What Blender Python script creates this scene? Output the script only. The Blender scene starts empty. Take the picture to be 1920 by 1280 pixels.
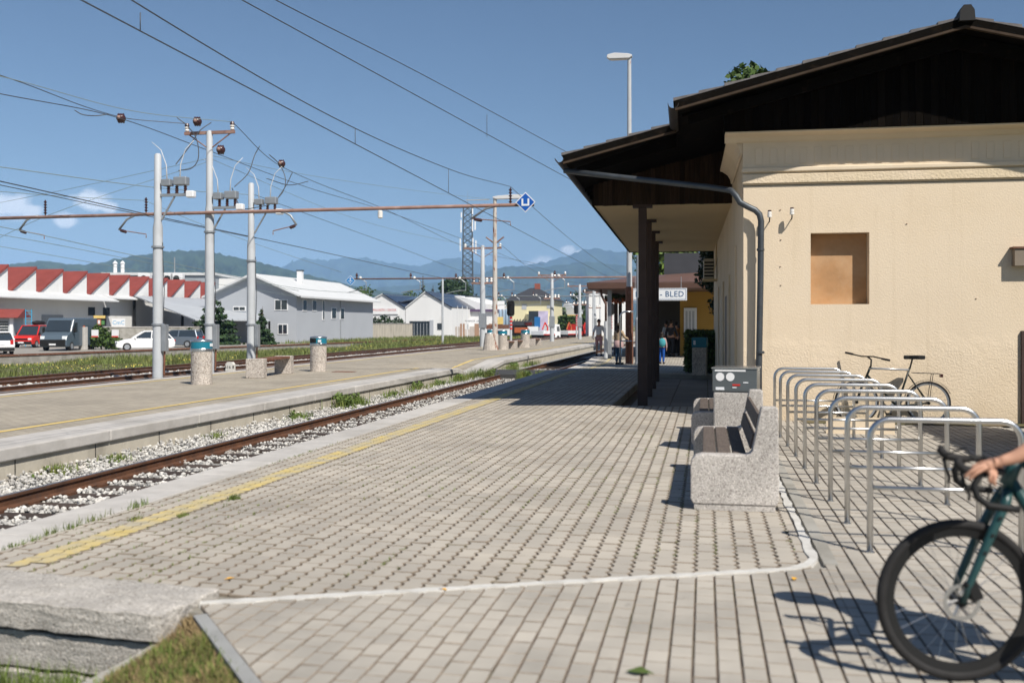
import bpy, bmesh, math, random
import numpy as np
from mathutils import Vector, Matrix, noise as mnoise
random.seed(7); RNG = np.random.default_rng(7)
SC = bpy.context.scene; COL = SC.collection
# ---------------------------------------------------------------- camera
H = 1.55; FPX = 1867.0; HY = 608.0; A = math.atan(362/1867.0); CA, SA = math.cos(A), math.sin(A)
cam = bpy.data.cameras.new('camera'); camo = bpy.data.objects.new('camera', cam); COL.objects.link(camo)
cam.sensor_width = 36; cam.lens = FPX/1920*36
camo.location = (0, 0, H); camo.rotation_euler = (math.pi/2, 0, A)
cam.shift_y = -(640-HY)/1920; cam.clip_end = 60000; cam.clip_start = .05
cam.dof.use_dof = True; cam.dof.focus_distance = 22; cam.dof.aperture_fstop = 1.8
SC.camera = camo
# ---------------------------------------------------------------- sky and sun
SAZ = Vector((.70, -.714)).normalized(); SEL = math.radians(47.5)
w = bpy.data.worlds.new('World'); SC.world = w; w.use_nodes = True
nt = w.node_tree; N = nt.nodes; L = nt.links; N.clear()
sky = N.new('ShaderNodeTexSky'); sky.sky_type = 'NISHITA'; sky.sun_disc = False
sky.sun_elevation = SEL; sky.sun_rotation = math.atan2(SAZ.x, SAZ.y)
sky.altitude = 200; sky.air_density = 1.0; sky.dust_density = 0.35; sky.ozone_density = 4.0
bg = N.new('ShaderNodeBackground'); bg.inputs[1].default_value = .060
wo = N.new('ShaderNodeOutputWorld')
def skydir(px, py):
    u = (px-960)/FPX
    return Vector((u*CA-SA, CA+u*SA, (HY-py)/FPX)).normalized()
tc = N.new('ShaderNodeTexCoord')
ns = N.new('ShaderNodeTexNoise'); ns.inputs['Scale'].default_value = 60; ns.inputs['Detail'].default_value = 7; ns.inputs['Roughness'].default_value = .6
mp = N.new('ShaderNodeMapping'); mp.inputs['Scale'].default_value = (1, 1, 1.5)
L.new(tc.outputs['Generated'], mp.inputs[0]); L.new(mp.outputs[0], ns.inputs['Vector'])
prev = None
def math_node(op, a, b=None, cl=False):
    n = N.new('ShaderNodeMath'); n.operation = op; n.use_clamp = cl
    for i, v in enumerate((a, b)):
        if v is None: continue
        if isinstance(v, (int, float)): n.inputs[i].default_value = v
        else: L.new(v, n.inputs[i])
    return n.outputs[0]
for px, py, r in ((22, 388, .030), (55, 396, .018), (172, 378, .024), (203, 388, .014), (120, 412, .018), (1066, 468, .013), (1084, 476, .011), (1018, 494, .018), (1000, 498, .013), (-120, 400, .05), (-260, 380, .04), (2150, 420, .05), (2400, 380, .06), (1320, 520, .02)):
    d = skydir(px, py)
    vd = N.new('ShaderNodeVectorMath'); vd.operation = 'SUBTRACT'; L.new(tc.outputs['Generated'], vd.inputs[0]); vd.inputs[1].default_value = d
    vs = N.new('ShaderNodeVectorMath'); vs.operation = 'MULTIPLY'; L.new(vd.outputs[0], vs.inputs[0]); vs.inputs[1].default_value = (1, 1, 1.6)
    vl = N.new('ShaderNodeVectorMath'); vl.operation = 'LENGTH'; L.new(vs.outputs[0], vl.inputs[0])
    m = math_node('SUBTRACT', 1.0, math_node('DIVIDE', vl.outputs['Value'], r), True)
    prev = m if prev is None else math_node('MAXIMUM', prev, m)
cm = math_node('MULTIPLY', math_node('SUBTRACT', math_node('ADD', prev, math_node('MULTIPLY', ns.outputs[0], 1.1)), .80), 2.6, True)
cm = math_node('MULTIPLY', cm, math_node('MULTIPLY', prev, 5.0, True))
mx = N.new('ShaderNodeMix'); mx.data_type = 'RGBA'
L.new(math_node('MULTIPLY', cm, .8), mx.inputs[0]); L.new(sky.outputs[0], mx.inputs[6]); mx.inputs[7].default_value = (15.5, 15.7, 16, 1)
L.new(mx.outputs[2], bg.inputs[0]); L.new(bg.outputs[0], wo.inputs[0])
sl = bpy.data.lights.new('sun', 'SUN'); sl.energy = 4.6; sl.angle = math.radians(.53); sl.color = (1, .945, .86)
so = bpy.data.objects.new('sun', sl); COL.objects.link(so)
LD = Vector((-SAZ.x*math.cos(SEL), -SAZ.y*math.cos(SEL), -math.sin(SEL)))
so.rotation_euler = LD.to_track_quat('-Z', 'Y').to_euler(); so.location = (20, -20, 30)
SC.view_settings.view_transform = 'Standard'; SC.view_settings.look = 'None'
SC.view_settings.exposure = 0.45; SC.view_settings.gamma = 1; SC.view_settings.use_curve_mapping = False
SC.cycles.use_denoising = True; SC.cycles.max_bounces = 6; SC.cycles.diffuse_bounces = 3; SC.cycles.glossy_bounces = 3
SC.cycles.volume_bounces = 0; SC.cycles.transparent_max_bounces = 6; SC.cycles.sample_clamp_indirect = 6
HAZE = 1.1e-4
# ---------------------------------------------------------------- pixel to place
def D(px, py, z=0.0):
    u = (px-960)/FPX; d = (H-z)*FPX/(py-HY); return Vector(((u*CA-SA)*d, (CA+u*SA)*d, z))
def AY(px, py, Y):
    u = (px-960)/FPX; d = Y/(CA+u*SA); return Vector(((u*CA-SA)*d, Y, H+(HY-py)*d/FPX))
def AX(px, py, X):
    u = (px-960)/FPX; d = X/(u*CA-SA); return Vector((X, (CA+u*SA)*d, H+(HY-py)*d/FPX))
def Q(px, py, d):
    u = (px-960)/FPX; return Vector(((u*CA-SA)*d, (CA+u*SA)*d, H+(HY-py)*d/FPX))
# ---------------------------------------------------------------- object helpers
class MB:
    def __init__(s): s.v = []; s.f = []
    def add(s, vs, fs):
        o = len(s.v); s.v += [tuple(v) for v in vs]; s.f += [tuple(i+o for i in f) for f in fs]; return s
    def box(s, x0, x1, y0, y1, z0, z1):
        return s.add([(x0,y0,z0),(x1,y0,z0),(x1,y1,z0),(x0,y1,z0),(x0,y0,z1),(x1,y0,z1),(x1,y1,z1),(x0,y1,z1)],
                     [(3,2,1,0),(4,5,6,7),(0,1,5,4),(1,2,6,5),(2,3,7,6),(3,0,4,7)])
    def cbox(s, c, sz, rz=0, M=None):
        o = len(s.v); a, b, c2 = sz[0]/2, sz[1]/2, sz[2]/2; s.box(-a,a,-b,b,-c2,c2)
        R = Matrix.Rotation(rz, 3, 'Z') if M is None else M
        for i in range(o, len(s.v)): s.v[i] = tuple(R @ Vector(s.v[i]) + Vector(c))
        return s
    def tube(s, pts, r, n=8, caps=True, r2=None):
        pts = [Vector(p) for p in pts]; k = len(pts); o = len(s.v); up = None
        for i, p in enumerate(pts):
            t = (pts[min(i+1, k-1)]-pts[max(i-1, 0)]).normalized()
            if up is None:
                up = Vector((0,0,1)) if abs(t.z) < .9 else Vector((1,0,0))
            x = t.cross(up).normalized(); y = x.cross(t).normalized(); up = y
            ri = (r if r2 is None else r+(r2-r)*i/max(k-1,1)) if not isinstance(r, (list, tuple)) else r[i]
            for j in range(n):
                an = 2*math.pi*j/n; s.v.append(tuple(p+x*math.cos(an)*ri+y*math.sin(an)*ri))
        for i in range(k-1):
            for j in range(n):
                a = o+i*n+j; b = o+i*n+(j+1) % n; s.f.append((a, b, b+n, a+n))
        if caps:
            s.f.append(tuple(o+j for j in range(n))[::-1]); s.f.append(tuple(o+(k-1)*n+j for j in range(n)))
        return s
    def lathe(s, prof, c=(0,0,0), n=16, caps=True):
        o = len(s.v); k = len(prof)
        for r, z in prof:
            for j in range(n):
                an = 2*math.pi*j/n; s.v.append((c[0]+r*math.cos(an), c[1]+r*math.sin(an), c[2]+z))
        for i in range(k-1):
            for j in range(n):
                a = o+i*n+j; b = o+i*n+(j+1) % n; s.f.append((a, b, b+n, a+n))
        if caps:
            s.f.append(tuple(o+j for j in range(n))[::-1]); s.f.append(tuple(o+(k-1)*n+j for j in range(n)))
        return s
    def prism(s, poly, h0, h1, axis='z'):
        # poly of 2D points; axis z: (x,y), axis y: (x,z), axis x: (y,z)
        n = len(poly)
        def P(p, h): return {'z': (p[0],p[1],h), 'y': (p[0],h,p[1]), 'x': (h,p[0],p[1])}[axis]
        o = len(s.v); s.v += [P(p, h0) for p in poly]+[P(p, h1) for p in poly]
        s.f.append(tuple(o+i for i in range(n))[::-1]); s.f.append(tuple(o+n+i for i in range(n)))
        for i in range(n): s.f.append((o+i, o+(i+1) % n, o+n+(i+1) % n, o+n+i))
        return s
    def ball(s, c, r, n=8, m=5, sc=(1,1,1)):
        prof = []
        o = len(s.v)
        for i in range(m+1):
            t = math.pi*i/m
            for j in range(n):
                an = 2*math.pi*j/n
                s.v.append((c[0]+sc[0]*r*math.sin(t)*math.cos(an), c[1]+sc[1]*r*math.sin(t)*math.sin(an), c[2]-sc[2]*r*math.cos(t)))
        for i in range(m):
            for j in range(n):
                a = o+i*n+j; b = o+i*n+(j+1) % n; s.f.append((a, b, b+n, a+n))
        return s
    def build(s, name, mat, parent=None, smooth=False, bevel=0, world=False, fix=True, loc=None, label=None):
        me = bpy.data.meshes.new(name)
        vs = s.v
        if world and parent is not None:
            off = Vector((0,0,0)); q = parent
            while q: off += q.location; q = q.parent
            vs = [(v[0]-off.x, v[1]-off.y, v[2]-off.z) for v in vs]
        me.from_pydata(vs, [], s.f); me.update()
        if fix:
            bm = bmesh.new(); bm.from_mesh(me); bmesh.ops.remove_doubles(bm, verts=bm.verts, dist=1e-5)
            bmesh.ops.recalc_face_normals(bm, faces=bm.faces); bm.to_mesh(me); bm.free()
        if smooth: me.shade_smooth()
        o = bpy.data.objects.new(name, me); COL.objects.link(o)
        if mat: me.materials.append(mat)
        if parent: o.parent = parent
        if loc is not None: o.location = loc
        if bevel:
            b = o.modifiers.new('bevel', 'BEVEL'); b.width = bevel; b.segments = 2; b.limit_method = 'ANGLE'; b.angle_limit = .6
        if smooth == 'auto':
            pass
        if label: o['label'] = label
        return o
def tag(o, label, cat, group=None):
    o['label'] = label; o['category'] = cat
    if group: o['group'] = group
    return o
def struct(o, kind='structure', label=None, cat=None):
    o['kind'] = kind
    if label: o['label'] = label
    if cat: o['category'] = cat
    return o
def thing(name, label, cat, loc=(0,0,0), rz=0, group=None):
    o = bpy.data.objects.new(name, None); COL.objects.link(o); o.location = loc; o.rotation_euler = (0,0,rz); o.empty_display_size = .2
    return tag(o, label, cat, group)
def dup(root, loc=None, rz=None, label=None, parent=None):
    c = root.copy(); COL.objects.link(c); c.parent = parent
    if loc is not None: c.location = loc
    if rz is not None: c.rotation_euler = (0,0,rz)
    if label: c['label'] = label
    for ch in root.children: dup(ch, parent=c)
    return c
def text_mesh(txt, size, name, mat, parent, loc, rot, ext=.004, spacing=1.0, align='CENTER', sx=1.0):
    cu = bpy.data.curves.new(name, 'FONT'); cu.body = txt; cu.size = size; cu.extrude = ext; cu.align_x = align; cu.align_y = 'CENTER'; cu.resolution_u = 2; cu.space_character = spacing
    t = bpy.data.objects.new('tmp', cu); COL.objects.link(t)
    bpy.context.view_layer.update()
    me = bpy.data.meshes.new_from_object(t.evaluated_get(bpy.context.evaluated_depsgraph_get()))
    bpy.data.objects.remove(t)
    me.materials.clear(); me.materials.append(mat)
    o = bpy.data.objects.new(name, me); COL.objects.link(o); o.parent = parent; o.location = loc; o.rotation_euler = rot; o.scale = (sx, 1, 1)
    return o
# ---------------------------------------------------------------- materials
def mat(name, col, rough=.8, var=.12, scale=3.0, bump=0, bscale=60, metal=0, col2=None, mix=.5, mscale=2.0, mdetail=6, sharp=.15, spec=.3, stretch=None, trans=0, world=False, spots=None, emit=None, estr=1, rnd=0, attr=False, bdist=.01):
    m = bpy.data.materials.new(name); m.use_nodes = True; t = m.node_tree; n = t.nodes; l = t.links
    b = n['Principled BSDF']; b.inputs['Roughness'].default_value = rough; b.inputs['Metallic'].default_value = metal
    b.inputs['Specular IOR Level'].default_value = spec
    if trans: b.inputs['Transmission Weight'].default_value = trans
    tcx = n.new('ShaderNodeTexCoord'); vec = tcx.outputs['Object']
    if world:
        vec = n.new('ShaderNodeNewGeometry').outputs['Position']
    if stretch:
        mpn = n.new('ShaderNodeMapping'); mpn.inputs['Scale'].default_value = stretch; l.new(vec, mpn.inputs[0]); vec = mpn.outputs[0]
    def noise(sc, det=5, ro=.55):
        q = n.new('ShaderNodeTexNoise'); q.inputs['Scale'].default_value = sc; q.inputs['Detail'].default_value = det; q.inputs['Roughness'].default_value = ro
        l.new(vec, q.inputs['Vector']); return q.outputs['Fac']
    def ramp(fac, lo, hi):
        q = n.new('ShaderNodeMapRange'); q.inputs['From Min'].default_value = lo; q.inputs['From Max'].default_value = hi; l.new(fac, q.inputs[0]); return q.outputs[0]
    def mixc(fac, c1, c2, mode='MIX'):
        q = n.new('ShaderNodeMix'); q.data_type = 'RGBA'; q.blend_type = mode
        if isinstance(fac, (int, float)): q.inputs[0].default_value = fac
        else: l.new(fac, q.inputs[0])
        for i, c in ((6, c1), (7, c2)):
            if isinstance(c, (tuple, list)): q.inputs[i].default_value = (*c[:3], 1)
            else: l.new(c, q.inputs[i])
        return q.outputs[2]
    c = tuple(col)
    if var:
        f = ramp(noise(scale), .25, .75)
        c = mixc(f, tuple(x*(1-var) for x in col), tuple(min(1, x*(1+var)) for x in col))
    if col2 is not None:
        f2 = ramp(noise(mscale, mdetail, .6), 1-mix-sharp, 1-mix+sharp); c = mixc(f2, c, tuple(col2))
    if spots:
        for ssc, lo, hi, k in ((5.5,.66,.74,.55),(.45,.48,.72,.5),(26,.70,.76,.5)):
            f3 = ramp(noise(ssc, 5, .6), lo, hi); q3 = n.new('ShaderNodeMath'); q3.operation = 'MULTIPLY'; q3.use_clamp = True; l.new(f3, q3.inputs[0]); q3.inputs[1].default_value = k; c = mixc(q3.outputs[0], c, tuple(spots))
    if rnd or attr:
        if attr:
            at = n.new('ShaderNodeAttribute'); at.attribute_name = 'var'; fac = at.outputs['Fac']
            oi = n.new('ShaderNodeObjectInfo'); ad = n.new('ShaderNodeMath'); ad.operation = 'ADD'; l.new(fac, ad.inputs[0]); l.new(oi.outputs['Random'], ad.inputs[1])
            fr = n.new('ShaderNodeMath'); fr.operation = 'FRACT'; l.new(ad.outputs[0], fr.inputs[0]); fac = fr.outputs[0]
        else:
            oi = n.new('ShaderNodeObjectInfo'); fac = oi.outputs['Random']
        k = rnd or .15
        g = mixc(fac, (1-k, 1-k, 1-k), (1+k, 1+k*.95, 1+k*.8))
        c = mixc(1.0, c, g, 'MULTIPLY')
    if isinstance(c, tuple): b.inputs['Base Color'].default_value = (*c, 1)
    else: l.new(c, b.inputs['Base Color'])
    if bump:
        bp = n.new('ShaderNodeBump'); bp.inputs['Strength'].default_value = bump; bp.inputs['Distance'].default_value = bdist
        l.new(noise(bscale, 4), bp.inputs['Height']); l.new(bp.outputs[0], b.inputs['Normal'])
    if emit:
        b.inputs['Emission Color'].default_value = (*emit, 1); b.inputs['Emission Strength'].default_value = estr
    return m
def speckle(name, c1, c2, c3, scale=70, bump=.5):
    m = mat(name, c1, .85); t = m.node_tree; n = t.nodes; l = t.links; b = n['Principled BSDF']
    tcx = n.new('ShaderNodeTexCoord'); v = n.new('ShaderNodeTexVoronoi'); v.inputs['Scale'].default_value = scale; l.new(tcx.outputs['Object'], v.inputs['Vector'])
    r = n.new('ShaderNodeValToRGB'); r.color_ramp.interpolation = 'CONSTANT'; e = r.color_ramp.elements
    e[0].position = 0; e[0].color = (*c1, 1); e[1].position = .45; e[1].color = (*c2, 1)
    q = e.new(.8); q.color = (*c3, 1); q = e.new(.93); q.color = tuple(min(1, x*1.5) for x in c1)+(1,)
    sx = n.new('ShaderNodeSeparateColor'); l.new(v.outputs['Color'], sx.inputs[0]); l.new(sx.outputs[0], r.inputs[0])
    big = n.new('ShaderNodeTexNoise'); big.inputs['Scale'].default_value = 2.5; big.inputs['Detail'].default_value = 6; l.new(tcx.outputs['Object'], big.inputs['Vector'])
    mr = n.new('ShaderNodeMapRange'); mr.inputs[1].default_value = .3; mr.inputs[2].default_value = .7; mr.inputs[3].default_value = .78; mr.inputs[4].default_value = 1.1; l.new(big.outputs['Fac'], mr.inputs[0])
    mm = n.new('ShaderNodeVectorMath'); mm.operation = 'SCALE'; l.new(r.outputs[0], mm.inputs[0]); l.new(mr.outputs[0], mm.inputs['Scale']); l.new(mm.outputs[0], b.inputs['Base Color'])
    bp = n.new('ShaderNodeBump'); bp.inputs['Strength'].default_value = bump; bp.inputs['Distance'].default_value = .006; l.new(v.outputs['Distance'], bp.inputs['Height']); bp.invert = True; l.new(bp.outputs[0], b.inputs['Normal'])
    return m
MT = {}
MT['paver'] = mat('paver', (.455,.412,.35), .9, .10, 2.2, .35, 180, col2=(.33,.305,.268), mix=.40, mscale=1.1, sharp=.2, attr=True, rnd=.085, bdist=.004, world=True, spots=(.20,.18,.155))
MT['paver_b'] = mat('paver_b', (.425,.39,.337), .9, .10, 2.0, .35, 180, col2=(.30,.28,.245), mix=.4, mscale=.9, sharp=.2, attr=True, rnd=.075, bdist=.004, world=True, spots=(.19,.17,.15))
MT['dirty_edge'] = mat('dirty_edge', (.21,.172,.132), 1, .3, 9, .3, 60, col2=(.13,.125,.065), mix=.3, mscale=1.3, world=True)
MT['dusty_edge'] = mat('dusty_edge', (.27,.232,.19), 1, .3, 9, .3, 60, world=True)
MT['joint'] = mat('joint', (.11,.078,.055), 1, .3, 9, .4, 60, col2=(.10,.11,.045), mix=.35, mscale=1.3)
MT['coping'] = mat('coping', (.50,.475,.445), .92, .10, 5, .5, 120, col2=(.38,.36,.33), mix=.35, mscale=2.2, rnd=.06, world=True, spots=(.24,.22,.19))
MT['concrete'] = mat('concrete', (.34,.325,.29), .93, .16, 2.5, .5, 50, col2=(.20,.185,.155), mix=.42, mscale=1.6)
MT['concrete_wall'] = mat('concrete_wall', (.47,.43,.355), .93, .14, 1.8, .5, 40, col2=(.25,.22,.18), mix=.34, mscale=1.5, stretch=(1,1,.25))
MT['agg'] = speckle('aggregate', (.44,.41,.375), (.54,.505,.47), (.31,.28,.26), 100, .4)
MT['agg_far'] = speckle('aggregate_far', (.42,.375,.33), (.55,.50,.45), (.27,.23,.20), 42)
MT['plaster'] = mat('plaster', (.70,.58,.43), .95, .05, .8, .9, 26, col2=(.62,.51,.34), mix=.38, mscale=.7, bdist=.015)
MT['plaster_smooth'] = mat('plaster_smooth', (.70,.585,.435), .92, .06, 1.2, .25, 20, col2=(.62,.51,.35), mix=.35, mscale=1.0)
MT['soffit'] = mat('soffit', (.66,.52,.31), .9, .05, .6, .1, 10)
MT['dark_wood'] = mat('dark_wood', (.0055,.0042,.0032), .9, .35, 6, .3, 40, col2=(.020,.011,.006), mix=.25, mscale=4, stretch=(6,6,.6), rnd=.4, spec=.04)
MT['verge'] = mat('verge', (.006,.005,.004), .9, .3, 4, .2, 40, col2=(.03,.02,.014), mix=.28, mscale=5, spec=.04)
MT['slate'] = mat('slate', (.15,.14,.14), .85, .3, 8, .5, 60, rnd=.1)
MT['trim'] = mat('trim', (.06,.042,.03), .85, .3, 4, spec=.1)
MT['zinc'] = mat('zinc', (.085,.095,.105), .5, .2, 5, .1, 30, metal=.6, col2=(.14,.09,.07), mix=.25, mscale=6)
MT['gutter'] = mat('gutter', (.045,.042,.042), .55, .25, 5, 0, metal=.3, col2=(.09,.06,.05), mix=.3, mscale=5)
MT['board'] = mat('board', (.42,.235,.11), .7, .12, 5, .15, 60, col2=(.50,.32,.18), mix=.4, mscale=2)
MT['brown_steel'] = mat('brown_steel', (.060,.038,.032), .55, .2, 4, .1, 40, rnd=.1)
MT['steel'] = mat('steel', (.62,.62,.61), .3, .06, 10, .05, 200, metal=1)
MT['wood_slat'] = mat('wood_slat', (.125,.10,.085), .75, .25, 6, .35, 60, col2=(.075,.06,.05), mix=.4, mscale=8, stretch=(8,1,8), rnd=.12)
MT['white_paint'] = mat('white_paint', (.58,.565,.53), .9, .08, 4, .3, 60, col2=(.42,.40,.365), mix=.4, mscale=6)
MT['yellow_line'] = mat('yellow_line', (.58,.45,.17), .85, .12, 6, .2, 60, col2=(.43,.385,.29), mix=.5, mscale=3.5, sharp=.12)
MT['yellow_fresh'] = mat('yellow_fresh', (.68,.50,.17), .85, .12, 3, .1, 60, col2=(.50,.42,.25), mix=.3, mscale=4)
MT['rail_side'] = mat('rail_side', (.115,.052,.028), .8, .25, 7, .3, 60, col2=(.06,.035,.025), mix=.4, mscale=3)
MT['rail_top'] = mat('rail_top', (.34,.34,.36), .28, .15, 3, metal=.9)
MT['sleeper'] = mat('sleeper', (.065,.048,.040), .9, .3, 6, .5, 40, stretch=(1,8,8), rnd=.2)
MT['ballast_bed'] = mat('ballast_bed', (.34,.33,.31), .95, .3, 25, 1.0, 26, col2=(.18,.165,.15), mix=.35, mscale=18, bdist=.05)
MT['stone'] = mat('stone', (.47,.46,.445), .9, .25, 6, .3, 60, attr=True, rnd=.42, col2=(.25,.20,.16), mix=.3, mscale=1.3)
MT['asphalt'] = mat('asphalt', (.055,.055,.055), .9, .2, 8, .4, 80)
MT['yard'] = mat('yard', (.30,.28,.25), .95, .2, .5, .3, 10)
MT['earth'] = mat('earth', (.13,.10,.06), 1, .3, 2, .5, 20, col2=(.10,.115,.04), mix=.5, mscale=1.5)
MT['grass'] = mat('grass', (.115,.165,.035), .8, .3, 1.2, attr=True, rnd=.4, col2=(.19,.18,.055), mix=.4, mscale=.9)
MT['steel_dark'] = mat('steel_dark', (.10,.125,.15), .6, .1, 2)
MT['sunlit_board'] = mat('sunlit_board', (.030,.020,.014), .9, .35, 6, .3, 40, col2=(.06,.038,.025), mix=.35, mscale=4, stretch=(6,6,.6), rnd=.4, spec=.08)  # brown canopy boards, colour raised to stand in for sunlight on them
MT['grass_far'] = mat('grass_far', (.12,.155,.045), .8, .25, .5, attr=True, rnd=.45, col2=(.20,.19,.075), mix=.4, mscale=.35)
MT['dry_grass'] = mat('dry_grass', (.25,.185,.095), .9, .3, 3, attr=True, rnd=.35)
MT['flower_y'] = mat('flower_y', (.58,.47,.10), .7, .15, 3, attr=True, rnd=.15)
MT['flower_o'] = mat('flower_o', (.78,.40,.03), .7, .15, 3)
MT['leaf'] = mat('leaf', (.055,.095,.022), .65, .3, 2.5, attr=True, rnd=.45)
MT['leaf_dark'] = mat('leaf_dark', (.026,.048,.018), .65, .3, 2.0, attr=True, rnd=.45)
MT['leaf_light'] = mat('leaf_light', (.10,.15,.035), .65, .3, 1.5, attr=True, rnd=.4)
MT['needle'] = mat('needle', (.032,.062,.024), .7, .3, 1.5, attr=True, rnd=.45)
MT['bark'] = mat('bark', (.09,.065,.045), .95, .3, 8, .5, 30)
MT['pole'] = mat('pole', (.45,.47,.49), .55, .08, 3, .05, 40, col2=(.36,.37,.375), mix=.3, mscale=2)
MT['pole_rust'] = mat('pole_rust', (.50,.47,.43), .6, .08, 3, col2=(.26,.10,.055), mix=.42, mscale=2.2, sharp=.05, stretch=(3,3,1))
MT['lamp_rust'] = mat('lamp_rust', (.48,.49,.50), .55, .05, 3, col2=(.33,.12,.08), mix=.33, mscale=3.5, sharp=.04, stretch=(3,3,1))
MT['rusty'] = mat('rusty', (.17,.075,.045), .8, .3, 5, .2, 40, col2=(.28,.22,.19), mix=.3, mscale=4)
MT['beam'] = mat('beam', (.26,.155,.125), .75, .2, 2, .1, 30, col2=(.38,.27,.24), mix=.35, mscale=3)
MT['wire'] = mat('wire', (.10,.105,.11), .5, 0, metal=.5)
MT['wire_green'] = mat('wire_green', (.22,.27,.26), .6, 0)
MT['insulator'] = mat('insulator', (.055,.022,.022), .25, .1, 5, spec=.6)
MT['ins_white'] = mat('ins_white', (.72,.70,.66), .35, .05, 5, spec=.5)
MT['galv'] = mat('galv', (.34,.36,.38), .5, .12, 5, metal=.5)
MT['teal'] = mat('teal', (.015,.17,.245), .4, .06, 3)
MT['chrome'] = mat('chrome', (.55,.56,.58), .25, .05, 3, metal=.9)
MT['black'] = mat('black', (.012,.012,.012), .65, .1, 3)
MT['rubber'] = mat('rubber', (.022,.021,.021), .75, .25, 12, .3, 90)
MT['glass_dark'] = mat('glass_dark', (.03,.04,.05), .08, 0, spec=.8)
MT['white'] = mat('white', (.76,.76,.76), .6, .04, 1)
MT['white_wall'] = mat('white_wall', (.72,.72,.71), .9, .06, .35, .2, 8, col2=(.58,.56,.52), mix=.25, mscale=.5, stretch=(1,1,.4))
MT['grey_wall'] = mat('grey_wall', (.40,.42,.45), .9, .04, .4)
MT['grey_wall2'] = mat('grey_wall2', (.42,.44,.46), .9, .06, .3, stretch=(1,1,.2))
MT['red_roof'] = mat('red_roof', (.24,.055,.045), .7, .15, .8, col2=(.30,.11,.09), mix=.25, mscale=3)
MT['grey_roof'] = mat('grey_roof', (.42,.44,.46), .6, .06, 1)
MT['light_roof'] = mat('light_roof', (.60,.61,.61), .7, .06, 1, col2=(.5,.5,.49), mix=.3)
MT['dark_roof'] = mat('dark_roof', (.05,.052,.06), .7, .15, 2)
MT['solar'] = mat('solar', (.02,.025,.045), .25, .1, 1, spec=.6)
MT['cream'] = mat('cream', (.70,.64,.42), .9, .05, .5)
MT['ochre'] = mat('ochre', (.42,.25,.06), .9, .08, 1)
MT['brown_metal'] = mat('brown_metal', (.13,.075,.058), .5, .1, 2)
MT['sign_white'] = mat('sign_white', (.74,.76,.78), .5, .03, 2)
MT['sign_blue'] = mat('sign_blue', (.012,.10,.42), .4, .03, 2)
MT['text_blue'] = mat('text_blue', (.02,.09,.22), .5, 0)
MT['red'] = mat('red', (.55,.035,.025), .4, .05, 2)
MT['red_paint'] = mat('red_paint', (.62,.03,.022), .25, .04, 2, spec=.5)
MT['orange'] = mat('orange', (.42,.11,.04), .5, .1, 2)
MT['poster_blue'] = mat('poster_blue', (.04,.36,.60), .5, .04, 2)
MT['hill'] = mat('hill', (.038,.060,.024), 1, .6, .014, col2=(.085,.115,.045), mix=.3, mscale=.0016)
MT['mount'] = mat('mount', (.045,.068,.028), 1, .55, .006, col2=(.22,.21,.17), mix=.26, mscale=.0022, sharp=.06)
MT['skin'] = mat('skin', (.50,.27,.18), .55, .06, 8, spec=.35)
MT['hair'] = mat('hair', (.025,.017,.012), .6, .2, 20)
# ================================================================ terrain
def plane(name, poly, z, m, kind='structure', parent=None):
    mb = MB(); mb.add([(p[0], p[1], z if len(p) == 2 else p[2]) for p in poly], [tuple(range(len(poly)))])
    o = mb.build(name, m, parent, fix=False)
    if kind and parent is None: o['kind'] = kind
    return o
plane('ground', [(-13000,-350),(13000,-350),(13000,14500),(-13000,14500)], -1.6, MT['earth'])
WA, WB = Vector((-41.4,52.6)), Vector((-36.4,93.5)); WD = (WB-WA).normalized(); WN = Vector((-WD.y, WD.x))
def wl(t): return WA+WD*t       # along the loading-dock wall
YZ = -.47
yp = [wl(-90), wl(300), wl(300)+Vector((-420,60)), wl(-90)+Vector((-420,0))]
plane('yard', [(p.x-.15, p.y) for p in yp], YZ, MT['yard'])
# meadow strip falling from the tracks to the dock wall
mb = MB(); n = 60
for i in range(n+1):
    t = -90+i*6.5; q = wl(t); y = q.y
    for k, f in enumerate((0,.25,.5,.75,1)):
        x = -23.3+(q.x+.1+23.3)*f; mb.v.append((x, y, -.34-.70*f**1.5+.07*mnoise.noise((x*.3, y*.3, 0))))
for i in range(n):
    for k in range(4): a = i*5+k; mb.f.append((a, a+1, a+6, a+5))
struct(mb.build('meadow', MT['earth'], smooth=True))
# right and far hinterland
plane('hinterland', [(-25,100),(60,100),(260,700),(-260,700),(wl(300).x, wl(300).y)], -.75, mat('rough_ground',(.20,.19,.11),1,.25,.3,.4,6,col2=(.14,.17,.06),mix=.5,mscale=.12))
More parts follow.
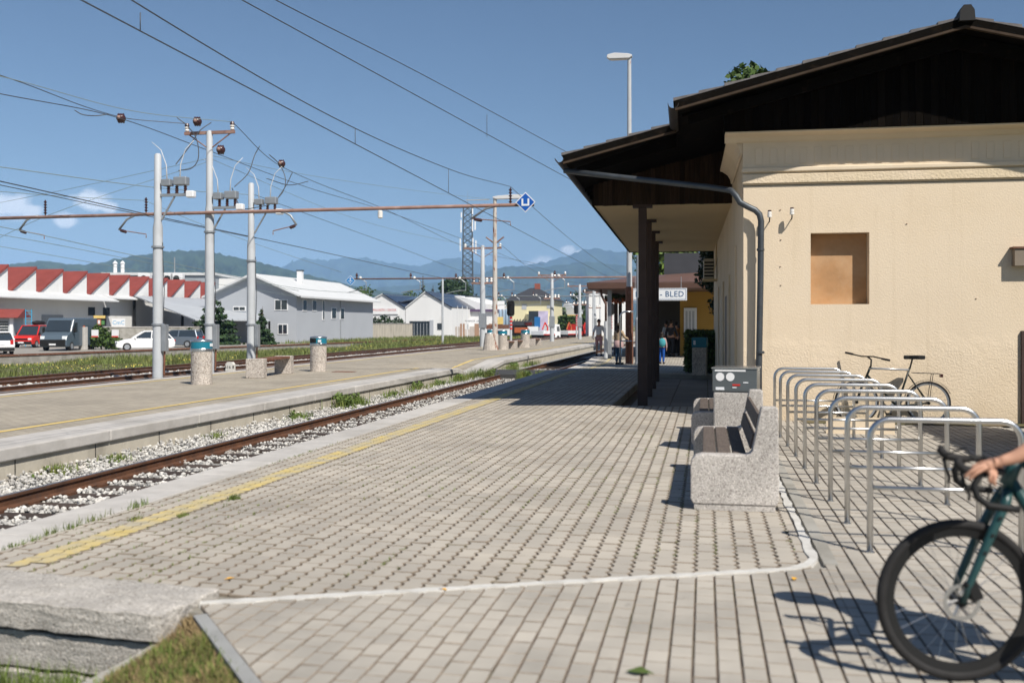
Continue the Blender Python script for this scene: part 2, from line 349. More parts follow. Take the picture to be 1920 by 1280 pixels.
# ================================================================ mountains
def mountain(name, pts, dist, depth, m, seed, amp, px_step=6, drop=0):
    xs = np.array([p[0] for p in pts], float); ys = np.array([p[1] for p in pts], float)
    mb = MB(); cols = list(np.arange(xs[0], xs[-1]+.1, px_step)); nr = 26
    for px in cols:
        py = np.interp(px, xs, ys)
        for r in range(nr+1):
            f = r/nr                               # 0 ridge .. 1 foot (towards camera)
            dd = dist-depth*f; top = Q(px, py, dist)
            hgt = (top.z+2)*(1-f)**1.15
            p = Q(px, HY, dd)
            s = seed+px*.013
            nz = mnoise.fractal((px*.03+seed*9, f*7+seed, seed), .8, 2.1, 6)
            rd = abs(mnoise.fractal((px*.045+seed*3, f*2.2, seed*2), 1.0, 2.0, 4))
            edge = min(1, f*5)
            z = -2+hgt*(1+edge*(amp*nz-.55*amp*rd*2)) + (top.z*.03*mnoise.fractal((px*.11, seed, 0), .8, 2.1, 4) if r == 0 else 0)
            mb.v.append((p.x, p.y, max(z, -3)))
        q = Q(px, HY, dist+depth*.5); mb.v.append((q.x, q.y, -3))
    k = nr+2
    for i in range(len(cols)-1):
        for r in range(k-1): a = i*k+r; mb.f.append((a, a+1, a+k+1, a+k))
    return struct(mb.build(name, m, smooth=True, fix=False))
mountain('wooded_hill', [(-500,520),(-300,500),(-100,488),(0,498),(30,494),(60,490),(95,489),(150,498),(200,490),(240,482),(290,475),(340,469),(385,470),(420,477),(470,489),(520,500),(580,516),(660,535),(760,552)], 3600, 1700, MT['hill'], 1.3, .22)
mountain('mountain', [(380,530),(470,512),(520,505),(545,492),(570,482),(600,488),(650,483),(690,484),(720,491),(790,499),(815,490),(840,484),(862,484),(890,490),(930,503),(1000,520),(1100,530)], 10500, 3600, MT['mount'], 2.1, .24)
mountain('mountain', [(820,540),(900,520),(950,502),(975,498),(1010,494),(1040,486),(1070,480),(1090,470),(1105,466),(1130,468),(1160,474),(1190,468),(1260,474),(1400,485),(1600,500),(2000,505),(2500,500)], 10000, 3600, MT['mount'], 3.7, .22)
mountain('foothill', [(600,548),(720,538),(800,532),(860,522),(900,512),(945,500),(975,498),(1010,502),(1050,497),(1090,491),(1130,493),(1180,500),(1300,505),(1600,512),(2100,515)], 6800, 3000, MT['hill'], 5.2, .2)
# ================================================================ near platform
XK = -5.2; XKI = -4.75
def near_z(y):      # the platform dips where the path crosses the track
    s = lambda a, b: max(0, min(1, (y-a)/(b-a)))
    return -.14*(s(33,37)-s(44,46.5))
XR = -1.78; YF = 19.05; YB = 31.5     # sunken floor under the canopy
SP0, SP1 = Vector((-2.69,5.13)), Vector((.66,6.58))      # painted border strip
SL0, SL1 = Vector((-4.31,5.48)), Vector((-2.79,5.33))    # back edge of the end slab
XS = .70
def hp(p, q):        # half-plane left of p->q
    d = q-p; n = Vector((-d.y, d.x)).normalized(); return (n.x, n.y, -(n.x*p.x+n.y*p.y))
def clip(poly, hps):
    for a, b, c in hps:
        out = []
        for i in range(len(poly)):
            P, R = poly[i], poly[(i+1) % len(poly)]; fp = a*P[0]+b*P[1]+c; fr = a*R[0]+b*R[1]+c
            if fp >= 0: out.append(P)
            if (fp >= 0) != (fr >= 0):
                t = fp/(fp-fr); out.append((P[0]+(R[0]-P[0])*t, P[1]+(R[1]-P[1])*t))
        poly = out
        if len(poly) < 3: return None
    return poly
def ge(x=None, y=None): return (1,0,-x) if x is not None else (0,1,-y)
def le(x=None, y=None): return (-1,0,x) if x is not None else (0,-1,y)
hA = [hp(SP0, SP1), hp(SL0, SL1), ge(x=XKI+.01)]
ZA = [hA+[le(x=XR), le(y=36)], hA+[ge(x=XR), le(x=XS-.03), le(y=YF)]]
def waveA(w, l, j):
    x, y = w/2-j-.0025, l/2; a = .0115; e = [(-1,-a),(-.64,a),(-.36,a),(0,-a),(.36,a),(.64,a),(1,-a)]; yj = 1-j/y*.8
    return [(x+v, max(-yj, min(yj, t))*y) for t, v in e]+[(-x+v, max(-yj, min(yj, t))*y) for t, v in reversed(e)]
def rectB(w, l, j):
    x, y = w/2-j-.0010, l/2-j; return [(-x,-y),(x,-y),(x,y),(-x,y)]
def paver_geo(top, zt, ch=.005, dep=.03):
    cx = sum(p[0] for p in top)/len(top); cy = sum(p[1] for p in top)/len(top); n = len(top)
    def ins(p):
        dx, dy = p[0]-cx, p[1]-cy; L_ = math.hypot(dx, dy) or 1; k = max(0, 1-ch*1.3/L_); return (cx+dx*k, cy+dy*k)
    vs = [(*ins(p), zt) for p in top]+[(*p, zt-ch) for p in top]+[(*p, zt-dep) for p in top]
    fs = [tuple(range(n))]
    for i in range(n):
        j = (i+1) % n; fs.append((n+i, n+j, j, i)); fs.append((2*n+i, 2*n+j, n+j, n+i))
    return vs, fs
def paving(name, zones, shape, pw, pl, m, zf, label, x0, x1, y0, y1, jw, nind=300, bedz=.010):
    base = None
    full = shape(pw, pl, jw); cand = []; parts = []
    nx0, nx1 = int(math.floor(x0/pw)), int(math.ceil(x1/pw)); ny0, ny1 = int(math.floor(y0/pl)), int(math.ceil(y1/pl))
    rr = random.Random(11)
    for i in range(nx0, nx1+1):
        for k in range(ny0-1, ny1+1):
            cx = i*pw; cy = (k+(.5 if i % 2 else 0))*pl+rr.uniform(-.004,.004)
            poly = [(cx+p[0], cy+p[1]) for p in full]
            for zn in zones:
                c = clip(poly, zn)
                if c is None: continue
                ar = abs(sum(c[q][0]*c[(q+1) % len(c)][1]-c[(q+1) % len(c)][0]*c[q][1] for q in range(len(c))))/2
                if ar < .0006: continue
                whole = ar > .985*abs(sum(full[q][0]*full[(q+1) % len(full)][1]-full[(q+1) % len(full)][0]*full[q][1] for q in range(len(full))))/2
                cand.append((cx, cy, c, whole))
    def vis(c):
        x, y = c[0], c[1]; d = -x*SA+y*CA; r = x*CA+y*SA
        px = 960+FPX*r/d; py = HY+FPX*H/d
        return 10 < px < 1910 and py < 1275
    near = sorted([c for c in cand if c[3] and vis(c)], key=lambda c: c[0]**2+c[1]**2)[:nind]; ids = {id(c) for c in near}
    root = bpy.data.objects.new('tmp', None)
    # bed
    bed = MB()
    for zn in zones:
        c = clip([(x0-1,y0-1),(x1+1,y0-1),(x1+1,y1+1),(x0-1,y1+1)], zn)
        if c: bed.add([(p[0], p[1], zf(p[1])-bedz) for p in c], [tuple(range(len(c)))])
    bedo = bed.build(name, MT['joint'], fix=False); struct(bedo, label=label)
    g = paver_geo(full, 0.0); me = bpy.data.meshes.new('paver'); me.from_pydata(g[0], [], g[1]); me.update(); me.materials.append(m); me.materials.append(MT['dirty_edge' if shape is waveA else 'dusty_edge']); me.polygons.foreach_set('material_index', [0]+[1]*(len(g[1])-1))
    for cx, cy, c, wh in near:
        o = bpy.data.objects.new('paver', me); COL.objects.link(o); o.parent = bedo
        o.location = (cx, cy, rr.gauss(0,.0014)); o.rotation_euler = (rr.gauss(0,.008), rr.gauss(0,.010), rr.gauss(0,.006))
    mb = MB(); var = []; mi = []
    for c in cand:
        if id(c) in ids: continue
        cx, cy, poly, wh = c; tx, ty, dz = rr.gauss(0,.008), rr.gauss(0,.006), rr.gauss(0,.0014); v = rr.random()
        vs, fs = paver_geo(poly, 0.0)
        vs = [(p[0], p[1], p[2]+zf(p[1])+dz+(p[0]-cx)*tx+(p[1]-cy)*ty) for p in vs]
        mb.add(vs, fs); var += [v]*len(vs); mi += [0]+[1]*(len(fs)-1)
    fo = mb.build('paver_field', m, bedo, fix=False); fo['kind'] = 'stuff'; fo.data.materials.append(MT['dirty_edge' if shape is waveA else 'dusty_edge']); fo.data.polygons.foreach_set('material_index', mi)
    at = fo.data.attributes.new('var', 'FLOAT', 'POINT'); at.data.foreach_set('value', var)
    return bedo
paving('platform_paving', ZA, waveA, .132, .235, MT['paver'], near_z, 'interlocking grey concrete paving of the near platform', -4.8, .7, 5, 36, .0040, bedz=.0085)
# forecourt
E0, E1 = Vector((-2.62,4.85)), Vector((-1.60,3.60))      # concrete edging beside the grass
hpB = hp(SP1, SP0)
ZB = [[hpB, le(x=XS+.06), hp(E1+Vector((.05,.02)), E0+Vector((.05,.02))), ge(y=3.0)], [ge(x=XS+.06), le(y=16.62), ge(y=3.0), le(x=4.4)]]
def side(h, p): return h[0]*p[0]+h[1]*p[1]+h[2]
if side(ZB[0][2], (0,4)) < 0: ZB[0][2] = tuple(-v for v in ZB[0][2])
if side(hpB, (0,3)) < 0: ZB[0][0] = tuple(-v for v in hpB)
paving('forecourt_paving', ZB, rectB, .110, .168, MT['paver_b'], lambda y: 0.0, 'rectangular grey concrete paving in front of the station', -2.7, 4.3, 3, 16.6, .0034)
# body of the platform under the paving
mb = MB(); mb.box(XK+.06, 6.5, 5.0, YF, -1.5, -.02); mb.box(XK+.06, XR, YF, 33.0, -1.5, -.02); mb.prism([(-2.56,4.99),(-1.55,3.6),(.2,1.4),(.2,-1),(7,-1),(7,4.99)], -1.5, -.02)
struct(mb.build('platform_base', MT['concrete']))
# paving beyond, where single pavers no longer show
def brickmat(name, base, pw, pl, dark, rot=True):
    m = mat(name, base, .92, .08, .6, 0); t = m.node_tree; n = t.nodes; l = t.links; b = n['Principled BSDF']
    tcx = n.new('ShaderNodeTexCoord'); mpn = n.new('ShaderNodeMapping'); mpn.inputs['Rotation'].default_value = (0,0,math.pi/2 if rot else 0); l.new(tcx.outputs['Object'], mpn.inputs[0])
    br = n.new('ShaderNodeTexBrick'); br.inputs['Scale'].default_value = 1; br.inputs['Brick Width'].default_value = pl; br.inputs['Row Height'].default_value = pw; br.inputs['Mortar Size'].default_value = .007; br.inputs['Mortar Smooth'].default_value = .3
    br.inputs['Color1'].default_value = (*base,1); br.inputs['Color2'].default_value = tuple(x*.86 for x in base)+(1,); br.inputs['Mortar'].default_value = (*dark,1)
    l.new(mpn.outputs[0], br.inputs['Vector'])
    ns_ = n.new('ShaderNodeTexNoise'); ns_.inputs['Scale'].default_value = .7; ns_.inputs['Detail'].default_value = 6; l.new(tcx.outputs['Object'], ns_.inputs['Vector'])
    mr = n.new('ShaderNodeMapRange'); mr.inputs[1].default_value = .3; mr.inputs[2].default_value = .7; mr.inputs[3].default_value = .84; mr.inputs[4].default_value = 1.1; l.new(ns_.outputs['Fac'], mr.inputs[0])
    mm = n.new('ShaderNodeVectorMath'); mm.operation = 'SCALE'; l.new(br.outputs['Color'], mm.inputs[0]); l.new(mr.outputs[0], mm.inputs['Scale']); l.new(mm.outputs[0], b.inputs['Base Color'])
    bp = n.new('ShaderNodeBump'); bp.inputs['Strength'].default_value = .6; bp.inputs['Distance'].default_value = .012; bp.invert = True; l.new(br.outputs['Fac'], bp.inputs['Height']); l.new(bp.outputs[0], b.inputs['Normal'])
    return m
MT['pave_far'] = brickmat('pave_far', (.40,.37,.315), .132, .235, (.13,.10,.08))
MT['pave_isl'] = brickmat('pave_isl', (.40,.355,.285), .135, .235, (.19,.155,.115))
mb = MB(); ys = [36,37,39,41,43,44,44.6,45.2,45.8,46.5,50,60,80,120,200]
for y in ys: mb.v += [(XKI, y, near_z(y)), (XR, y, near_z(y)), (3, y, near_z(y))]
for i in range(len(ys)-1):
    for k in range(2): a = i*3+k; mb.f.append((a, a+1, a+4, a+3))
mb.add([(XR, YB+.02, 0),(3, YB+.02, 0),(3, 36, 0),(XR, 36, 0)], [(0,1,2,3)]); mb.v[-4:] = [(XR, YB+.02, 0.0),(3, YB+.02, 0.0),(3, 36, near_z(36)),(XR, 36, near_z(36))]
struct(mb.build('far_paving', MT['pave_far'], fix=False), label='shaded and sunlit paving beyond the canopy')
# kerb stones of the near platform
kerb = MB(); kerb.box(XK+.05, XKI, 5.5, 60, -1.5, -.30)
ko = struct(kerb.build('platform_kerb', MT['concrete']))
y = 5.5; kk = 0
while y < 76:
    ln = 1.0; z0, z1 = near_z(y), near_z(y+ln); g = .006
    mb = MB(); x0, x1 = XK, XKI-.004
    mb.add([(x0,y+g,z0-.2),(x1,y+g,z0-.2),(x1,y+ln,z1-.2),(x0,y+ln,z1-.2),(x0,y+g,z0+.004),(x1,y+g,z0+.004),(x1,y+ln,z1+.004),(x0,y+ln,z1+.004)],
           [(3,2,1,0),(4,5,6,7),(0,1,5,4),(1,2,6,5),(2,3,7,6),(3,0,4,7)])
    mb.build('kerb_stone', MT['coping'], ko, bevel=.008 if y < 20 else 0); y += ln
# yellow safety line: worn paint over the pavers
def ribbon(name, x, wd, y0, y1, zf, m, step=.5, dz=.007, wob=0.0):
    mb = MB(); ys = np.arange(y0, y1+step, step)
    for y in ys: mb.v += [(x-wd/2+random.uniform(-wob,wob), y, zf(y)+dz), (x+wd/2+random.uniform(-wob,wob), y, zf(y)+dz)]
    for i in range(len(ys)-1): a = 2*i; mb.f.append((a, a+1, a+3, a+2))
    return mb.build(name, m, fix=False)
def dashpaint(name, x, y0, y1):
    mb = MB(); y = y0
    while y < y1:
        ln = .225
        for sgn in (-1, 1):
            cx = x+sgn*.066; oy = y+(.1175 if sgn > 0 else 0)
            poly = [(cx+p[0]*.97, oy+p[1]*.97) for p in waveA(.132, .235, .006)]
            mb.add([(p[0], p[1], near_z(y)+.0035) for p in poly], [tuple(range(len(poly)))])
        y += .235
    return mb.build(name, MT['yellow_line'], fix=False)
# painted pavers follow the grid of the field: columns -33 and -32
mb = MB(); k = int(5.6/.235)
for kk in range(k, 145):
    for i in (-33, -32):
        cx = i*.132; cy = (kk+(.5 if i % 2 else 0))*.235
        if cy < 5.72: continue
        poly = [(cx+p[0]*.93+(.006 if i == -33 else -.006), cy+p[1]) for p in waveA(.132,.235,.0035)]
        mb.add([(p[0], p[1], near_z(cy)+.0062) for p in poly], [tuple(range(len(poly)))])
struct(mb.build('safety_line', MT['yellow_line'], fix=False), label='worn yellow line painted along the near platform edge')
struct(ribbon('far_safety_line', -4.3, .12, 36, 80, near_z, MT['yellow_line'], dz=.006), label='yellow line on the far end of the near platform')
# painted border strip
def strip(name, pts, wd, z0, z1, m, jit=0):
    mb = MB(); n = len(pts); P = [Vector(p[:2]) for p in pts]
    for i, p in enumerate(P):
        t = (P[min(i+1,n-1)]-P[max(i-1,0)]).normalized(); nn = Vector((-t.y, t.x)); a = wd/2+random.uniform(-jit,jit); b = wd/2+random.uniform(-jit,jit)
        mb.v += [(p.x-nn.x*a, p.y-nn.y*a, z0),(p.x+nn.x*b, p.y+nn.y*b, z0),(p.x-nn.x*a, p.y-nn.y*a, z1),(p.x+nn.x*b, p.y+nn.y*b, z1)]
    for i in range(n-1):
        a = 4*i; b = a+4; mb.f += [(a+2,a+3,b+3,b+2),(a,a+2,b+2,b),(a+1,b+1,b+3,a+3)]
    mb.f += [(0,1,3,2),(4*n-4,4*n-2,4*n-1,4*n-3)]
    return mb.build(name, m)
pts = [SP0.lerp(SP1, t) for t in np.linspace(-.02, .965, 60)]+[Vector((.60,6.60)),Vector((.66,6.68)),Vector((.70,6.85))]+[Vector((.705, y)) for y in np.linspace(7,16.5,60)]
struct(strip('border_strip', pts, .058, -.02, .0085, MT['white_paint'], .012), label='whitish cement strip bordering the platform paving')
struct(strip('drain_strip', [Vector((.80, y)) for y in np.linspace(6.7,16.4,30)], .09, -.02, .005, MT['concrete']), label='grey concrete edging along the bike rack paving')
struct(strip('grass_edging', [E0.lerp(E1, t) for t in np.linspace(0,1.6,12)], .07, -.3, .02, mat('edging',(.30,.30,.29),.9,.1,5,.3,60)), label='grey concrete edging board between lawn and paving')
# ---------------------------------------------------------------- end slab of the platform with the pit wall
rb = struct(MB().box(-7.4, -3.0, 5.12, 5.40, -1.5, -.2).build('platform_end_wall', MT['concrete_wall']))
def rough_block(name, x0, x1, y0, y1, z0, z1, m, parent, amp=.01, seg=.06):
    bm = bmesh.new(); bmesh.ops.create_cube(bm, size=1)
    for v in bm.verts: v.co = Vector(((x0+x1)/2+v.co.x*(x1-x0), (y0+y1)/2+v.co.y*(y1-y0), (z0+z1)/2+v.co.z*(z1-z0)))
    nn = int(max(x1-x0, y1-y0)/seg)
    bmesh.ops.subdivide_edges(bm, edges=bm.edges, cuts=min(44, max(3, nn)), use_grid_fill=True)
    bmesh.ops.smooth_vert(bm, verts=bm.verts, factor=.5, use_axis_x=True, use_axis_y=True, use_axis_z=True)
    for v in bm.verts:
        q = v.co*7; v.co += Vector((mnoise.noise(q), mnoise.noise(q+Vector((9,0,0))), mnoise.noise(q+Vector((0,9,0)))))*amp + Vector((mnoise.noise(q*4),mnoise.noise(q*5),mnoise.noise(q*6)))*amp*.45
    me = bpy.data.meshes.new(name); bm.to_mesh(me); bm.free(); me.shade_smooth(); me.materials.append(m)
    o = bpy.data.objects.new(name, me); COL.objects.link(o); o.parent = parent; return o
MT['slab'] = speckle('slab', (.42,.39,.35), (.47,.44,.40), (.31,.285,.25), 85, .7)
for nm, x0, x1, y0, y1, z0, z1, am in (('end_slab',-1.9,1.40,-.28,.28,-.145,0,.011),('wall_course',-1.9,1.34,-.25,.2,-.36,-.172,.010),('wall_course',-1.9,1.25,-.27,.2,-.62,-.378,.016)):
    o = rough_block(nm, x0, x1, y0, y1, z0, z1, MT['slab'], rb, am, .05); o.location = (-4.16, 5.17, .03); o.rotation_euler = (0, 0, -.10)
# curved concrete haunch, lawn and pit floor
hpts = [(-2.74,4.86,-.10),(-2.86,4.66,-.17),(-2.98,4.45,-.23),(-3.05,4.2,-.28),(-3.08,3.9,-.32),(-3.08,3.2,-.36)]
mb = MB()
for x, y, z in hpts: mb.v += [(x-.10,y+.03,-.9),(x-.09,y+.02,z-.02),(x-.05,y,z+.005),(x+.06,y-.03,z),(x+.07,y-.04,-.9)]
for i in range(len(hpts)-1):
    for k in range(4): a = 5*i+k; mb.f.append((a, a+1, a+6, a+5))
struct(mb.build('haunch_kerb', MT['concrete'], bevel=.01))
mb = MB(); rows = 14
for i in range(rows+1):
    y = 4.86-i*.14; xl = np.interp(-y, [-4.86,-4.45,-3.9,-2.9], [-2.70,-2.93,-3.03,-3.03]); e = E0.lerp(E1, (4.85-y)/1.25); xr = e.x-.03
    zl = np.interp(-y, [-4.86,-4.45,-3.9,-2.9], [-.10,-.22,-.30,-.36])
    for k in range(7):
        f = k/6; mb.v.append((xl+(xr-xl)*f, y, zl+(-.015-zl)*f**.8+.012*mnoise.noise((f*5,y*5,0))))
for i in range(rows):
    for k in range(6): a = i*7+k; mb.f.append((a, a+1, a+8, a+7))
lawn = struct(mb.build('lawn', MT['earth'], smooth=True))
plane('pit_floor', [(-8,3),(-3.0,3),(-3.0,5.1),(-8,5.1)], -.50, MT['earth'])
# ================================================================ sunken floor under the canopy
mb = MB(); mb.box(XR, 3, YF, YB, -1.5, -.17); fl = struct(mb.build('canopy_floor', MT['joint']))
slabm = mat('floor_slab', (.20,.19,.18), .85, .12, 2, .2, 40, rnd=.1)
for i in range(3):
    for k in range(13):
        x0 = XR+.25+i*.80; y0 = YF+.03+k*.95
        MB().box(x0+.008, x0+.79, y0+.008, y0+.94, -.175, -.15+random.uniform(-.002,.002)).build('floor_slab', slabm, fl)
mb = MB(); mb.box(XR-.05, XR+.02, YF, YB, -.3, -.004); mb.build('riser', MT['concrete'], fl)
mb = MB(); mb.box(XR, 3, YB-.02, YB+.12, -.3, .003); mb.build('step', MT['concrete'], fl)
# ================================================================ tracks
def rail_mesh(x, y0, y1, ztop):
    prof = [(-.065,-.15),(.065,-.15),(.065,-.135),(.012,-.115),(.010,-.045),(.034,-.032),(.035,-.004),(.026,0),(-.026,0),(-.035,-.004),(-.034,-.032),(-.010,-.045),(-.012,-.115),(-.065,-.135)]
    return [(x+p[0], ztop+p[1]) for p in prof]
def track(name, label, xc, y0, y1, ztop, zb, sl_to):
    t = thing(name, label, 'railway track', (xc, y0, zb))
    for s in (-1, 1):
        pr = rail_mesh(s*.752, 0, 0, ztop-zb)
        mb = MB(); mb.prism(pr, 0, y1-y0, 'y'); r = mb.build('rail', MT['rail_side'], t)
        MB().box(s*.752-.026, s*.752+.026, 0, y1-y0, ztop-zb+.0005, ztop-zb+.003).build('running_surface', MT['rail_top'], r)
    sm = MB().box(-1.3, 1.3, -.12, .12, -.12, 0).build('sleeper', MT['sleeper'], t); sm.location = (0, .3, ztop-zb-.155)
    pl = MB(); 
    for s in (-1,1):
        for q in (-1,1): pl.box(s*.752+q*.10-.035, s*.752+q*.10+.035, -.07, .07, -.005, .03)
    pm = pl.build('rail_fastening', MT['rail_side'], sm); pm['kind'] = 'stuff'
    y = .3+.62; k = 0
    while y < sl_to-y0 and k < 298:
        c = dup(sm, parent=t); c.location = (random.uniform(-.03,.03), y, ztop-zb-.155+random.uniform(-.006,.006)); y += .62; k += 1
    return t
track('near_track', 'rusty rails on dark sleepers between the two platforms', -6.82, 4.2, 190, -.33, -.5, 60)
track('far_track', 'railway track just behind the island platform', -18.0, 2, 190, -.15, -.32, 8)
track('siding_track', 'outermost railway track beside the flowering verge', -21.25, 2, 190, -.15, -.32, 60)
bb = MB(); bb.box(-8.9, -7.72, 3.5, 190, -1.5, -.47); bb.box(-7.72, XK+.1, 3.5, 190, -1.5, -.515); struct(bb.build('ballast_bed', MT['ballast_bed']))
struct(MB().box(-23.6, -15.3, 0, 190, -1.5, -.275).build('far_ballast_bed', MT['ballast_bed']))
# loose stones
ico = bmesh.new(); bmesh.ops.create_icosphere(ico, subdivisions=1, radius=1); IV = np.array([v.co[:] for v in ico.verts]); IF = [tuple(v.index for v in f.verts) for f in ico.faces]; ico.free()
def stones(name, n, pos, smin, smax, m, label):
    V = []; F = []; var = []
    for i in range(n):
        x, y, z = pos(); s = random.uniform(smin, smax)*(1+.35*random.random()**3)
        sc_ = np.array([random.uniform(.7,1.3), random.uniform(.7,1.3), random.uniform(.55,.95)])*s
        jit = RNG.uniform(.78, 1.22, (len(IV),1)); q = IV*jit*sc_
        an = random.uniform(0, 6.28); c, s_ = math.cos(an), math.sin(an)
        q = np.stack([q[:,0]*c-q[:,1]*s_, q[:,0]*s_+q[:,1]*c, q[:,2]], 1)+np.array([x, y, z])
        o = i*len(IV); V.append(q); F += [(a+o, b+o, d+o) for a, b, d in IF]; var += [random.random()]*len(IV)
    V = np.concatenate(V); me = bpy.data.meshes.new(name); me.from_pydata(V.tolist(), [], F); me.update(); me.materials.append(m)
    at = me.attributes.new('var', 'FLOAT', 'POINT'); at.data.foreach_set('value', var)
    o = bpy.data.objects.new(name, me); COL.objects.link(o); return struct(o, 'stuff', label, 'ballast')
def bp_():
    y = 6.5+38*random.random()**1.7
    r = random.random()
    if r < .62: x = random.uniform(-8.62,-7.6); z = -.455+.13*max(0, (-7.75-x))*random.random()+random.uniform(-.02,.03)
    elif r < .985:
        x = random.uniform(-7.7,-5.4); z = -.495+random.uniform(-.015,.02)
        ph = (y-4.5)%.62
        if min(ph,.62-ph) < .15 and random.random() < .9: y += .31; z += .01
    else: x = random.uniform(-5.9,-5.3); z = -.47
    return x, y, z
stones('ballast_stones', 28000, bp_, .014, .030, MT['stone'], 'pale grey broken stone ballast around the near rail')
def bp2():
    y = 18+60*random.random()**1.4; return random.uniform(-20.2,-18.9), y, -.265+random.uniform(-.02,.03)
stones('far_ballast_stones', 3500, bp2, .03, .055, MT['stone'], 'pale ballast between the far rails')
# level crossing between the platforms
struct(MB().box(-8.6, XK-.01, 36.6, 40.5, -.6, -.322).build('foot_crossing', MT['asphalt']), label='dark asphalt foot crossing over the near track')
# ================================================================ island platform
XI, XO = -8.55, -15.4
def isl_z(x, y):
    s = lambda a, b: max(0, min(1, (y-a)/(b-a)))
    q = s(34.3,35.6)-s(38.5,42.5); fx = max(0, min(1, (x+11.8)/2.2)); return -.27*q*fx
ys = sorted(set(list(np.arange(8,34,2.))+[34.3,34.9,35.6,37,38.5,39.5,40.5,41.5,42.5,44]+list(np.arange(46,200,6.))))
xs_ = [XO+.3,-13,-11.8,-11,-10.2,-9.6,XI-.85]
mb = MB()
for y in ys:
    for x in xs_: mb.v.append((x, y, isl_z(x,y)))
k = len(xs_)
for i in range(len(ys)-1):
    for j in range(k-1): a = i*k+j; mb.f.append((a, a+1, a+k+1, a+k))
isl = struct(mb.build('island_platform', MT['pave_isl'], fix=False))
mb = MB(); ww = [8,34.3,35.6,38.5,42.5,180]
for y in ww: z = isl_z(XI,y); mb.v += [(XI-.05,y,-1.5),(XI-.05,y,z-.16),(XI-.9,y,z-.02),(XO+.15,y,-.02),(XO+.15,y,-1.5)]
for i in range(len(ww)-1):
    for q in range(4): a = 5*i+q; mb.f.append((a, a+1, a+6, a+5))
mb.f.append((0,1,2,3,4))
mb.build('retaining_wall', MT['concrete_wall'], isl, fix=True)
y = 8.0; kk = 0
while y < 100:
    ln = 2.6 if y < 60 else 4
    if 31.5 < y < 43: ln = .65
    mb = MB(); z0, z1 = isl_z(XI,y), isl_z(XI,y+ln); x0, x1 = XI-.85, XI; g = .012
    mb.add([(x0,y+g,z0-.16),(x1,y+g,z0-.16),(x1,y+ln,z1-.16),(x0,y+ln,z1-.16),(x0,y+g,z0+.006),(x1,y+g,z0+.006),(x1,y+ln,z1+.006),(x0,y+ln,z1+.006)],
           [(3,2,1,0),(4,5,6,7),(0,1,5,4),(1,2,6,5),(2,3,7,6),(3,0,4,7)])
    mb.build('coping_stone', MT['coping'], isl, bevel=.02 if y < 60 else 0)
    y += ln
y = 8.0
while y < 100:
    MB().box(XO, XO+.3, y+.01, y+3, -.3, .008).build('edge_stone', MT['coping'], isl); y += 3
# joints in the retaining wall
for y in np.arange(9.5, 34, 1.7):
    MB().box(XI-.06, XI-.046, y, y+.015, -.5, -.165).build('wall_joint', MT['black'], isl)
r1 = ribbon('island_safety_line', -9.98, .13, 8, 150, lambda y: isl_z(-9.98,y), MT['yellow_fresh'], .5, .006, .004); struct(r1, label='yellow line along the near side of the island platform')
r2 = ribbon('island_outer_line', -14.75, .10, 8, 150, lambda y: 0, MT['yellow_fresh'], 2, .006, .004); struct(r2, label='yellow line along the outer side of the island platform')
# ================================================================ loading dock wall with rusty edge
dk = thing('loading_dock_wall', 'long grey concrete dock wall with rusty top edge behind the tracks', 'wall', (WA.x, WA.y, -1.2), math.atan2(WD.y, WD.x))
MB().box(-90, 75, 0, .5, -.5, .82).build('wall_face', MT['concrete'], dk)
MB().box(-90, 75, -.05, .25, .82, .93).build('rusty_edge', MT['rusty'], dk)
# ================================================================ vegetation
def blades(name, n, pos, hmin, hmax, wd, m, label, cat='grass', lean=.35, per=5, spread=.05, kind='stuff', parent=None):
    V = []; F = []; var = []
    for i in range(n):
        x, y, z, k = pos()
        vv = random.random()
        for j in range(per):
            a = random.uniform(0, 6.28); h = random.uniform(hmin, hmax)*k; bx = x+random.gauss(0,spread); by = y+random.gauss(0,spread)
            dx, dy = math.cos(a), math.sin(a); ln = lean*h*random.uniform(.2,1); w2 = wd*random.uniform(.6,1.2)/2
            o = len(V)
            V += [(bx-dy*w2, by+dx*w2, z),(bx+dy*w2, by-dx*w2, z),(bx+dx*ln*.4+dy*w2*.7, by+dy*ln*.4-dx*w2*.7, z+h*.6),(bx+dx*ln*.4-dy*w2*.7, by+dy*ln*.4+dx*w2*.7, z+h*.6),(bx+dx*ln, by+dy*ln, z+h)]
            F += [(o,o+1,o+2,o+3),(o+3,o+2,o+4)]; var += [vv]*5
    me = bpy.data.meshes.new(name); me.from_pydata(V, [], F); me.update(); me.materials.append(m)
    at = me.attributes.new('var', 'FLOAT', 'POINT'); at.data.foreach_set('value', var)
    o = bpy.data.objects.new(name, me); COL.objects.link(o)
    if parent: o.parent = parent
    elif kind: struct(o, kind, label, cat)
    else: tag(o, label, cat)
    return o
def mead_pos():
    t = -25+150*random.random()**1.3; q = wl(t); f = random.random() if random.random() < .75 else .8+.2*random.random(); x = -23.6+(q.x+.2+23.6)*f
    d = mnoise.noise((x*.12, q.y*.12, 3)); k = max(.15, .65+1.5*d)
    return x, q.y, -.36-.70*f**1.5, k
blades('meadow_grass', 15000, mead_pos, .15, .48, .05, MT['grass_far'], 'tall flowering grass between the siding and the dock wall', lean=.5, spread=.18)
def mead2(): return random.uniform(-44,-23.3), random.uniform(97,155), -.72, random.uniform(.5,1.5)
blades('far_meadow_grass', 7000, mead2, .2, .55, .09, MT['grass_far'], 'green grass strip in front of the stone yard', lean=.5, spread=.3)
def fl_pos():
    while True:
        x, y, z, k = mead_pos()
        if mnoise.noise((x*.22+5, y*.10, 1)) > .16: return x, y, z, k
V = []; F = []; var = []
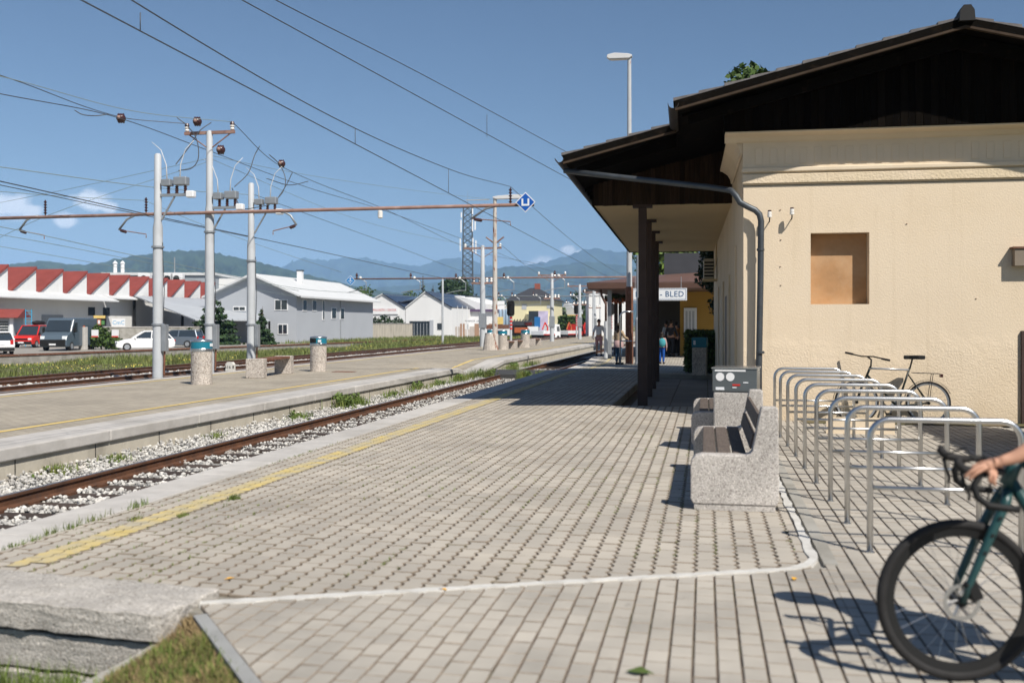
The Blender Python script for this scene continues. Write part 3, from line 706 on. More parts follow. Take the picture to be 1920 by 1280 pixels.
for i in range(1900):
    x, y, z, k = fl_pos(); zz = z+random.uniform(.15,.38)*max(.5, k); s = random.uniform(.018,.042); o = len(V); a = random.uniform(0,3.14); ca_, sa_ = math.cos(a)*s, math.sin(a)*s
    V += [(x-ca_,y-sa_,zz-.3*s),(x+sa_,y-ca_,zz),(x+ca_,y+sa_,zz+.5*s),(x-sa_,y+ca_,zz+s)]; F.append((o,o+1,o+2,o+3)); var += [random.random()]*4
me = bpy.data.meshes.new('meadow_flowers'); me.from_pydata(V, [], F); me.update(); me.materials.append(MT['flower_y'])
at = me.attributes.new('var', 'FLOAT', 'POINT'); at.data.foreach_set('value', var)
o = bpy.data.objects.new('meadow_flowers', me); COL.objects.link(o); struct(o, 'stuff', 'yellow wild flowers in the verge beyond the tracks', 'flowers')
# weeds in front of the island wall
def weed_pos():
    c = random.choice([(-8.35,22.3,.6,.8),(-8.3,23.1,.4,.6),(-8.3,19.6,.5,.4),(-8.35,26,.9,.5),(-8.4,28.5,1.2,.6),(-8.4,31,1.2,.5),(-8.3,33.5,1.5,.7),(-8.3,35.8,1.2,.9),(-7.9,36.2,.5,.9),(-6.6,36.2,.8,.9),(-6.0,36.4,.6,.7),(-8.4,43,2.5,.7),(-8.4,48,3,.6),(-8.4,16,.3,.3),(-8.35,13.0,.15,.35),(-8.4,11.8,.2,.4),(-5.6,37,.3,.7),(-8.0,41.5,1.0,.6)])
    return c[0]+random.gauss(0,.08), c[1]+random.gauss(0,c[2]*.55), -.46, c[3]
blades('track_weeds', 1700, weed_pos, .08, .50, .016, MT['grass'], 'green weeds growing in the ballast below the island platform', lean=.6, per=4, spread=.05)
def flow2():
    return
# grass in front
def lawn_pos():
    y = random.uniform(3.3,4.85); xl = float(np.interp(-y, [-4.86,-4.45,-3.9,-2.9], [-2.68,-2.88,-2.97,-2.97])); e = E0.lerp(E1, (4.85-y)/1.25); xr = e.x-.05
    f = random.random(); zl = float(np.interp(-y, [-4.86,-4.45,-3.9,-2.9], [-.10,-.22,-.30,-.36]))
    return xl+(xr-xl)*f, y, zl+(-.015-zl)*f**.8-.005, .6+.6*random.random()
def lawn_dry():
    while True:
        p = lawn_pos()
        if mnoise.noise((p[0]*2.2, p[1]*2.2, 7)) > -.12 or random.random() < .35: return p
def lawn_green():
    while True:
        p = lawn_pos()
        if mnoise.noise((p[0]*2.2, p[1]*2.2, 7)) < .2+.25*(4.5-p[1]): return p
blades('lawn_grass', 1500, lawn_green, .025, .075, .006, MT['grass'], 'short green grass beside the edging board', lean=.8, per=5, spread=.02)
blades('dry_lawn_grass', 7500, lawn_dry, .015, .05, .006, MT['dry_grass'], 'dry straw coloured patches in the lawn corner', lean=1.2, per=5, spread=.02)
def pit_pos(): return random.uniform(-4.6,-3.1), random.uniform(4.2,4.88), -.50, .8
blades('pit_grass', 900, pit_pos, .10, .34, .009, MT['grass'], 'long green grass growing below the platform end wall', lean=.6, per=5, spread=.03)
V = []; F = []
for i in range(420):
    x, y = random.uniform(-4.0,-3.12), random.uniform(4.35,4.86); z = -.485+random.uniform(0,.05); a = random.uniform(0,6.28); sz = random.uniform(.015,.04); o = len(V); c_, s_ = math.cos(a)*sz, math.sin(a)*sz
    V += [(x-c_,y-s_,z),(x+s_*.5,y-c_*.5,z+.012*random.random()),(x+c_,y+s_,z+.02*random.random()),(x-s_*.5,y+c_*.5,z+.012)]; F.append((o,o+1,o+2,o+3))
me = bpy.data.meshes.new('dry_leaves'); me.from_pydata(V, [], F); me.update(); me.materials.append(mat('dry_leaf',(.20,.09,.05),.9,.35,9)); o = bpy.data.objects.new('dry_leaves', me); COL.objects.link(o); struct(o, 'stuff', 'brown dry leaves lying below the platform end wall', 'leaves')
def joint_pos():
    while True:
        i = random.randint(-35, 5); x = (i+.5)*.132; y = 5.4+9*random.random()**1.5
        if y < 5.6+(x+2.7)*.43 and x > -2.7: continue
        if x < -4.7 or x > .6: continue
        if mnoise.noise((x*1.6, y*.35, 11)) > .05: return x, y, -.010, .5+random.random()
blades('joint_weeds', 1000, joint_pos, .006, .026, .007, MT['grass'], 'tiny green weeds sprouting in the paving joints', lean=.9, per=5, spread=.012)
def kerbw(): 
    c = random.choice([(-4.74,6.6,.12,.9),(-4.74,7.5,.25,1),(-4.74,6.2,.1,.6),(-4.45,7.2,.04,.5),(-4.15,7.4,.04,.5),(-4.74,11,.8,.4),(-4.1,8.2,.03,.8)])
    return c[0]+random.gauss(0,.012), c[1]+random.gauss(0,c[2]), -.01, c[3]
blades('kerb_weeds', 160, kerbw, .03, .09, .007, MT['grass'], 'small grass tufts along the near kerb stones', lean=.6, per=5, spread=.015)
# ================================================================ station building
BR = math.radians(1.05); C0 = Q(1394, 690, 16.2); C0 = Vector((C0.x, C0.y, 0))
RB = Matrix.Rotation(-BR, 3, 'Z'); CAML = RB @ (Vector((0,0,H))-C0)
def _ray(px, py):
    u = (px-960)/FPX; return RB @ Vector((u*CA-SA, CA+u*SA, (HY-py)/FPX))
def BLy(px, py, y=0.0):
    r = _ray(px, py); t = (y-CAML.y)/r.y; return CAML+r*t
def BLx(px, py, x=0.0):
    r = _ray(px, py); t = (x-CAML.x)/r.x; return CAML+r*t
# rough-cast plaster with a coarser, patchy zone low on the wall
def roughcast():
    m = mat('roughcast', (.71,.59,.44), .96, .05, .8, 0, col2=(.655,.535,.385), mix=.38, mscale=.8); t = m.node_tree; n = t.nodes; l = t.links; b = n['Principled BSDF']
    tcx = n.new('ShaderNodeTexCoord')
    def nz(s, d=4, r=.6):
        q = n.new('ShaderNodeTexNoise'); q.inputs['Scale'].default_value = s; q.inputs['Detail'].default_value = d; q.inputs['Roughness'].default_value = r; l.new(tcx.outputs['Object'], q.inputs['Vector']); return q.outputs['Fac']
    sp = n.new('ShaderNodeSeparateXYZ'); l.new(tcx.outputs['Object'], sp.inputs[0])
    def mth(op, a, b2, cl=False):
        q = n.new('ShaderNodeMath'); q.operation = op; q.use_clamp = cl
        for i, v in enumerate((a, b2)):
            if isinstance(v, (int, float)): q.inputs[i].default_value = v
            else: l.new(v, q.inputs[i])
        return q.outputs[0]
    edge = mth('ADD', mth('MULTIPLY', nz(1.1, 5), 1.6), .55)
    mask = mth('MULTIPLY', mth('SUBTRACT', edge, sp.outputs['Z']), 3.0, True)
    h = mth('ADD', mth('MULTIPLY', nz(38, 4), .5), mth('MULTIPLY', mth('MULTIPLY', nz(30, 5, .65), 1.15), mask))
    h = mth('ADD', h, mth('MULTIPLY', mask, .15))
    bp = n.new('ShaderNodeBump'); bp.inputs['Strength'].default_value = .55; bp.inputs['Distance'].default_value = .02; l.new(h, bp.inputs['Height']); l.new(bp.outputs[0], b.inputs['Normal'])
    # splashed, dirty base and faint rain streaks
    st = n.new('ShaderNodeMapping'); st.inputs['Scale'].default_value = (5,5,.25); l.new(tcx.outputs['Object'], st.inputs[0]); sn = n.new('ShaderNodeTexNoise'); sn.inputs['Scale'].default_value = 1.6; sn.inputs['Detail'].default_value = 6; l.new(st.outputs[0], sn.inputs['Vector'])
    dirt = mth('MULTIPLY', mth('SUBTRACT', mth('ADD', mth('MULTIPLY', nz(2.3, 6), 1.1), .05), sp.outputs['Z']), .9, True)
    dirt = mth('ADD', mth('MULTIPLY', dirt, .5), mth('MULTIPLY', mth('SUBTRACT', sn.outputs['Fac'], .55), .8, True), True)
    old = b.inputs['Base Color'].links[0].from_socket; mxx = n.new('ShaderNodeMix'); mxx.data_type = 'RGBA'; l.new(dirt, mxx.inputs[0]); l.new(old, mxx.inputs[6]); mxx.inputs[7].default_value = (.40,.31,.19,1); l.new(mxx.outputs[2], b.inputs['Base Color'])
    return m
MT['roughcast'] = roughcast()
bd = thing('station_building', 'cream plastered station building with dark timber gable and platform canopy', 'building', C0, BR)
W1, W2 = BLy(1520,437), BLy(1630,570)
WD_ = 6.7; LEN = 17.6
YV = -1.0
ap = BLy(1810,30,YV); ev = BLy(1266,186,YV); sl_r = (ap.z-ev.z)/(ap.x-ev.x)
def rz_(x): return ap.z-sl_r*abs(x-ap.x)
zb = BLy(1370,247,-.35).z
xe2 = BLy(1056,301,.75).x
mb = MB()
mb.box(0, W1.x, 0, .3, -.2, zb); mb.box(W2.x, WD_, 0, .3, -.2, zb); mb.box(W1.x, W2.x, 0, .3, -.2, W2.z); mb.box(W1.x, W2.x, 0, .3, W1.z, zb)
mb.build('front_wall', MT['roughcast'], bd)
mb = MB(); mb.box(0, .3, .3, LEN, -.2, zb); mb.box(WD_-.3, WD_, .3, LEN, -.2, zb); mb.box(.3, WD_-.3, LEN-.3, LEN, -.2, zb); mb.build('side_wall', MT['plaster'], bd)
brd = MB().box(W1.x+.005, W2.x-.005, .235, .26, W2.z+.005, W1.z-.005).build('window_board', MT['board'], bd)
MB().box(W1.x-.01, W2.x+.02, -.02, .23, W2.z-.03, W2.z).build('window_sill', MT['plaster_smooth'], bd)
# frieze, ledges, cornice
zl = BLy(1395,349).z; zc = BLy(1395,326).z
MB().box(-.012, WD_+.012, -.012, -.001, zc, zb-.02).build('frieze', MT['plaster_smooth'], bd)
MB().box(-.02, WD_+.02, -.045, -.001, zl+.03, zc-.02).build('string_course', MT['plaster'], bd, bevel=.01)
MB().box(-.03, WD_+.03, -.055, -.013, zc+.012, zc+.085).build('string_course', MT['plaster_smooth'], bd, bevel=.015)
MB().box(-.008, WD_+.008, -.006, -.001, zl-.004, zl+.003).build('crack_line', MT['verge'], bd)
fp = MB().box(-.055, .055, -.021, -.0125, 0, zb-zc-.36); fpo = fp.build('frieze_panel', MT['plaster_smooth'], bd, bevel=.004)
fpo.location = (.24, 0, zc+.14)
for i in range(1, 27):
    c = fpo.copy(); COL.objects.link(c); c.parent = bd; c.location = (.24+i*.235+random.uniform(-.012,.012), 0, zc+.14)
pr = [(0,zb-.30),(-.03,zb-.29),(-.05,zb-.20),(-.10,zb-.12),(-.20,zb-.05),(-.24,zb-.04),(-.24,zb),(0,zb)]
MB().prism([(-.013,zb-.13),(-.05,zb-.11),(-.10,zb-.05),(-.31,zb-.025),(-.318,zb-.02),(-.318,zb),(-.013,zb)], -.30, WD_+.3, 'x').build('cornice', MT['plaster_smooth'], bd)
MB().prism([(y-.013, z) for y, z in pr], .02, 3.6, 'y').build('cornice', MT['plaster_smooth'], bd)
# gable boards
xb0 = BLy(1357,247,-.35).x; xb1 = 2*ap.x-xb0; x = xb0; bw = .112
MB().box(xb0, xb1, -.324, -.1, zb+.001, zb+.1).build('gable_sill', MT['verge'], bd)
while x < xb1:
    x2 = min(x+bw-.006, xb1); th = random.uniform(0, .008); zt0 = rz_(x)-.15; zt1 = rz_(x2)-.15
    mb = MB(); mb.add([(x,-.352-th,zb+.004),(x2,-.352-th,zb+.004),(x2,-.352-th,zt1),(x,-.352-th,zt0),(x,-.325,zb+.004),(x2,-.325,zb+.004),(x2,-.325,zt1),(x,-.325,zt0)],
                      [(0,1,2,3),(7,6,5,4),(0,4,5,1),(1,5,6,2),(2,6,7,3),(3,7,4,0)])
    mb.build('gable_board', MT['dark_wood'], bd); x += bw
# roof
def slope(name, xa, xb, y0, y1, off0, off1, m):
    mb = MB(); mb.prism([(xa, rz_(xa)-off0),(xb, rz_(xb)-off0),(xb, rz_(xb)-off1),(xa, rz_(xa)-off1)], y0, y1, 'y'); return mb.build(name, m, bd)
xr_e = 2*ap.x-ev.x
rf = slope('roof', ev.x, ap.x, YV, LEN+.6, .03, .13, MT['verge'])
slope('roof', xr_e, ap.x, YV, LEN+.6, .03, .13, MT['verge'])
slope('canopy_roof', xe2, ev.x, .75, LEN+.6, .03, .13, MT['verge'])
def courses(xa, xb, y0):
    n_ = int(abs(xa-xb)/.42)+1
    for i in range(n_):
        a = xa+(xb-xa)*i/n_; b = xa+(xb-xa)*(i+1)/n_
        mb = MB(); mb.prism([(a, rz_(a)+.022),(b, rz_(b)-.012),(b, rz_(b)-.028),(a, rz_(a)-.028)], y0-.03+random.uniform(-.012,.012), LEN+.62, 'y'); mb.build('tile_course', MT['slate'], bd)
courses(ev.x-.03, ap.x, YV); courses(xr_e+.03, ap.x, YV); courses(xe2-.03, ev.x-.04, .75)
for xa, xb, yv in ((ev.x, ap.x, YV), (xr_e, ap.x, YV), (xe2, ev.x, .75)):
    mb = MB(); mb.prism([(xa, rz_(xa)-.035),(xb, rz_(xb)-.035),(xb, rz_(xb)-.15),(xa, rz_(xa)-.15)], yv-.035, yv-.003, 'y'); mb.build('bargeboard', MT['verge'], bd)
    mb = MB(); mb.prism([(xa, rz_(xa)-.151),(xb, rz_(xb)-.151),(xb, rz_(xb)-.185),(xa, rz_(xa)-.185)], yv-.05, yv+.02, 'y'); mb.build('bargeboard_trim', MT['trim'], bd)
    mb = MB(); mb.prism([(xa+.2*(1 if xb > xa else -1), rz_(xa)-.18),(xb, rz_(xb)-.14),(xb, rz_(xb)-.36),(xa+.2*(1 if xb > xa else -1), rz_(xa)-.32)], yv+.42, yv+.52, 'y'); mb.build('rafter', MT['verge'], bd)
mb = MB(); mb.tube([(ap.x, YV-.06, ap.z-.0),(ap.x, LEN+.6, ap.z)], .10, 10); mb.build('ridge_cap', MT['black'], bd, smooth=False)
MB().prism([(ap.x-.11, ap.z-.10),(ap.x+.11, ap.z-.10),(ap.x+.10, ap.z+.05),(ap.x+.05, ap.z+.13),(ap.x-.05, ap.z+.13),(ap.x-.10, ap.z+.05)], YV-.12, YV+.1, 'y').build('ridge_end', MT['black'], bd)
def half_gutter(x, y0, y1, z, r=.075):
    mb = MB(); n_ = 9
    for y in (y0, y1):
        for rr_ in (r, r-.008):
            for j in range(n_): an = math.pi*j/(n_-1); mb.v.append((x-rr_*math.cos(an), y, z-rr_*math.sin(an)))
    for j in range(n_-1):
        mb.f += [(j, j+1, 2*n_+j+1, 2*n_+j),(n_+j, 3*n_+j, 3*n_+j+1, n_+j+1),(j, n_+j, n_+j+1, j+1),(2*n_+j, 2*n_+j+1, 3*n_+j+1, 3*n_+j)]
    return mb.build('gutter', MT['gutter'], bd)
half_gutter(ev.x-.03, YV-.05, .9, rz_(ev.x)-.07, .085); half_gutter(xe2-.06, .66, LEN+.6, rz_(xe2)-.09, .08); half_gutter(xr_e+.03, YV-.05, LEN, rz_(xr_e)-.07, .085)
# main eave soffit (dark boards) between gable and canopy
slope('eave_soffit', ev.x+.1, .02, YV+.55, 4.0, .15, .19, MT['verge'])
# canopy box
cb0 = BLy(1113,385,4.05); zs = cb0.z; xs0 = cb0.x; xs1 = -.001
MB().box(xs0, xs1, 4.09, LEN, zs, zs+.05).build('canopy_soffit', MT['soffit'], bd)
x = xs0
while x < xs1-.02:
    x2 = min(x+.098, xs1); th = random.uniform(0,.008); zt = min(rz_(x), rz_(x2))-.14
    MB().box(x, x2-.005, 4.05-th, 4.075, zs-.02+random.uniform(0,.008), zt).build('canopy_board', MT['sunlit_board'], bd); x += .098
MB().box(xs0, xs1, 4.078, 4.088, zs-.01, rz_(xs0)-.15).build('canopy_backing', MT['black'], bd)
MB().box(xs0-.03, xs0-.003, 4.05, LEN, zs-.02, rz_(xs0)-.15).build('canopy_fascia', MT['verge'], bd)
MB().box(xs0-.03, .02, LEN+.002, LEN+.03, zs-.02, rz_(-1)-.15).build('canopy_fascia', MT['verge'], bd)
for k in range(22):
    y = 4.3+k*.62; mb = MB(); mb.prism([(xe2+.02, rz_(xe2)-.131),(xs0-.04, rz_(xs0)-.131),(xs0-.04, rz_(xs0)-.20),(xe2+.02, rz_(xe2)-.20)], y, y+.09, 'y'); mb.build('rafter_tail', MT['verge'], bd)
# posts
pb = RB @ (D(1205,762,-.15)-C0); 
for k in range(4):
    y = pb.y+[0,2.95,5.9,9.2][k]; mb = MB(); mb.box(pb.x-.085, pb.x+.085, y-.085, y+.085, -.2, zs-.06); o = mb.build('canopy_post', MT['brown_steel'], bd, bevel=.012)
    MB().box(pb.x-.10, pb.x+.10, y-.10, y+.10, -.152, 1.75 if k else 2.1).build('post_sleeve', MT['brown_steel'], o, bevel=.01)
    MB().box(pb.x-.20, pb.x+.20, y-.12, y+.12, zs-.059, zs-.004).build('capital', MT['brown_steel'], o)
# side wall reliefs and doors in the shade
for y0, y1, z1 in ((2.2,2.55,3.0),(4.9,5.9,2.6),(8.4,9.4,2.6),(12,13,2.6)):
    MB().box(-.035, -.001, y0, y1, 0, z1).build('pilaster', MT['plaster'], bd)
MB().box(-.02, -.0, 6.2, 7.3, -.12, 2.2).build('side_door', MT['brown_steel'], bd)
# downpipe
P = [BLy(1058,320,.95), BLy(1150,331,.75), BLy(1240,341,.5), BLy(1330,351,.2), BLy(1371,357,-.02), BLy(1381,368,-.10), BLy(1388,380,-.13), BLy(1403,388,-.15), BLy(1416,394,-.15), BLy(1424,402,-.15), BLy(1427,414,-.15), BLy(1426,520,-.14), BLy(1423,690,-.13)]
P.append(Vector((P[-1].x, P[-1].y, .06)))
dp = MB().tube(P, .05, 10).build('downpipe', MT['zinc'], bd, smooth=True)
for zz in (2.75, 1.1): MB().lathe([(.056,-.02),(.062,-.015),(.062,.015),(.056,.02)], (P[-3].x, -.145, zz), 12).build('pipe_clip', MT['zinc'], dp)
dbx = BLx(1060,320, xe2-.05)
# wall insulators with brackets
for px, py in ((1443,402),(1485,397)):
    q = BLy(px, py, -.16); ins = MB(); ins.tube([(q.x,-.0,q.z-.11),(q.x,-.10,q.z-.115),(q.x,-.155,q.z-.09),(q.x,-.16,q.z-.03)], .010, 6)
    io = ins.build('insulator_bracket', MT['black'], bd)
    MB().lathe([(.018,-.05),(.036,-.045),(.036,-.01),(.028,-.005),(.034,.0),(.034,.03),(.022,.05)], (q.x, -.16, q.z), 10).build('insulator', MT['ins_white'], io, smooth=False)
    MB().lathe([(.030,.045),(.030,.065),(.012,.07)], (q.x, -.16, q.z), 10).build('insulator_cap', MT['insulator'], io)
for px, py in ((1463,394),(1464,450),(1463,500),(1464,535),(1700,420),(1830,560)):
    q = BLy(px, py); MB().lathe([(.012,0),(.012,.006)], (0,0,0), 8).build('wall_plug', MT['rusty'], bd).location = (q.x,-.004,q.z); bd.children[-1].rotation_euler = (math.pi/2,0,0)
# service box and dark door edge at the right
q = BLy(1903,466,-.16); MB().box(q.x, q.x+.5, -.16, -.001, BLy(1903,498,-.16).z, q.z).build('service_box', mat('svc',(.22,.18,.14),.8,.1,4), bd)
MB().box(q.x-.03, q.x+.53, -.18, -.0012, q.z+.001, q.z+.03).build('service_box_lid', MT['rusty'], bd)
q = BLy(1916,620,-.05); MB().box(q.x, q.x+.9, -.05, -.001, 0, q.z).build('side_panel', MT['brown_steel'], bd)
# soil bed along the wall
def bw_(x, y): return (C0+Matrix.Rotation(BR,3,'Z')@Vector((x,y,0)))
bp0 = [bw_(.9,-.45), bw_(5.0,-.45), bw_(5.0,-.01), bw_(.9,-.01)]
plane('soil_bed', [(p.x, p.y) for p in bp0], .009, MT['earth'])
# air conditioner on the side wall
q = BLx(1344,527,0); ac = thing('air_conditioner', 'cream air conditioner hanging on the shaded side wall under the canopy', 'air conditioner', (0,0,0), BR)
ac.location = C0+Matrix.Rotation(BR,3,'Z')@Vector((0, q.y, q.z))
MB().box(-.40,-.08,-.4,.4,.06,.66).build('casing', mat('ac',(.50,.46,.38),.6,.05,3), ac, bevel=.02)
mb = MB(); 
for k in range(5): MB().box(-.38,-.10,-.412,-.401,.12+.1*k,.17+.1*k).build('grille_slat', MT['black'], ac)
MB().box(-.42,-.002,-.42,.42,.0,.05).build('bracket', MT['soffit'], ac)
MB().tube([(-.1,-.42,.3),(-.04,-.45,.5),(-.03,-.46,.9),(-.03,-.44,1.1)], .018, 6).build('hose', MT['soffit'], ac)
# ================================================================ bike racks
def rack_mb():
    w_, h_, r = .96, .905, .13; pts = [(0,0,0),(0,0,h_-r)]
    for k in range(1, 7): an = math.pi/2*k/6; pts.append((r-r*math.cos(an), 0, h_-r+r*math.sin(an)))
    for k in range(0, 7): an = math.pi/2*k/6; pts.append((w_-r+r*math.sin(an), 0, h_-r+r*math.cos(an)))
    pts.append((w_,0,0)); return MB().tube(pts, .021, 10)
ords = ['nearest the camera','second from the camera','third from the camera','fourth from the camera','fifth, in the middle of the row','fourth from the wall','third from the wall','second from the wall','nearest the cream wall']
r0 = thing('bike_rack', 'x', 'bike rack', (1.10,7.12,0), 0, 'steel hoop bike racks beside the bench')
rack_mb().build('hoop', MT['steel'], r0, smooth=True)
MB().tube([(.02,0,.44),(.94,0,.44)], .014, 8).build('cross_bar', MT['steel'], r0, smooth=True)
for xx in (0,.96): MB().lathe([(.034,0),(.034,.006),(.022,.012)], (xx,0,0), 12).build('foot_collar', MT['steel'], r0)
for k in range(9):
    r = r0 if k == 0 else dup(r0); r.location = (1.10-.012*k+random.uniform(-.006,.006), 7.12+k*.995, .0); r.rotation_euler = (0,0,random.uniform(-.012,.012)); r['label'] = 'stainless steel hoop bike rack, '+ords[k]
# ================================================================ benches
def bench(name, label, loc, ln=2.42):
    b = thing(name, label, 'bench', loc, 0, 'concrete platform benches with wooden slats')
    prof = [(.02,.05),(0,.09),(0,.38),(.012,.42),(.04,.45),(.09,.463),(.45,.463),(.485,.475),(.505,.50),(.575,.85),(.585,.863),(.70,.863),(.715,.85),(.72,.1),(.70,.05)]
    for k, y in enumerate((0, ln-.16)):
        p = MB().prism(prof, y, y+.16, 'y').build('end_panel', MT['agg'], b, bevel=.012)
        MB().prism([(.03,0),(.03,.052),(.69,.052),(.69,0)], y+.01, y+.15, 'y').build('foot', MT['agg'], p)
    for i, x in enumerate((.10,.225,.35)): MB().box(x, x+.11, .155, ln-.155, .435, .470).build('seat_slat', MT['wood_slat'], b, bevel=.006)
    for i, (x, z) in enumerate(((.505,.56),(.548,.73))):
        R = Matrix.Rotation(.2, 3, 'Y'); MB().cbox((x+.012, ln/2, z), (.035, ln-.31, .125), M=R).build('back_slat', MT['wood_slat'], b, bevel=.006)
    return b
b1 = bench('bench', 'nearest bench with pebbled concrete ends and dark slats beside the racks', (-.12,8.48,0))
b2 = dup(b1, (-.17,12.6,0), 0, 'second pebbled concrete bench, half hidden behind the square bin')
# ================================================================ bins beside the building
q = Q(1381,700,12.1); nb = thing('litter_bin', 'square pebbled concrete litter bin with steel ashtray head between benches', 'litter bin', (q.x,q.y,0), -.12)
MB().box(-.25,.25,-.25,.25,0,.75).build('concrete_body', MT['agg'], nb, bevel=.02)
hd = MB(); hd.box(-.26,.26,-.26,.26,.751,1.02); ho = hd.build('steel_head', mat('bin_head',(.19,.21,.22),.35,.1,4,metal=.7), nb, bevel=.008)
MB().box(-.27,.27,-.27,.27,1.021,1.035).build('lid', MT['chrome'], ho)
for xx in (-.17,-.05): MB().tube([(xx,-.262,.925),(xx,-.266,.925)], .05, 20).build('sticker', MT['white'], ho)
for xx, zz, ww, hh, m in ((-.05,1.0,.36,.02,'white'),(.02,.83,.09,.02,'red'),(-.17,.785,.10,.035,'sign_white'),(.0,.80,.05,.012,'sign_white'),(.13,.86,.06,.012,'sign_white')):
    MB().box(xx-ww/2, xx+ww/2, -.2655, -.2625, zz-hh/2, zz+hh/2).build('sticker', MT[m], ho)
MB().box(-.2655,-.2605,-.2,.2,.84,.93).build('slot', MT['black'], ho)
q = D(1312,703); fb = thing('litter_bin', 'tall litter bin with teal head beside the hedge under the canopy end', 'litter bin', (q.x,q.y,0), -.1)
MB().box(-.21,.21,-.21,.21,0,.85).build('concrete_body', MT['agg_far'], fb, bevel=.02)
ho = MB().box(-.22,.22,-.22,.22,.852,1.15).build('teal_head', MT['teal'], fb, bevel=.01)
MB().box(-.17,-.10,-.224,-.221,.93,1.06).build('pictogram', MT['sign_white'], ho)
# ================================================================ leaf clouds
def leaves(name, n, blobs, size, m, parent=None, flat=0, world=True, shell=.55):
    V = np.zeros((n*4,3)); var = np.zeros(n*4); wts = np.array([b[3]*b[4]*b[5] if len(b) > 5 else b[3]**3 for b in blobs]); wts = wts/wts.sum()
    idx = RNG.choice(len(blobs), n, p=wts)
    dirs = RNG.normal(size=(n,3)); dirs /= np.linalg.norm(dirs, axis=1)[:,None]; rad = shell+(1-shell)*RNG.random(n)**.6
    rad = np.where(RNG.random(n) < .25, RNG.random(n)**.5, rad)
    C_ = np.array([b[:3] for b in blobs])[idx]; S_ = np.array([(b[3],b[3],b[3]) if len(b) < 6 else b[3:6] for b in blobs])[idx]
    Pn = C_+dirs*S_*rad[:,None]*(1+.12*RNG.normal(size=(n,1)))
    nrm = dirs+RNG.normal(size=(n,3))*.9; nrm /= np.linalg.norm(nrm, axis=1)[:,None]
    t = np.cross(nrm, RNG.normal(size=(n,3))); t /= np.linalg.norm(t, axis=1)[:,None]; b_ = np.cross(nrm, t)
    s = size*(.5+RNG.random(n))[:,None]
    for k, (a, c) in enumerate(((-.5,0),(0,-.33),(.5,0),(0,.33))): V[k::4] = Pn+t*s*a+b_*s*c
    var[:] = np.repeat(RNG.random(n)*.6+.4*np.abs(np.sin(Pn[:,0]*3+Pn[:,2]*2)), 4)
    F = np.arange(n*4).reshape(n,4).tolist()
    me = bpy.data.meshes.new(name)
    if parent is not None and world: V = V-np.array(parent.location)
    me.from_pydata(V.tolist(), [], F); me.update(); me.materials.append(m)
    at = me.attributes.new('var', 'FLOAT', 'POINT'); at.data.foreach_set('value', var)
    o = bpy.data.objects.new(name, me); COL.objects.link(o); o.parent = parent; return o
def tree(name, label, base, h, rad, m, n=2500, leaf=.35, crown0=.3, group=None, blobs_n=14, seed=0):
    rr = random.Random(seed+int(abs(base[0]*13+base[1]*7))); t = thing(name, label, 'tree', base, 0, group)
    tr = MB(); top = Vector((rr.uniform(-.05,.05)*h, rr.uniform(-.05,.05)*h, h*.75)); tr.tube([(0,0,-.3),(0,0,h*.2),top*.6,top], [h*.035,h*.028,h*.02,h*.006], 7)
    bl = []
    for k in range(blobs_n):
        a = rr.uniform(0,6.28); zz = h*(crown0+(1-crown0)*rr.random()**.8*.9); rf_ = (1-((zz/h-crown0-.32)/(.75))**2); r = rad*max(.15,rf_)*rr.uniform(.35,.75)
        c = Vector((math.cos(a)*r, math.sin(a)*r, zz)); bl.append((c.x,c.y,c.z, rad*rr.uniform(.28,.5)))
        if k < 7: tr.tube([(0,0,zz*.6),(c*.6+Vector((0,0,zz*.25))),c], [h*.014,h*.008,h*.003], 5)
    tr.build('trunk', MT['bark'], t)
    leaves('crown', n, bl, leaf, m, t, world=False); return t
def conifer(name, label, base, h, rad, n=2200, leaf=.4, group=None, m=None, tiers=9):
    t = thing(name, label, 'tree', base, 0, group); tr = MB(); tr.tube([(0,0,-.3),(0,0,h*.97)], [h*.025,h*.004], 7)
    bl = []; rr = random.Random(int(abs(base[0]*17)))
    for k in range(tiers):
        f = k/tiers; zz = h*(.08+.88*f); r = rad*(1-f)**.85+.04*rad
        for j in range(max(3, int(7*(1-f))+2)):
            a = rr.uniform(0,6.28); q = r*rr.uniform(.7,1.1); bl.append((math.cos(a)*q*.6, math.sin(a)*q*.6, zz-r*.12, q*.5, q*.5, h/tiers*.42)); 
            tr.tube([(0,0,zz),(math.cos(a)*q, math.sin(a)*q, zz-r*.2)], [h*.006,h*.002], 4)
    tr.build('trunk', MT['bark'], t); leaves('crown', n, bl, leaf, m or MT['needle'], t, world=False); return t
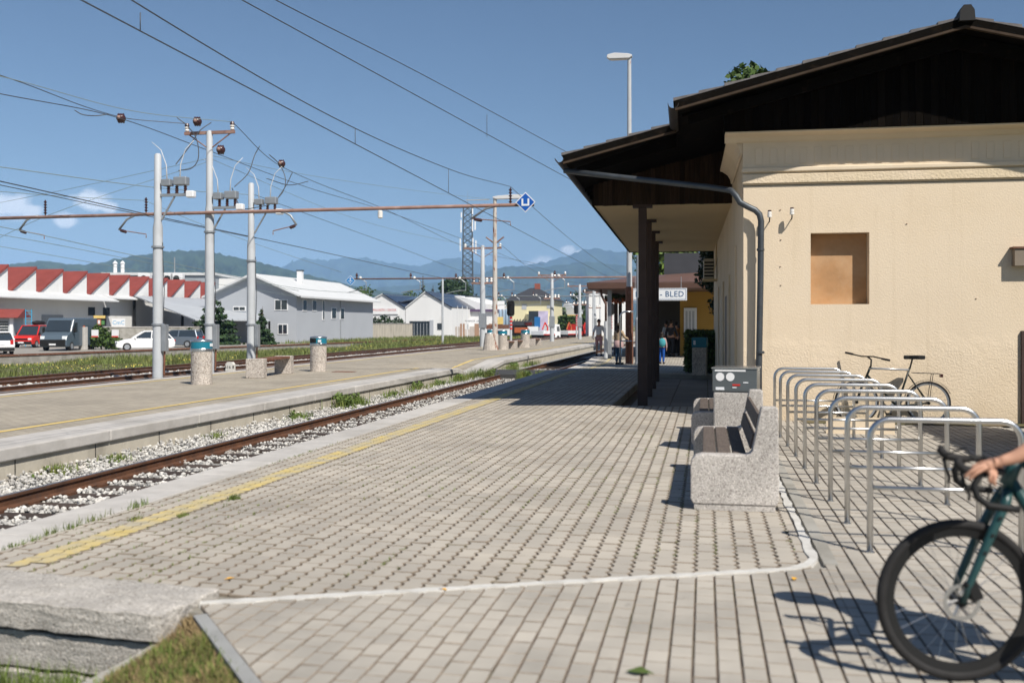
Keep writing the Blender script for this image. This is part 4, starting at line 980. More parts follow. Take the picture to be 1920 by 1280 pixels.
def hedge(name, label, x0, x1, y0, y1, z0, z1, n, leaf, m, cat='hedge'):
    t = thing(name, label, cat, ((x0+x1)/2, (y0+y1)/2, z0)); a, b, c = (x1-x0)/2, (y1-y0)/2, z1-z0
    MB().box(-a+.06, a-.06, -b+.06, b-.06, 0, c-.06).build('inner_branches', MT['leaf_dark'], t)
    V = np.zeros((n*4,3)); P = RNG.uniform(-1,1,(n,3)); ax = RNG.choice(3, n, p=[.35,.35,.3]); P[np.arange(n), ax] = np.sign(RNG.normal(size=n)); P[:,2] = np.where(ax == 2, 1, P[:,2]); P = P*np.array([a,b,c/2])+np.array([0,0,c/2])+RNG.normal(size=(n,3))*.035
    t_ = RNG.normal(size=(n,3)); t_ /= np.linalg.norm(t_, axis=1)[:,None]; b_ = np.cross(t_, RNG.normal(size=(n,3))); b_ /= np.linalg.norm(b_, axis=1)[:,None]; s = leaf*(.5+RNG.random(n))[:,None]
    for k, (u, v) in enumerate(((-.5,0),(0,-.35),(.5,0),(0,.35))): V[k::4] = P+t_*s*u+b_*s*v
    me = bpy.data.meshes.new('foliage'); me.from_pydata(V.tolist(), [], np.arange(n*4).reshape(n,4).tolist()); me.update(); me.materials.append(m)
    at = me.attributes.new('var', 'FLOAT', 'POINT'); at.data.foreach_set('value', np.repeat(RNG.random(n),4))
    o = bpy.data.objects.new('foliage', me); COL.objects.link(o); o.parent = t; return t
hedge('hedge', 'unseen tall hedge added to cast the shadow beside the bike racks', 4.62, 5.4, 9.0, 14.9, 0, 2.45, 5000, .10, MT['leaf'])  # out of view, added as caster of the ground shadow right of the racks
hedge('hedge', 'clipped green hedge behind the teal bin under the canopy end', -.62, .5, 32.6, 36.5, 0, 1.28, 6000, .08, MT['leaf'])
wl_ = []
for c in [(-8.36,22.3,.8),(-8.34,23.0,.7),(-8.36,19.5,.45),(-8.4,26.2,.5),(-8.4,28.6,.6),(-8.4,31,.55),(-8.38,33.4,.7),(-7.9,36.1,.7),(-6.5,36.1,.6),(-8.42,11.7,.3),(-8.4,13.1,.25),(-8.4,43.5,.7)]:
    for k in range(5): wl_.append((c[0]+random.gauss(0,.06), c[1]+random.gauss(0,.25), -.42+random.random()*.35*c[2], .16*c[2], .22*c[2], .16*c[2]))
o = leaves('track_weed_leaves', 2600, wl_, .06, MT['leaf_light'], None); struct(o, 'stuff', 'broad green weed leaves along the island platform foot', 'weeds')
# tree behind the canopy end and tree top above the roof
t = tree('garden_tree', 'dark leafy tree hanging over the hedge beyond the canopy', (.72, 38.0, 0), 5.0, 1.25, MT['leaf_dark'], 5200, .16, .40)
q = Q(1450,118,34); tree('tall_tree', 'tree whose top rises above the station roof', (q.x,q.y,0), q.z+.02, 1.5, MT['leaf'], 7000, .2, .5, blobs_n=20)
q = Q(1255,490,75); tree('tall_tree', 'tall sunlit tree seen through the canopy gap above the shelter roof', (q.x,q.y,0), 9.5, 3.4, MT['leaf_light'], 4000, .35, .25)
# ================================================================ people
def skin(name, nodes, edges, m, parent, sub=2, root=0):
    me = bpy.data.meshes.new(name); me.from_pydata([n_[:3] for n_ in nodes], edges, []); me.update(); me.materials.append(m)
    o = bpy.data.objects.new(name, me); COL.objects.link(o); o.parent = parent
    md = o.modifiers.new('skin', 'SKIN'); md.use_smooth_shade = True
    if not me.skin_vertices: raise RuntimeError('no skin layer')
    for i, n_ in enumerate(nodes):
        r = n_[3]; me.skin_vertices[0].data[i].radius = (r, n_[4] if len(n_) > 4 else r)
        me.skin_vertices[0].data[i].use_root = (i == root)
    sb = o.modifiers.new('sub', 'SUBSURF'); sb.levels = sub; sb.render_levels = sub
    return o
def person(label, loc, rz, h, shirt, pants, hairm, arms=((.0,.0),(.0,.0)), stride=.0, short=False, sleeve=.5, shoes='black', hair='short', skirt=None):
    """standing figure facing -y; arms = (swing forward, out) per side"""
    k = h/1.75; p = thing('person', label, 'person', loc, rz)
    S = lambda x, y, z, r, r2=None: (x*k, y*k, z*k, r*k, (r2 or r)*k)
    N_ = [S(0,0,.95,.13,.10), S(0,0,1.12,.125,.09), S(0,-.01,1.30,.15,.10), S(0,0,1.44,.10,.075), S(0,0,1.51,.052), S(0,-.02,1.58,.062,.07), S(0,-.015,1.67,.078,.092), S(0,-.01,1.73,.055,.065)]
    Eg = [(0,1),(1,2),(2,3),(3,4),(4,5),(5,6),(6,7)]
    joints = {}
    for s, (sw, out) in zip((-1,1), arms):
        b = len(N_); ex, ey = s*(.25+out*.12), -sw*.12; hx, hy, hz = s*(.26+out*.2), -sw*.38, .86+sw*.28
        N_ += [S(s*.17,0,1.42,.06), S(ex,ey,1.14+.03*sw,.042), S(hx,hy,hz,.028), S(hx,hy-.02,hz-.07,.03,.02), S(hx-s*.01,hy-.05,hz-.15,.016)]
        Eg += [(3,b),(b,b+1),(b+1,b+2),(b+2,b+3),(b+3,b+4)]
        c = len(N_); N_ += [S(hx-s*.03,hy-.05,hz-.09,.012)]; Eg += [(b+3,c)]
        joints[s] = (b,b+1,b+2)
    for s in (-1,1):
        b = len(N_); st = stride*s
        N_ += [S(s*.09,-st*.05,.86,.085), S(s*.10,-st*.22,.50,.055), S(s*.10,-st*.14+.02,.30,.052), S(s*.10,-st*.28+.03,.09,.036), S(s*.11,-st*.28-.10,.035,.035,.03)]
        Eg += [(0,b),(b,b+1),(b+1,b+2),(b+2,b+3),(b+3,b+4)]; joints[('l',s)] = b
    skin('body', N_, Eg, MT['skin'], p)
    def grow(ids_edges, extra, name, m):
        ids = sorted({i for e in ids_edges for i in e}); mp_ = {j: i for i, j in enumerate(ids)}
        skin(name, [(N_[i][0],N_[i][1],N_[i][2],N_[i][3]+extra*k,N_[i][4]+extra*k) for i in ids], [(mp_[a],mp_[b]) for a, b in ids_edges], m, p)
    sh = [(0,1),(1,2),(2,3)]
    for s in (-1,1):
        b = joints[s][0]; sh += [(3,b),(b,b+1)]
        if sleeve > .6: sh += [(b+1,b+2)]
    grow(sh, .018, 'shirt', shirt)
    pn = []
    for s in (-1,1):
        b = joints[('l',s)]; pn += [(0,b),(b,b+1)]
        if not short: pn += [(b+1,b+2),(b+2,b+3)]
    grow(pn, .022 if short else .02, 'shorts' if short else 'trousers', pants)
    for s in (-1,1):
        b = joints[('l',s)]; a = N_[b+4]
        MB().cbox((a[0], a[1]+.035*k, .045*k), (.09*k,.27*k,.09*k)).build('shoe', MT[shoes], p, bevel=.02*k)
    hb = MB(); hb.ball((0,0,1.685*k), .105*k, 12, 8, (.92,1.05,1.0) if hair != 'long' else (.95,1.1,1.05)); ho = hb.build('hair', hairm, p, smooth=True); ho.location = (0,.022*k,.018*k)
    if hair == 'long': MB().ball((0,.06*k,1.52*k), .10*k, 10, 7, (1,.6,1.7)).build('hair_length', hairm, p, smooth=True)
    if hair == 'cap': MB().ball((0,-.10*k,1.70*k), .085*k, 10, 6, (.9,1.1,.15)).build('cap_peak', hairm, p, smooth=True)
    fx = MB(); 
    for s in (-1,1): fx.ball((s*.032*k,-.098*k,1.635*k), .011*k, 6, 4)
    fx.build('eyes', MT['black'], p); MB().ball((0,-.112*k,1.60*k), .018*k, 6, 4, (.8,1,1.3)).build('nose', MT['skin'], p, smooth=True)
    return p
cl = lambda n_, c: mat(n_, c, .9, .1, 6, .2, 60)
c_white = cl('cloth_white',(.62,.63,.66)); c_pink = cl('cloth_pink',(.50,.27,.27)); c_beige = cl('cloth_beige',(.42,.31,.20)); c_jean = cl('cloth_jean',(.05,.10,.16)); c_dark = cl('cloth_dark',(.03,.03,.035)); c_blue = cl('cloth_blue',(.01,.07,.30)); c_olive = cl('cloth_olive',(.28,.14,.05)); c_cap = mat('cap_cloth',(.012,.012,.03),.8,.1,5); c_rose = cl('cloth_rose',(.42,.28,.27)); c_teal = cl('cloth_teal',(.06,.30,.34))
q = D(1123,667,near_z(49)); person('man in white shirt, pink shorts and dark cap walking along the platform', (q.x,q.y,q.z), math.radians(8), 1.76, c_white, c_pink, c_cap, ((.25,.15),(-.15,.15)), .5, True, .4, hair='cap')
q = D(1160,683,near_z(40)); p2_ = person('woman in beige top and jeans standing by the bent pipe', (q.x,q.y,q.z), math.radians(150), 1.70, c_beige, c_jean, MT['hair'], ((.9,.0),(.7,.0)), .1, False, .7, hair='long')
MB().lathe([(.16,1.02),(.20,.95),(.215,.80),(.20,.72)], (0,0,0), 14, False).build('tied_jacket', c_rose, p2_, smooth=True)
q = D(1241,682,near_z(40)); p3_ = person('child in blue trousers carrying a turquoise backpack', (q.x,q.y,q.z), math.radians(172), 1.32, c_rose, c_blue, MT['hair'], ((.1,.0),(.1,.0)), .15, False, .7, hair='long')
bk = thing('backpack', 'turquoise patterned backpack on the child', 'backpack', (q.x+.02,q.y-.16,q.z+.78), math.radians(172))
MB().ball((0,0,.13), .17, 12, 8, (.9,.55,1.15)).build('pack', c_teal, bk, smooth=True); MB().ball((0,-.10,.06), .10, 10, 6, (1,.5,.8)).build('front_pocket', cl('pk',(.25,.42,.45)), bk, smooth=True)
for i, (px, py, hh, sh, pn, lb) in enumerate(((1258,668,1.72,c_dark,c_dark,'dark clothed person waiting in the shade, nearest the posts'),(1268,667,1.62,c_olive,c_dark,'person in orange brown top waiting in the shade'),(1281,666,1.78,c_dark,c_jean,'person in dark shirt and jeans waiting by the notice board'),(1249,664,1.68,c_white,c_dark,'person in pale top half hidden behind the child'))):
    q = D(px, py, 0); person(lb, (q.x,q.y,0), math.radians(160+25*i), hh, sh, pn, MT['hair'], ((.4,.1),(.1,.1)), .1, False, .7)
# ================================================================ bicycles
def torus(mb, c, R, r, n=48, m=10, sy=1.0):
    o = len(mb.v)
    for i in range(n):
        a = 2*math.pi*i/n
        for j in range(m):
            b = 2*math.pi*j/m; rr_ = R+r*math.cos(b); mb.v.append((c[0]+rr_*math.cos(a), c[1]+r*math.sin(b)*sy, c[2]+rr_*math.sin(a)))
    for i in range(n):
        for j in range(m):
            a = o+i*m+j; b = o+i*m+(j+1) % m; c2 = o+((i+1) % n)*m+(j+1) % m; d = o+((i+1) % n)*m+j; mb.f.append((a,b,c2,d))
    return mb
def wheel(parent, c, R, tw, rimd, m_rim, disc=True, loc_name='front_wheel'):
    w_ = MB(); torus(w_, c, R-tw, tw, 56, 10); wo_ = w_.build(loc_name, MT['rubber'], parent, smooth=True)
    rb_ = MB(); n = 56; ro, ri = R-2*tw+.008, R-2*tw-rimd
    for i in range(n):
        a = 2*math.pi*i/n; ca_, sa_ = math.cos(a), math.sin(a)
        for (rr_, yy) in ((ro,-.013),(ro,.013),(ri,.008),(ri,-.008)): rb_.v.append((c[0]+rr_*ca_, c[1]+yy, c[2]+rr_*sa_))
    for i in range(n):
        for j in range(4): rb_.f.append((i*4+j, i*4+(j+1) % 4, ((i+1) % n)*4+(j+1) % 4, ((i+1) % n)*4+j))
    rb_.build('rim', m_rim, wo_)
    MB().tube([(c[0],c[1]-.05,c[2]),(c[0],c[1]+.05,c[2])], .022, 12).build('hub', MT['black'], wo_)
    for i in range(24):
        a = 2*math.pi*(i+.2)/24; b = a+(.9 if i % 2 else -.9); s = (1 if i % 4 < 2 else -1)
        MB().tube([(c[0]+.022*math.cos(b), c[1]+s*.03, c[2]+.022*math.sin(b)),(c[0]+ri*math.cos(a), c[1], c[2]+ri*math.sin(a))], .0013, 4, False).build('spoke', MT['chrome'], wo_)
    if disc:
        d_ = MB(); n = 28; y = c[1]+.04
        for i in range(n):
            a = 2*math.pi*i/n
            for rr_ in (.080,.062): 
                for yy in (y, y+.002): d_.v.append((c[0]+rr_*math.cos(a), yy, c[2]+rr_*math.sin(a)))
        for i in range(n):
            q = ((i+1) % n)*4; p = i*4; d_.f += [(p,p+2,q+2,q),(p+1,q+1,q+3,p+3),(p,q,q+1,p+1),(p+2,p+3,q+3,q+2)]
        for i in range(6):
            a = 2*math.pi*i/6; d_.tube([(c[0]+.015*math.cos(a+.6), y+.001, c[2]+.015*math.sin(a+.6)),(c[0]+.065*math.cos(a), y+.001, c[2]+.065*math.sin(a))], .004, 4)
        d_.build('disc_rotor', MT['steel'], wo_)
    return wo_
teal_f = mat('frame_teal', (.018,.062,.062), .35, .06, 5, spec=.5)
hub = D(1796,1275); hd_ = math.atan2(-.155, -.99)
gb = thing('gravel_bicycle', 'dark teal drop bar bicycle ridden into the picture at the right edge', 'bicycle', (hub.x,hub.y,0), hd_)
R = .352; tw = .022
wheel(gb, (0,0,R), R, tw, .032, MT['black']); wheel(gb, (-1.03,0,R), R, tw, .032, MT['black'], loc_name='rear_wheel')
fk = MB()
for s in (-1,1): fk.tube([(0,s*.055,R),(-.03,s*.056,R+.09),(-.12,s*.054,R+.30),(-.185,s*.045,R+.43),(-.205,s*.02,R+.48)], [.012,.017,.021,.022,.022], 10)
fk.tube([(-.195,0,R+.455),(-.265,0,R+.62)], .022, 10); fko = fk.build('fork', teal_f, gb, smooth=True)
for k in range(3): MB().tube([(-.085-.032*k,.074,R+.22+.075*k),(-.085-.032*k,.078,R+.22+.075*k)], .008, 8).build('fork_bolt', MT['black'], fko)
MB().cbox((-.045,.05,R+.055), (.055,.04,.09), M=Matrix.Rotation(.4,3,'Y')).build('brake_caliper', MT['black'], fko, bevel=.01)
fr = MB(); fr.tube([(-.205,0,R+.50),(-.262,0,R+.63)], .030, 12); fr.tube([(-.225,0,R+.52),(-.60,0,.29)], .026, 10); fr.tube([(-.25,0,R+.60),(-.77,0,.82)], .019, 10); fr.tube([(-.60,0,.28),(-.80,0,.90)], .018, 10)
for s in (-1,1): fr.tube([(-.60,s*.03,.28),(-1.03,s*.06,R)], .010, 8); fr.tube([(-.775,s*.012,.80),(-1.03,s*.06,R)], .008, 8)
fr.build('frame', teal_f, gb, smooth=True)
MB().tube([(-.79,0,.86),(-.83,0,1.0)], .014, 8).build('seat_post', MT['black'], gb)
MB().prism([(-.98,-.07),(-.86,-.06),(-.70,-.015),(-.70,.015),(-.86,.06),(-.98,.07)], .99, 1.03).build('saddle', MT['black'], gb, bevel=.012)
MB().tube([(-.60,-.05,.28),(-.60,.05,.28)], .095, 24).build('chainring', MT['black'], gb)
for s in (-1,1):
    MB().tube([(-.60,s*.07,.28),(-.60+s*.16,s*.08,.28-.05*s)], .011, 6).build('crank', MT['black'], gb); MB().cbox((-.60+s*.16,s*.13,.28-.05*s), (.09,.09,.02)).build('pedal', MT['black'], gb)
hb = MB(); ZB_ = .938; XB0 = -.20; XN = -.10; XB = XB0
hb.tube([(XB0,-.20,ZB_),(XN,.20,ZB_)], .014, 10)
for s in (-1,1): XB = XN if s > 0 else XB0; hb.tube([(XB,s*.20,ZB_),(XB+.05,s*.215,ZB_+.002),(XB+.10,s*.218,ZB_-.012),(XB+.125,s*.222,ZB_-.055),(XB+.115,s*.23,ZB_-.10),(XB+.07,s*.235,ZB_-.135),(XB-.01,s*.24,ZB_-.145),(XB-.05,s*.242,ZB_-.148)], .0155, 10)
hbo = hb.build('handlebar', MT['black'], gb, smooth=True)
for s in (-1,1):
    XB = XN if s > 0 else XB0
    MB().tube([(XB+.07,s*.216,ZB_-.004),(XB+.12,s*.218,ZB_+.002),(XB+.165,s*.218,ZB_+.012),(XB+.19,s*.218,ZB_+.04),(XB+.185,s*.218,ZB_+.06)], [.017,.02,.02,.019,.012], 10).build('brake_hood', MT['rubber'], hbo, smooth=True)
    MB().tube([(XB+.175,s*.218,ZB_+.0),(XB+.165,s*.222,ZB_-.045),(XB+.145,s*.228,ZB_-.09),(XB+.15,s*.232,ZB_-.115)], [.010,.008,.007,.006], 8).build('brake_lever', MT['black'], hbo, smooth=True)
XB = XN; MB().tube([(-.262,0,R+.65),((XB0+XN)/2,0,ZB_)], .018, 10).build('stem', MT['black'], gb)
MB().tube([(XB+.12,-.21,ZB_+.0),(XB+.02,-.12,ZB_+.06),(-.16,-.04,R+.52),(-.13,-.06,R+.28)], .004, 6).build('brake_cable', MT['black'], gb)
# rider, leaning onto the hoods
rd = thing('person', 'rider on the teal bicycle reaching to the handlebar, mostly out of frame', 'person', (hub.x,hub.y,0), hd_)
N_ = [(-.86,0,1.05,.135,.12),(-.80,0,1.23,.13,.11),(-.73,0,1.40,.155,.12),(-.67,0,1.50,.11,.08),(-.64,0,1.57,.055),(-.61,0,1.64,.065,.075),(-.59,0,1.73,.08,.095),(-.585,0,1.79,.055,.065)]
Eg = [(0,1),(1,2),(2,3),(3,4),(4,5),(5,6),(6,7)]
arm = {}
for s in (-1,1):
    b = len(N_); px_, pz = XB+.055, ZB_+.028
    if s < 0:       # far arm rests on the thigh
        N_ += [(-.67,s*.18,1.47,.06),(-.78,s*.27,1.20,.044),(-.62,s*.20,1.02,.031),(-.57,s*.19,.985,.028,.022),(-.51,s*.18,.955,.020)]; Eg += [(3,b),(b,b+1),(b+1,b+2),(b+2,b+3),(b+3,b+4)]; arm[s] = b; continue
    N_ += [(-.67,s*.18,1.47,.06),(-.44,s*.26,1.215,.044),(-.155,s*.232,1.010,.031),(-.105,s*.225,.985,.027,.022),(XB+.075,s*.222,ZB_+.036,.030,.019)]
    Eg += [(3,b),(b,b+1),(b+1,b+2),(b+2,b+3),(b+3,b+4)]; arm[s] = b
    for k, (oy, fl, dr) in enumerate(((.018,.052,.035),(.006,.056,.05),(-.006,.048,.062),(-.016,.036,.065))):
        c = len(N_); yb = s*(.222+.030); bx = XB+.095-.016*k
        if k < 2: N_ += [(bx+.015,yb,ZB_+.030-.008*k,.0095),(bx+.052,yb+s*.004,ZB_+.012-.010*k,.0085),(bx+.078,yb-s*.006,ZB_-.016-.012*k,.0075)]
        else: N_ += [(bx+.004,yb,ZB_+.018-.010*k,.0095),(bx+.014,yb+s*.004,ZB_-.006-.010*k,.0085),(bx-.006,yb-s*.02,ZB_-.026-.008*k,.0075)]
        Eg += [(b+4,c),(c,c+1),(c+1,c+2)]
    c = len(N_); N_ += [(XB+.085,s*.195,ZB_+.034,.011),(XB+.12,s*.190,ZB_+.014,.010),(XB+.135,s*.192,ZB_-.008,.008)]; Eg += [(b+3,c),(c,c+1),(c+1,c+2)]
leg = {}
for s in (-1,1):
    b = len(N_); fx_, fz = -.60+s*.16, .28-.05*s+.05
    N_ += [(-.76,s*.10,.98,.095),(-.42+.04*s,s*.11,.80+.06*-s,.062),(-.50+.08*s,s*.11,.58-.03*s,.058),(fx_-.06,s*.12,fz+.07,.036),(fx_+.06,s*.13,fz,.034)]
    Eg += [(0,b),(b,b+1),(b+1,b+2),(b+2,b+3),(b+3,b+4)]; leg[s] = b
skin('body', N_, Eg, MT['skin'], rd)
def sub_skin(es, ex, name, m):
    ids = sorted({i for e in es for i in e}); mp_ = {j: i for i, j in enumerate(ids)}
    g = lambda i: N_[i] if len(N_[i]) > 4 else (*N_[i], N_[i][3])
    return skin(name, [(g(i)[0],g(i)[1],g(i)[2],g(i)[3]+ex,g(i)[4]+ex) for i in ids], [(mp_[a],mp_[b]) for a, b in es], m, rd)
c_jer = cl('jersey', (.05,.06,.07))
sub_skin([(0,1),(1,2),(2,3)]+[(3,arm[s]) for s in (-1,1)], .015, 'jersey', c_jer)
sub_skin([(0,leg[s]) for s in (-1,1)]+[(leg[s],leg[s]+1) for s in (-1,1)], .014, 'shorts', c_dark)
for s in (-1,1):
    a = N_[leg[s]+4]; MB().cbox((a[0]-.03,a[1],a[2]-.01), (.27,.09,.085)).build('shoe', MT['black'], rd, bevel=.02)
MB().ball((-.59,0,1.755), .125, 16, 10, (1.2,.9,.85)).build('helmet', MT['black'], rd, smooth=True)
# black city bicycle against the wall
ch = bw_(*BLy(1606,780,-.33).xy); 
cbk = thing('city_bicycle', 'black city bicycle with wide bars leaning by the cream wall behind the racks', 'bicycle', (ch.x,ch.y,0), math.pi+BR)
R2 = .335
wheel(cbk, (0,0,R2), R2, .018, .018, MT['galv'], False); wheel(cbk, (-1.06,0,R2), R2, .018, .018, MT['galv'], False, 'rear_wheel')
f2 = MB(); blk = mat('bike_black', (.012,.018,.016), .35, .05, 5)
for s in (-1,1): f2.tube([(0,s*.05,R2),(-.07,s*.05,R2+.22),(-.15,s*.03,R2+.40)], .011, 8); f2.tube([(-.60,s*.03,.28),(-1.06,s*.06,R2)], .009, 8); f2.tube([(-.76,s*.012,.78),(-1.06,s*.06,R2)], .008, 8)
f2.tube([(-.14,0,R2+.38),(-.21,0,R2+.56)], .018, 8); f2.tube([(-.16,0,R2+.42),(-.60,0,.28)], .018, 8); f2.tube([(-.60,0,.28),(-.79,0,.88)], .016, 8)
f2.build('frame', blk, cbk, smooth=True)
MB().tube([(-.20,0,R2+.53),(-.775,0,.845)], .016, 8).build('top_tube', mat('tube_silver',(.55,.56,.58),.3,.05,4,metal=.6), cbk, smooth=True)
MB().tube([(-.79,0,.86),(-.83,0,1.02)], .013, 8).build('seat_post', MT['black'], cbk)
MB().prism([(-1.00,-.09),(-.90,-.095),(-.78,-.02),(-.70,-.012),(-.70,.012),(-.78,.02),(-.90,.095),(-1.00,.09)], 1.01, 1.07).build('saddle', MT['black'], cbk, bevel=.02)
a = math.radians(52); hx, hz = -.21, 1.05
dirx, diry = math.sin(a), math.cos(a)
MB().tube([(-.215,0,R2+.56),(-.22,0,hz-.05),(hx+.05,0,hz)], .013, 8).build('stem', MT['black'], cbk)
MB().tube([(hx+.05-dirx*.36,diry*.36,hz-.05),(hx+.05-dirx*.1,diry*.1,hz),(hx+.05+dirx*.1,-diry*.1,hz),(hx+.05+dirx*.36,-diry*.36,hz+.05)], .011, 8).build('handlebar', MT['black'], cbk, smooth=True)
for s in (-1,1): MB().tube([(hx+.05+s*dirx*.24,-s*diry*.24,hz+.03*s),(hx+.05+s*dirx*.37,-s*diry*.37,hz+.052*s)], .017, 8).build('grip', MT['rubber'], cbk)
for cx, nm in ((0,'mudguard'),(-1.06,'mudguard')):
    mb = MB(); n = 16
    for i in range(n+1):
        an = math.radians(5+150*i/n); mb.v += [(cx+(R2+.022)*math.cos(an), -.025, R2+(R2+.022)*math.sin(an)),(cx+(R2+.022)*math.cos(an), .025, R2+(R2+.022)*math.sin(an))]
    for i in range(n): mb.f.append((2*i,2*i+1,2*i+3,2*i+2))
    o = mb.build(nm, blk, cbk); o.modifiers.new('s','SOLIDIFY').thickness = .003
rk = MB()
for s in (-1,1): rk.tube([(-.82,s*.05,.80),(-1.22,s*.06,.79)], .005, 6); rk.tube([(-1.06,s*.06,R2),(-1.12,s*.06,.79)], .005, 6)
for xx in (-.9,-1.0,-1.1,-1.2): rk.tube([(xx,-.06,.795),(xx,.06,.795)], .004, 6)
rk.build('luggage_rack', MT['black'], cbk); MB().cbox((-1.25,0,.76), (.04,.08,.05)).build('rear_lamp', MT['insulator'], cbk)
MB().tube([(-.60,-.06,.28),(-.60,-.045,.28)], .08, 20).build('chainring', MT['galv'], cbk)
for s in (-1,1): MB().tube([(-.60,s*.07,.28),(-.60-s*.1,s*.08,.28+.13*s)], .009, 6).build('crank', MT['galv'], cbk); MB().cbox((-.60-s*.1,s*.12,.28+.13*s), (.08,.08,.02)).build('pedal', MT['black'], cbk)
MB().tube([(-.62,.05,.27),(-.60,.16,.01)], .006, 6).build('kickstand', MT['galv'], cbk)
# ================================================================ poles, gantries and wires
XP = -16.1
def conc_pole(label, loc, h, r0=.155, r1=.10, step=None, m='pole', cat='pole', name='catenary_pole', group='catenary poles on the island platform'):
    t = thing(name, label, cat, loc, 0, group); prof = [(r0*1.02,-.3),(r0,.0),(r0*.97,1.6)]
    s = step or h*.68; prof += [(r0*.92,s-.1),(r1*1.12,s+.1),(r1,h-.05),(r1*.6,h)]
    MB().lathe(prof, (0,0,0), 14).build('shaft', MT[m], t, smooth=True); return t
pl = []
for k, (px, py, top, lb) in enumerate(((296,705,288,'left of the three white concrete poles, carrying a switch'),(393,697,245,'tallest white pole in the middle with a crossarm on top'),(471,690,343,'right of the three white poles, behind the slab bench'))):
    b = D(px, py); h = Q(px, top, (b-Vector((0,0,0))).dot(Vector((-SA,CA,0)))).z
    t = conc_pole(lb, (b.x,b.y,0), h); pl.append((t, b, h))
    for zz in (1.55, h*.58): MB().lathe([(.17,-.03),(.185,-.025),(.185,.025),(.17,.03)], (0,0,zz), 14).build('band', MT['galv'], t)
    MB().box(.16,.30,-.1,.1,.75,1.55).build('control_box', MT['galv'], t, bevel=.01); MB().tube([(.2,0,.05),(.22,0,.75)], .03, 6).build('cable_guard', MT['rusty'], t)
    MB().tube([(.16,.02,1.6),(.20,.02,2.6),(.14,.03,3.6),(.16,0,h*.6)], .012, 5).build('cable', MT['wire'], t)
def switch(pole, zc, sgn=1):
    """load-break switch bolted to the pole"""
    s = bpy.data.objects.new('x', None); bpy.data.objects.remove(s)
    fr = MB(); fr.box(.10,.95,-.05,.05,zc-.05,zc+.03); fr.tube([(.12,0,zc-.75),(.55,0,zc-.05)], .03, 6); so_ = fr.build('switch_frame', MT['galv'], pole)
    for x in (.35,.62,.90): MB().lathe([(.035,.03),(.06,.05),(.035,.08),(.06,.11),(.035,.14),(.06,.17),(.035,.20),(.06,.23),(.03,.26)], (x,0,zc), 8).build('post_insulator', MT['insulator'], so_)
    MB().box(.16,.46,-.12,.12,zc+.26,zc+.46).build('switch_box', MT['galv'], so_, bevel=.02); MB().box(.56,.98,-.12,.12,zc+.27,zc+.52).build('switch_box', MT['galv'], so_, bevel=.03)
    MB().box(.95,1.20,-.1,.1,zc-.10,zc+.10).build('drive_box', MT['white'], so_, bevel=.03)
    for x, d in ((.3,-.5),(.72,.45)): MB().tube([(x,0,zc+.46),(x+d*.05,0,zc+.9),(x+d*.4,0,zc+1.35),(x+d,0,zc+1.6)], [.02,.012,.009,.006], 6).build('arcing_horn', MT['ins_white'], so_, smooth=True)
for (t, b, h), z in zip(pl, (Q(318,350,29.8).z, Q(415,375,32.5).z, Q(492,385,35.3).z)): switch(t, z-.25)
t, b, h = pl[1]
MB().box(-.88,.88,-.045,.045,h-.12,h-.02).build('crossarm', MT['beam'], t)
for s in (-1,1):
    MB().tube([(s*.1,0,h-.55),(s*.75,0,h-.1)], .022, 6).build('brace', MT['beam'], t)
    MB().lathe([(.04,0),(.075,.04),(.05,.09),(.085,.13),(.05,.17)], (s*.80,0,h-.02), 10).build('insulator', MT['ins_white'], t); MB().lathe([(.055,.17),(.08,.2),(.06,.28)], (s*.80,0,h-.02), 10).build('insulator_cap', MT['insulator'], t)
# first portal beam with U sign
Yg = pl[1][1].y
gz = AY(393,400,Yg).z; xa = AY(-220,407,Yg).x; xb = AY(1003,380,Yg).x
gt = thing('portal_beam', 'rusty horizontal tube carrying the overhead wires across all tracks', 'catenary beam', (pl[1][1].x, Yg-.18, 0))
ox = -pl[1][1].x
gb_ = MB().tube([(xa+ox,0,gz-.04),(ox+pl[1][1].x,0,gz),(xb+ox,0,gz+.02)], .055, 10).build('tube', MT['beam'], gt, smooth=True)
def cant(px0, py0, px1, py1, px2, py2, drop=.12):
    """curved support and steady arm; returns the tip"""
    a, b_, c = AY(px0,py0,Yg-.18), AY(px1,py1,Yg-.18), AY(px2,py2,Yg-.18)
    o_ = Vector((pl[1][1].x, Yg-.18, 0)); m_ = (a+b_)/2+Vector(((b_.x-a.x)*.12,0,.10))
    MB().tube([a-o_, (a*.6+m_*.4)-o_+Vector((0,0,.04)), m_-o_, b_-o_], .035, 8).build('curved_bracket', MT['galv'], gt, smooth=True)
    d_ = (c-b_); q1 = b_+d_*.12; q2 = b_+d_*.26; qq = MB()
    for k in range(5):
        f = .10+.035*k; qq.ball(b_+d_*f-o_, .055, 8, 5)
    qq.build('rod_insulator', MT['insulator'], gt); MB().tube([b_-o_, c-o_+Vector((0,0,drop)), c-o_], .018, 6).build('steady_arm', MT['beam'], gt); return c
cant(72,405,36,432,83,448); cant(262,403,223,431,274,446); cant(527,398,556,422,512,440); T1 = cant(955,384,884,410,957,423)
for px in (85,274,957):
    q = AY(px, 384 if px == 957 else 400, Yg-.18); mb = MB()
    for k in range(5): mb.lathe([(.03,.05+.09*k),(.06,.08+.09*k),(.03,.11+.09*k)], (q.x+ox,0,gz+.04), 8)
    mb.tube([(q.x+ox,0,gz),(q.x+ox,0,gz+.55)], .022, 6); mb.build('post_insulator', MT['insulator'], gt)
q = AY(713,398,Yg-.18); MB().lathe([(.05,-.30),(.08,-.28),(.08,-.08),(.04,-.05)], (q.x+ox,0,gz), 12).build('balance_weight', MT['ins_white'], gt)
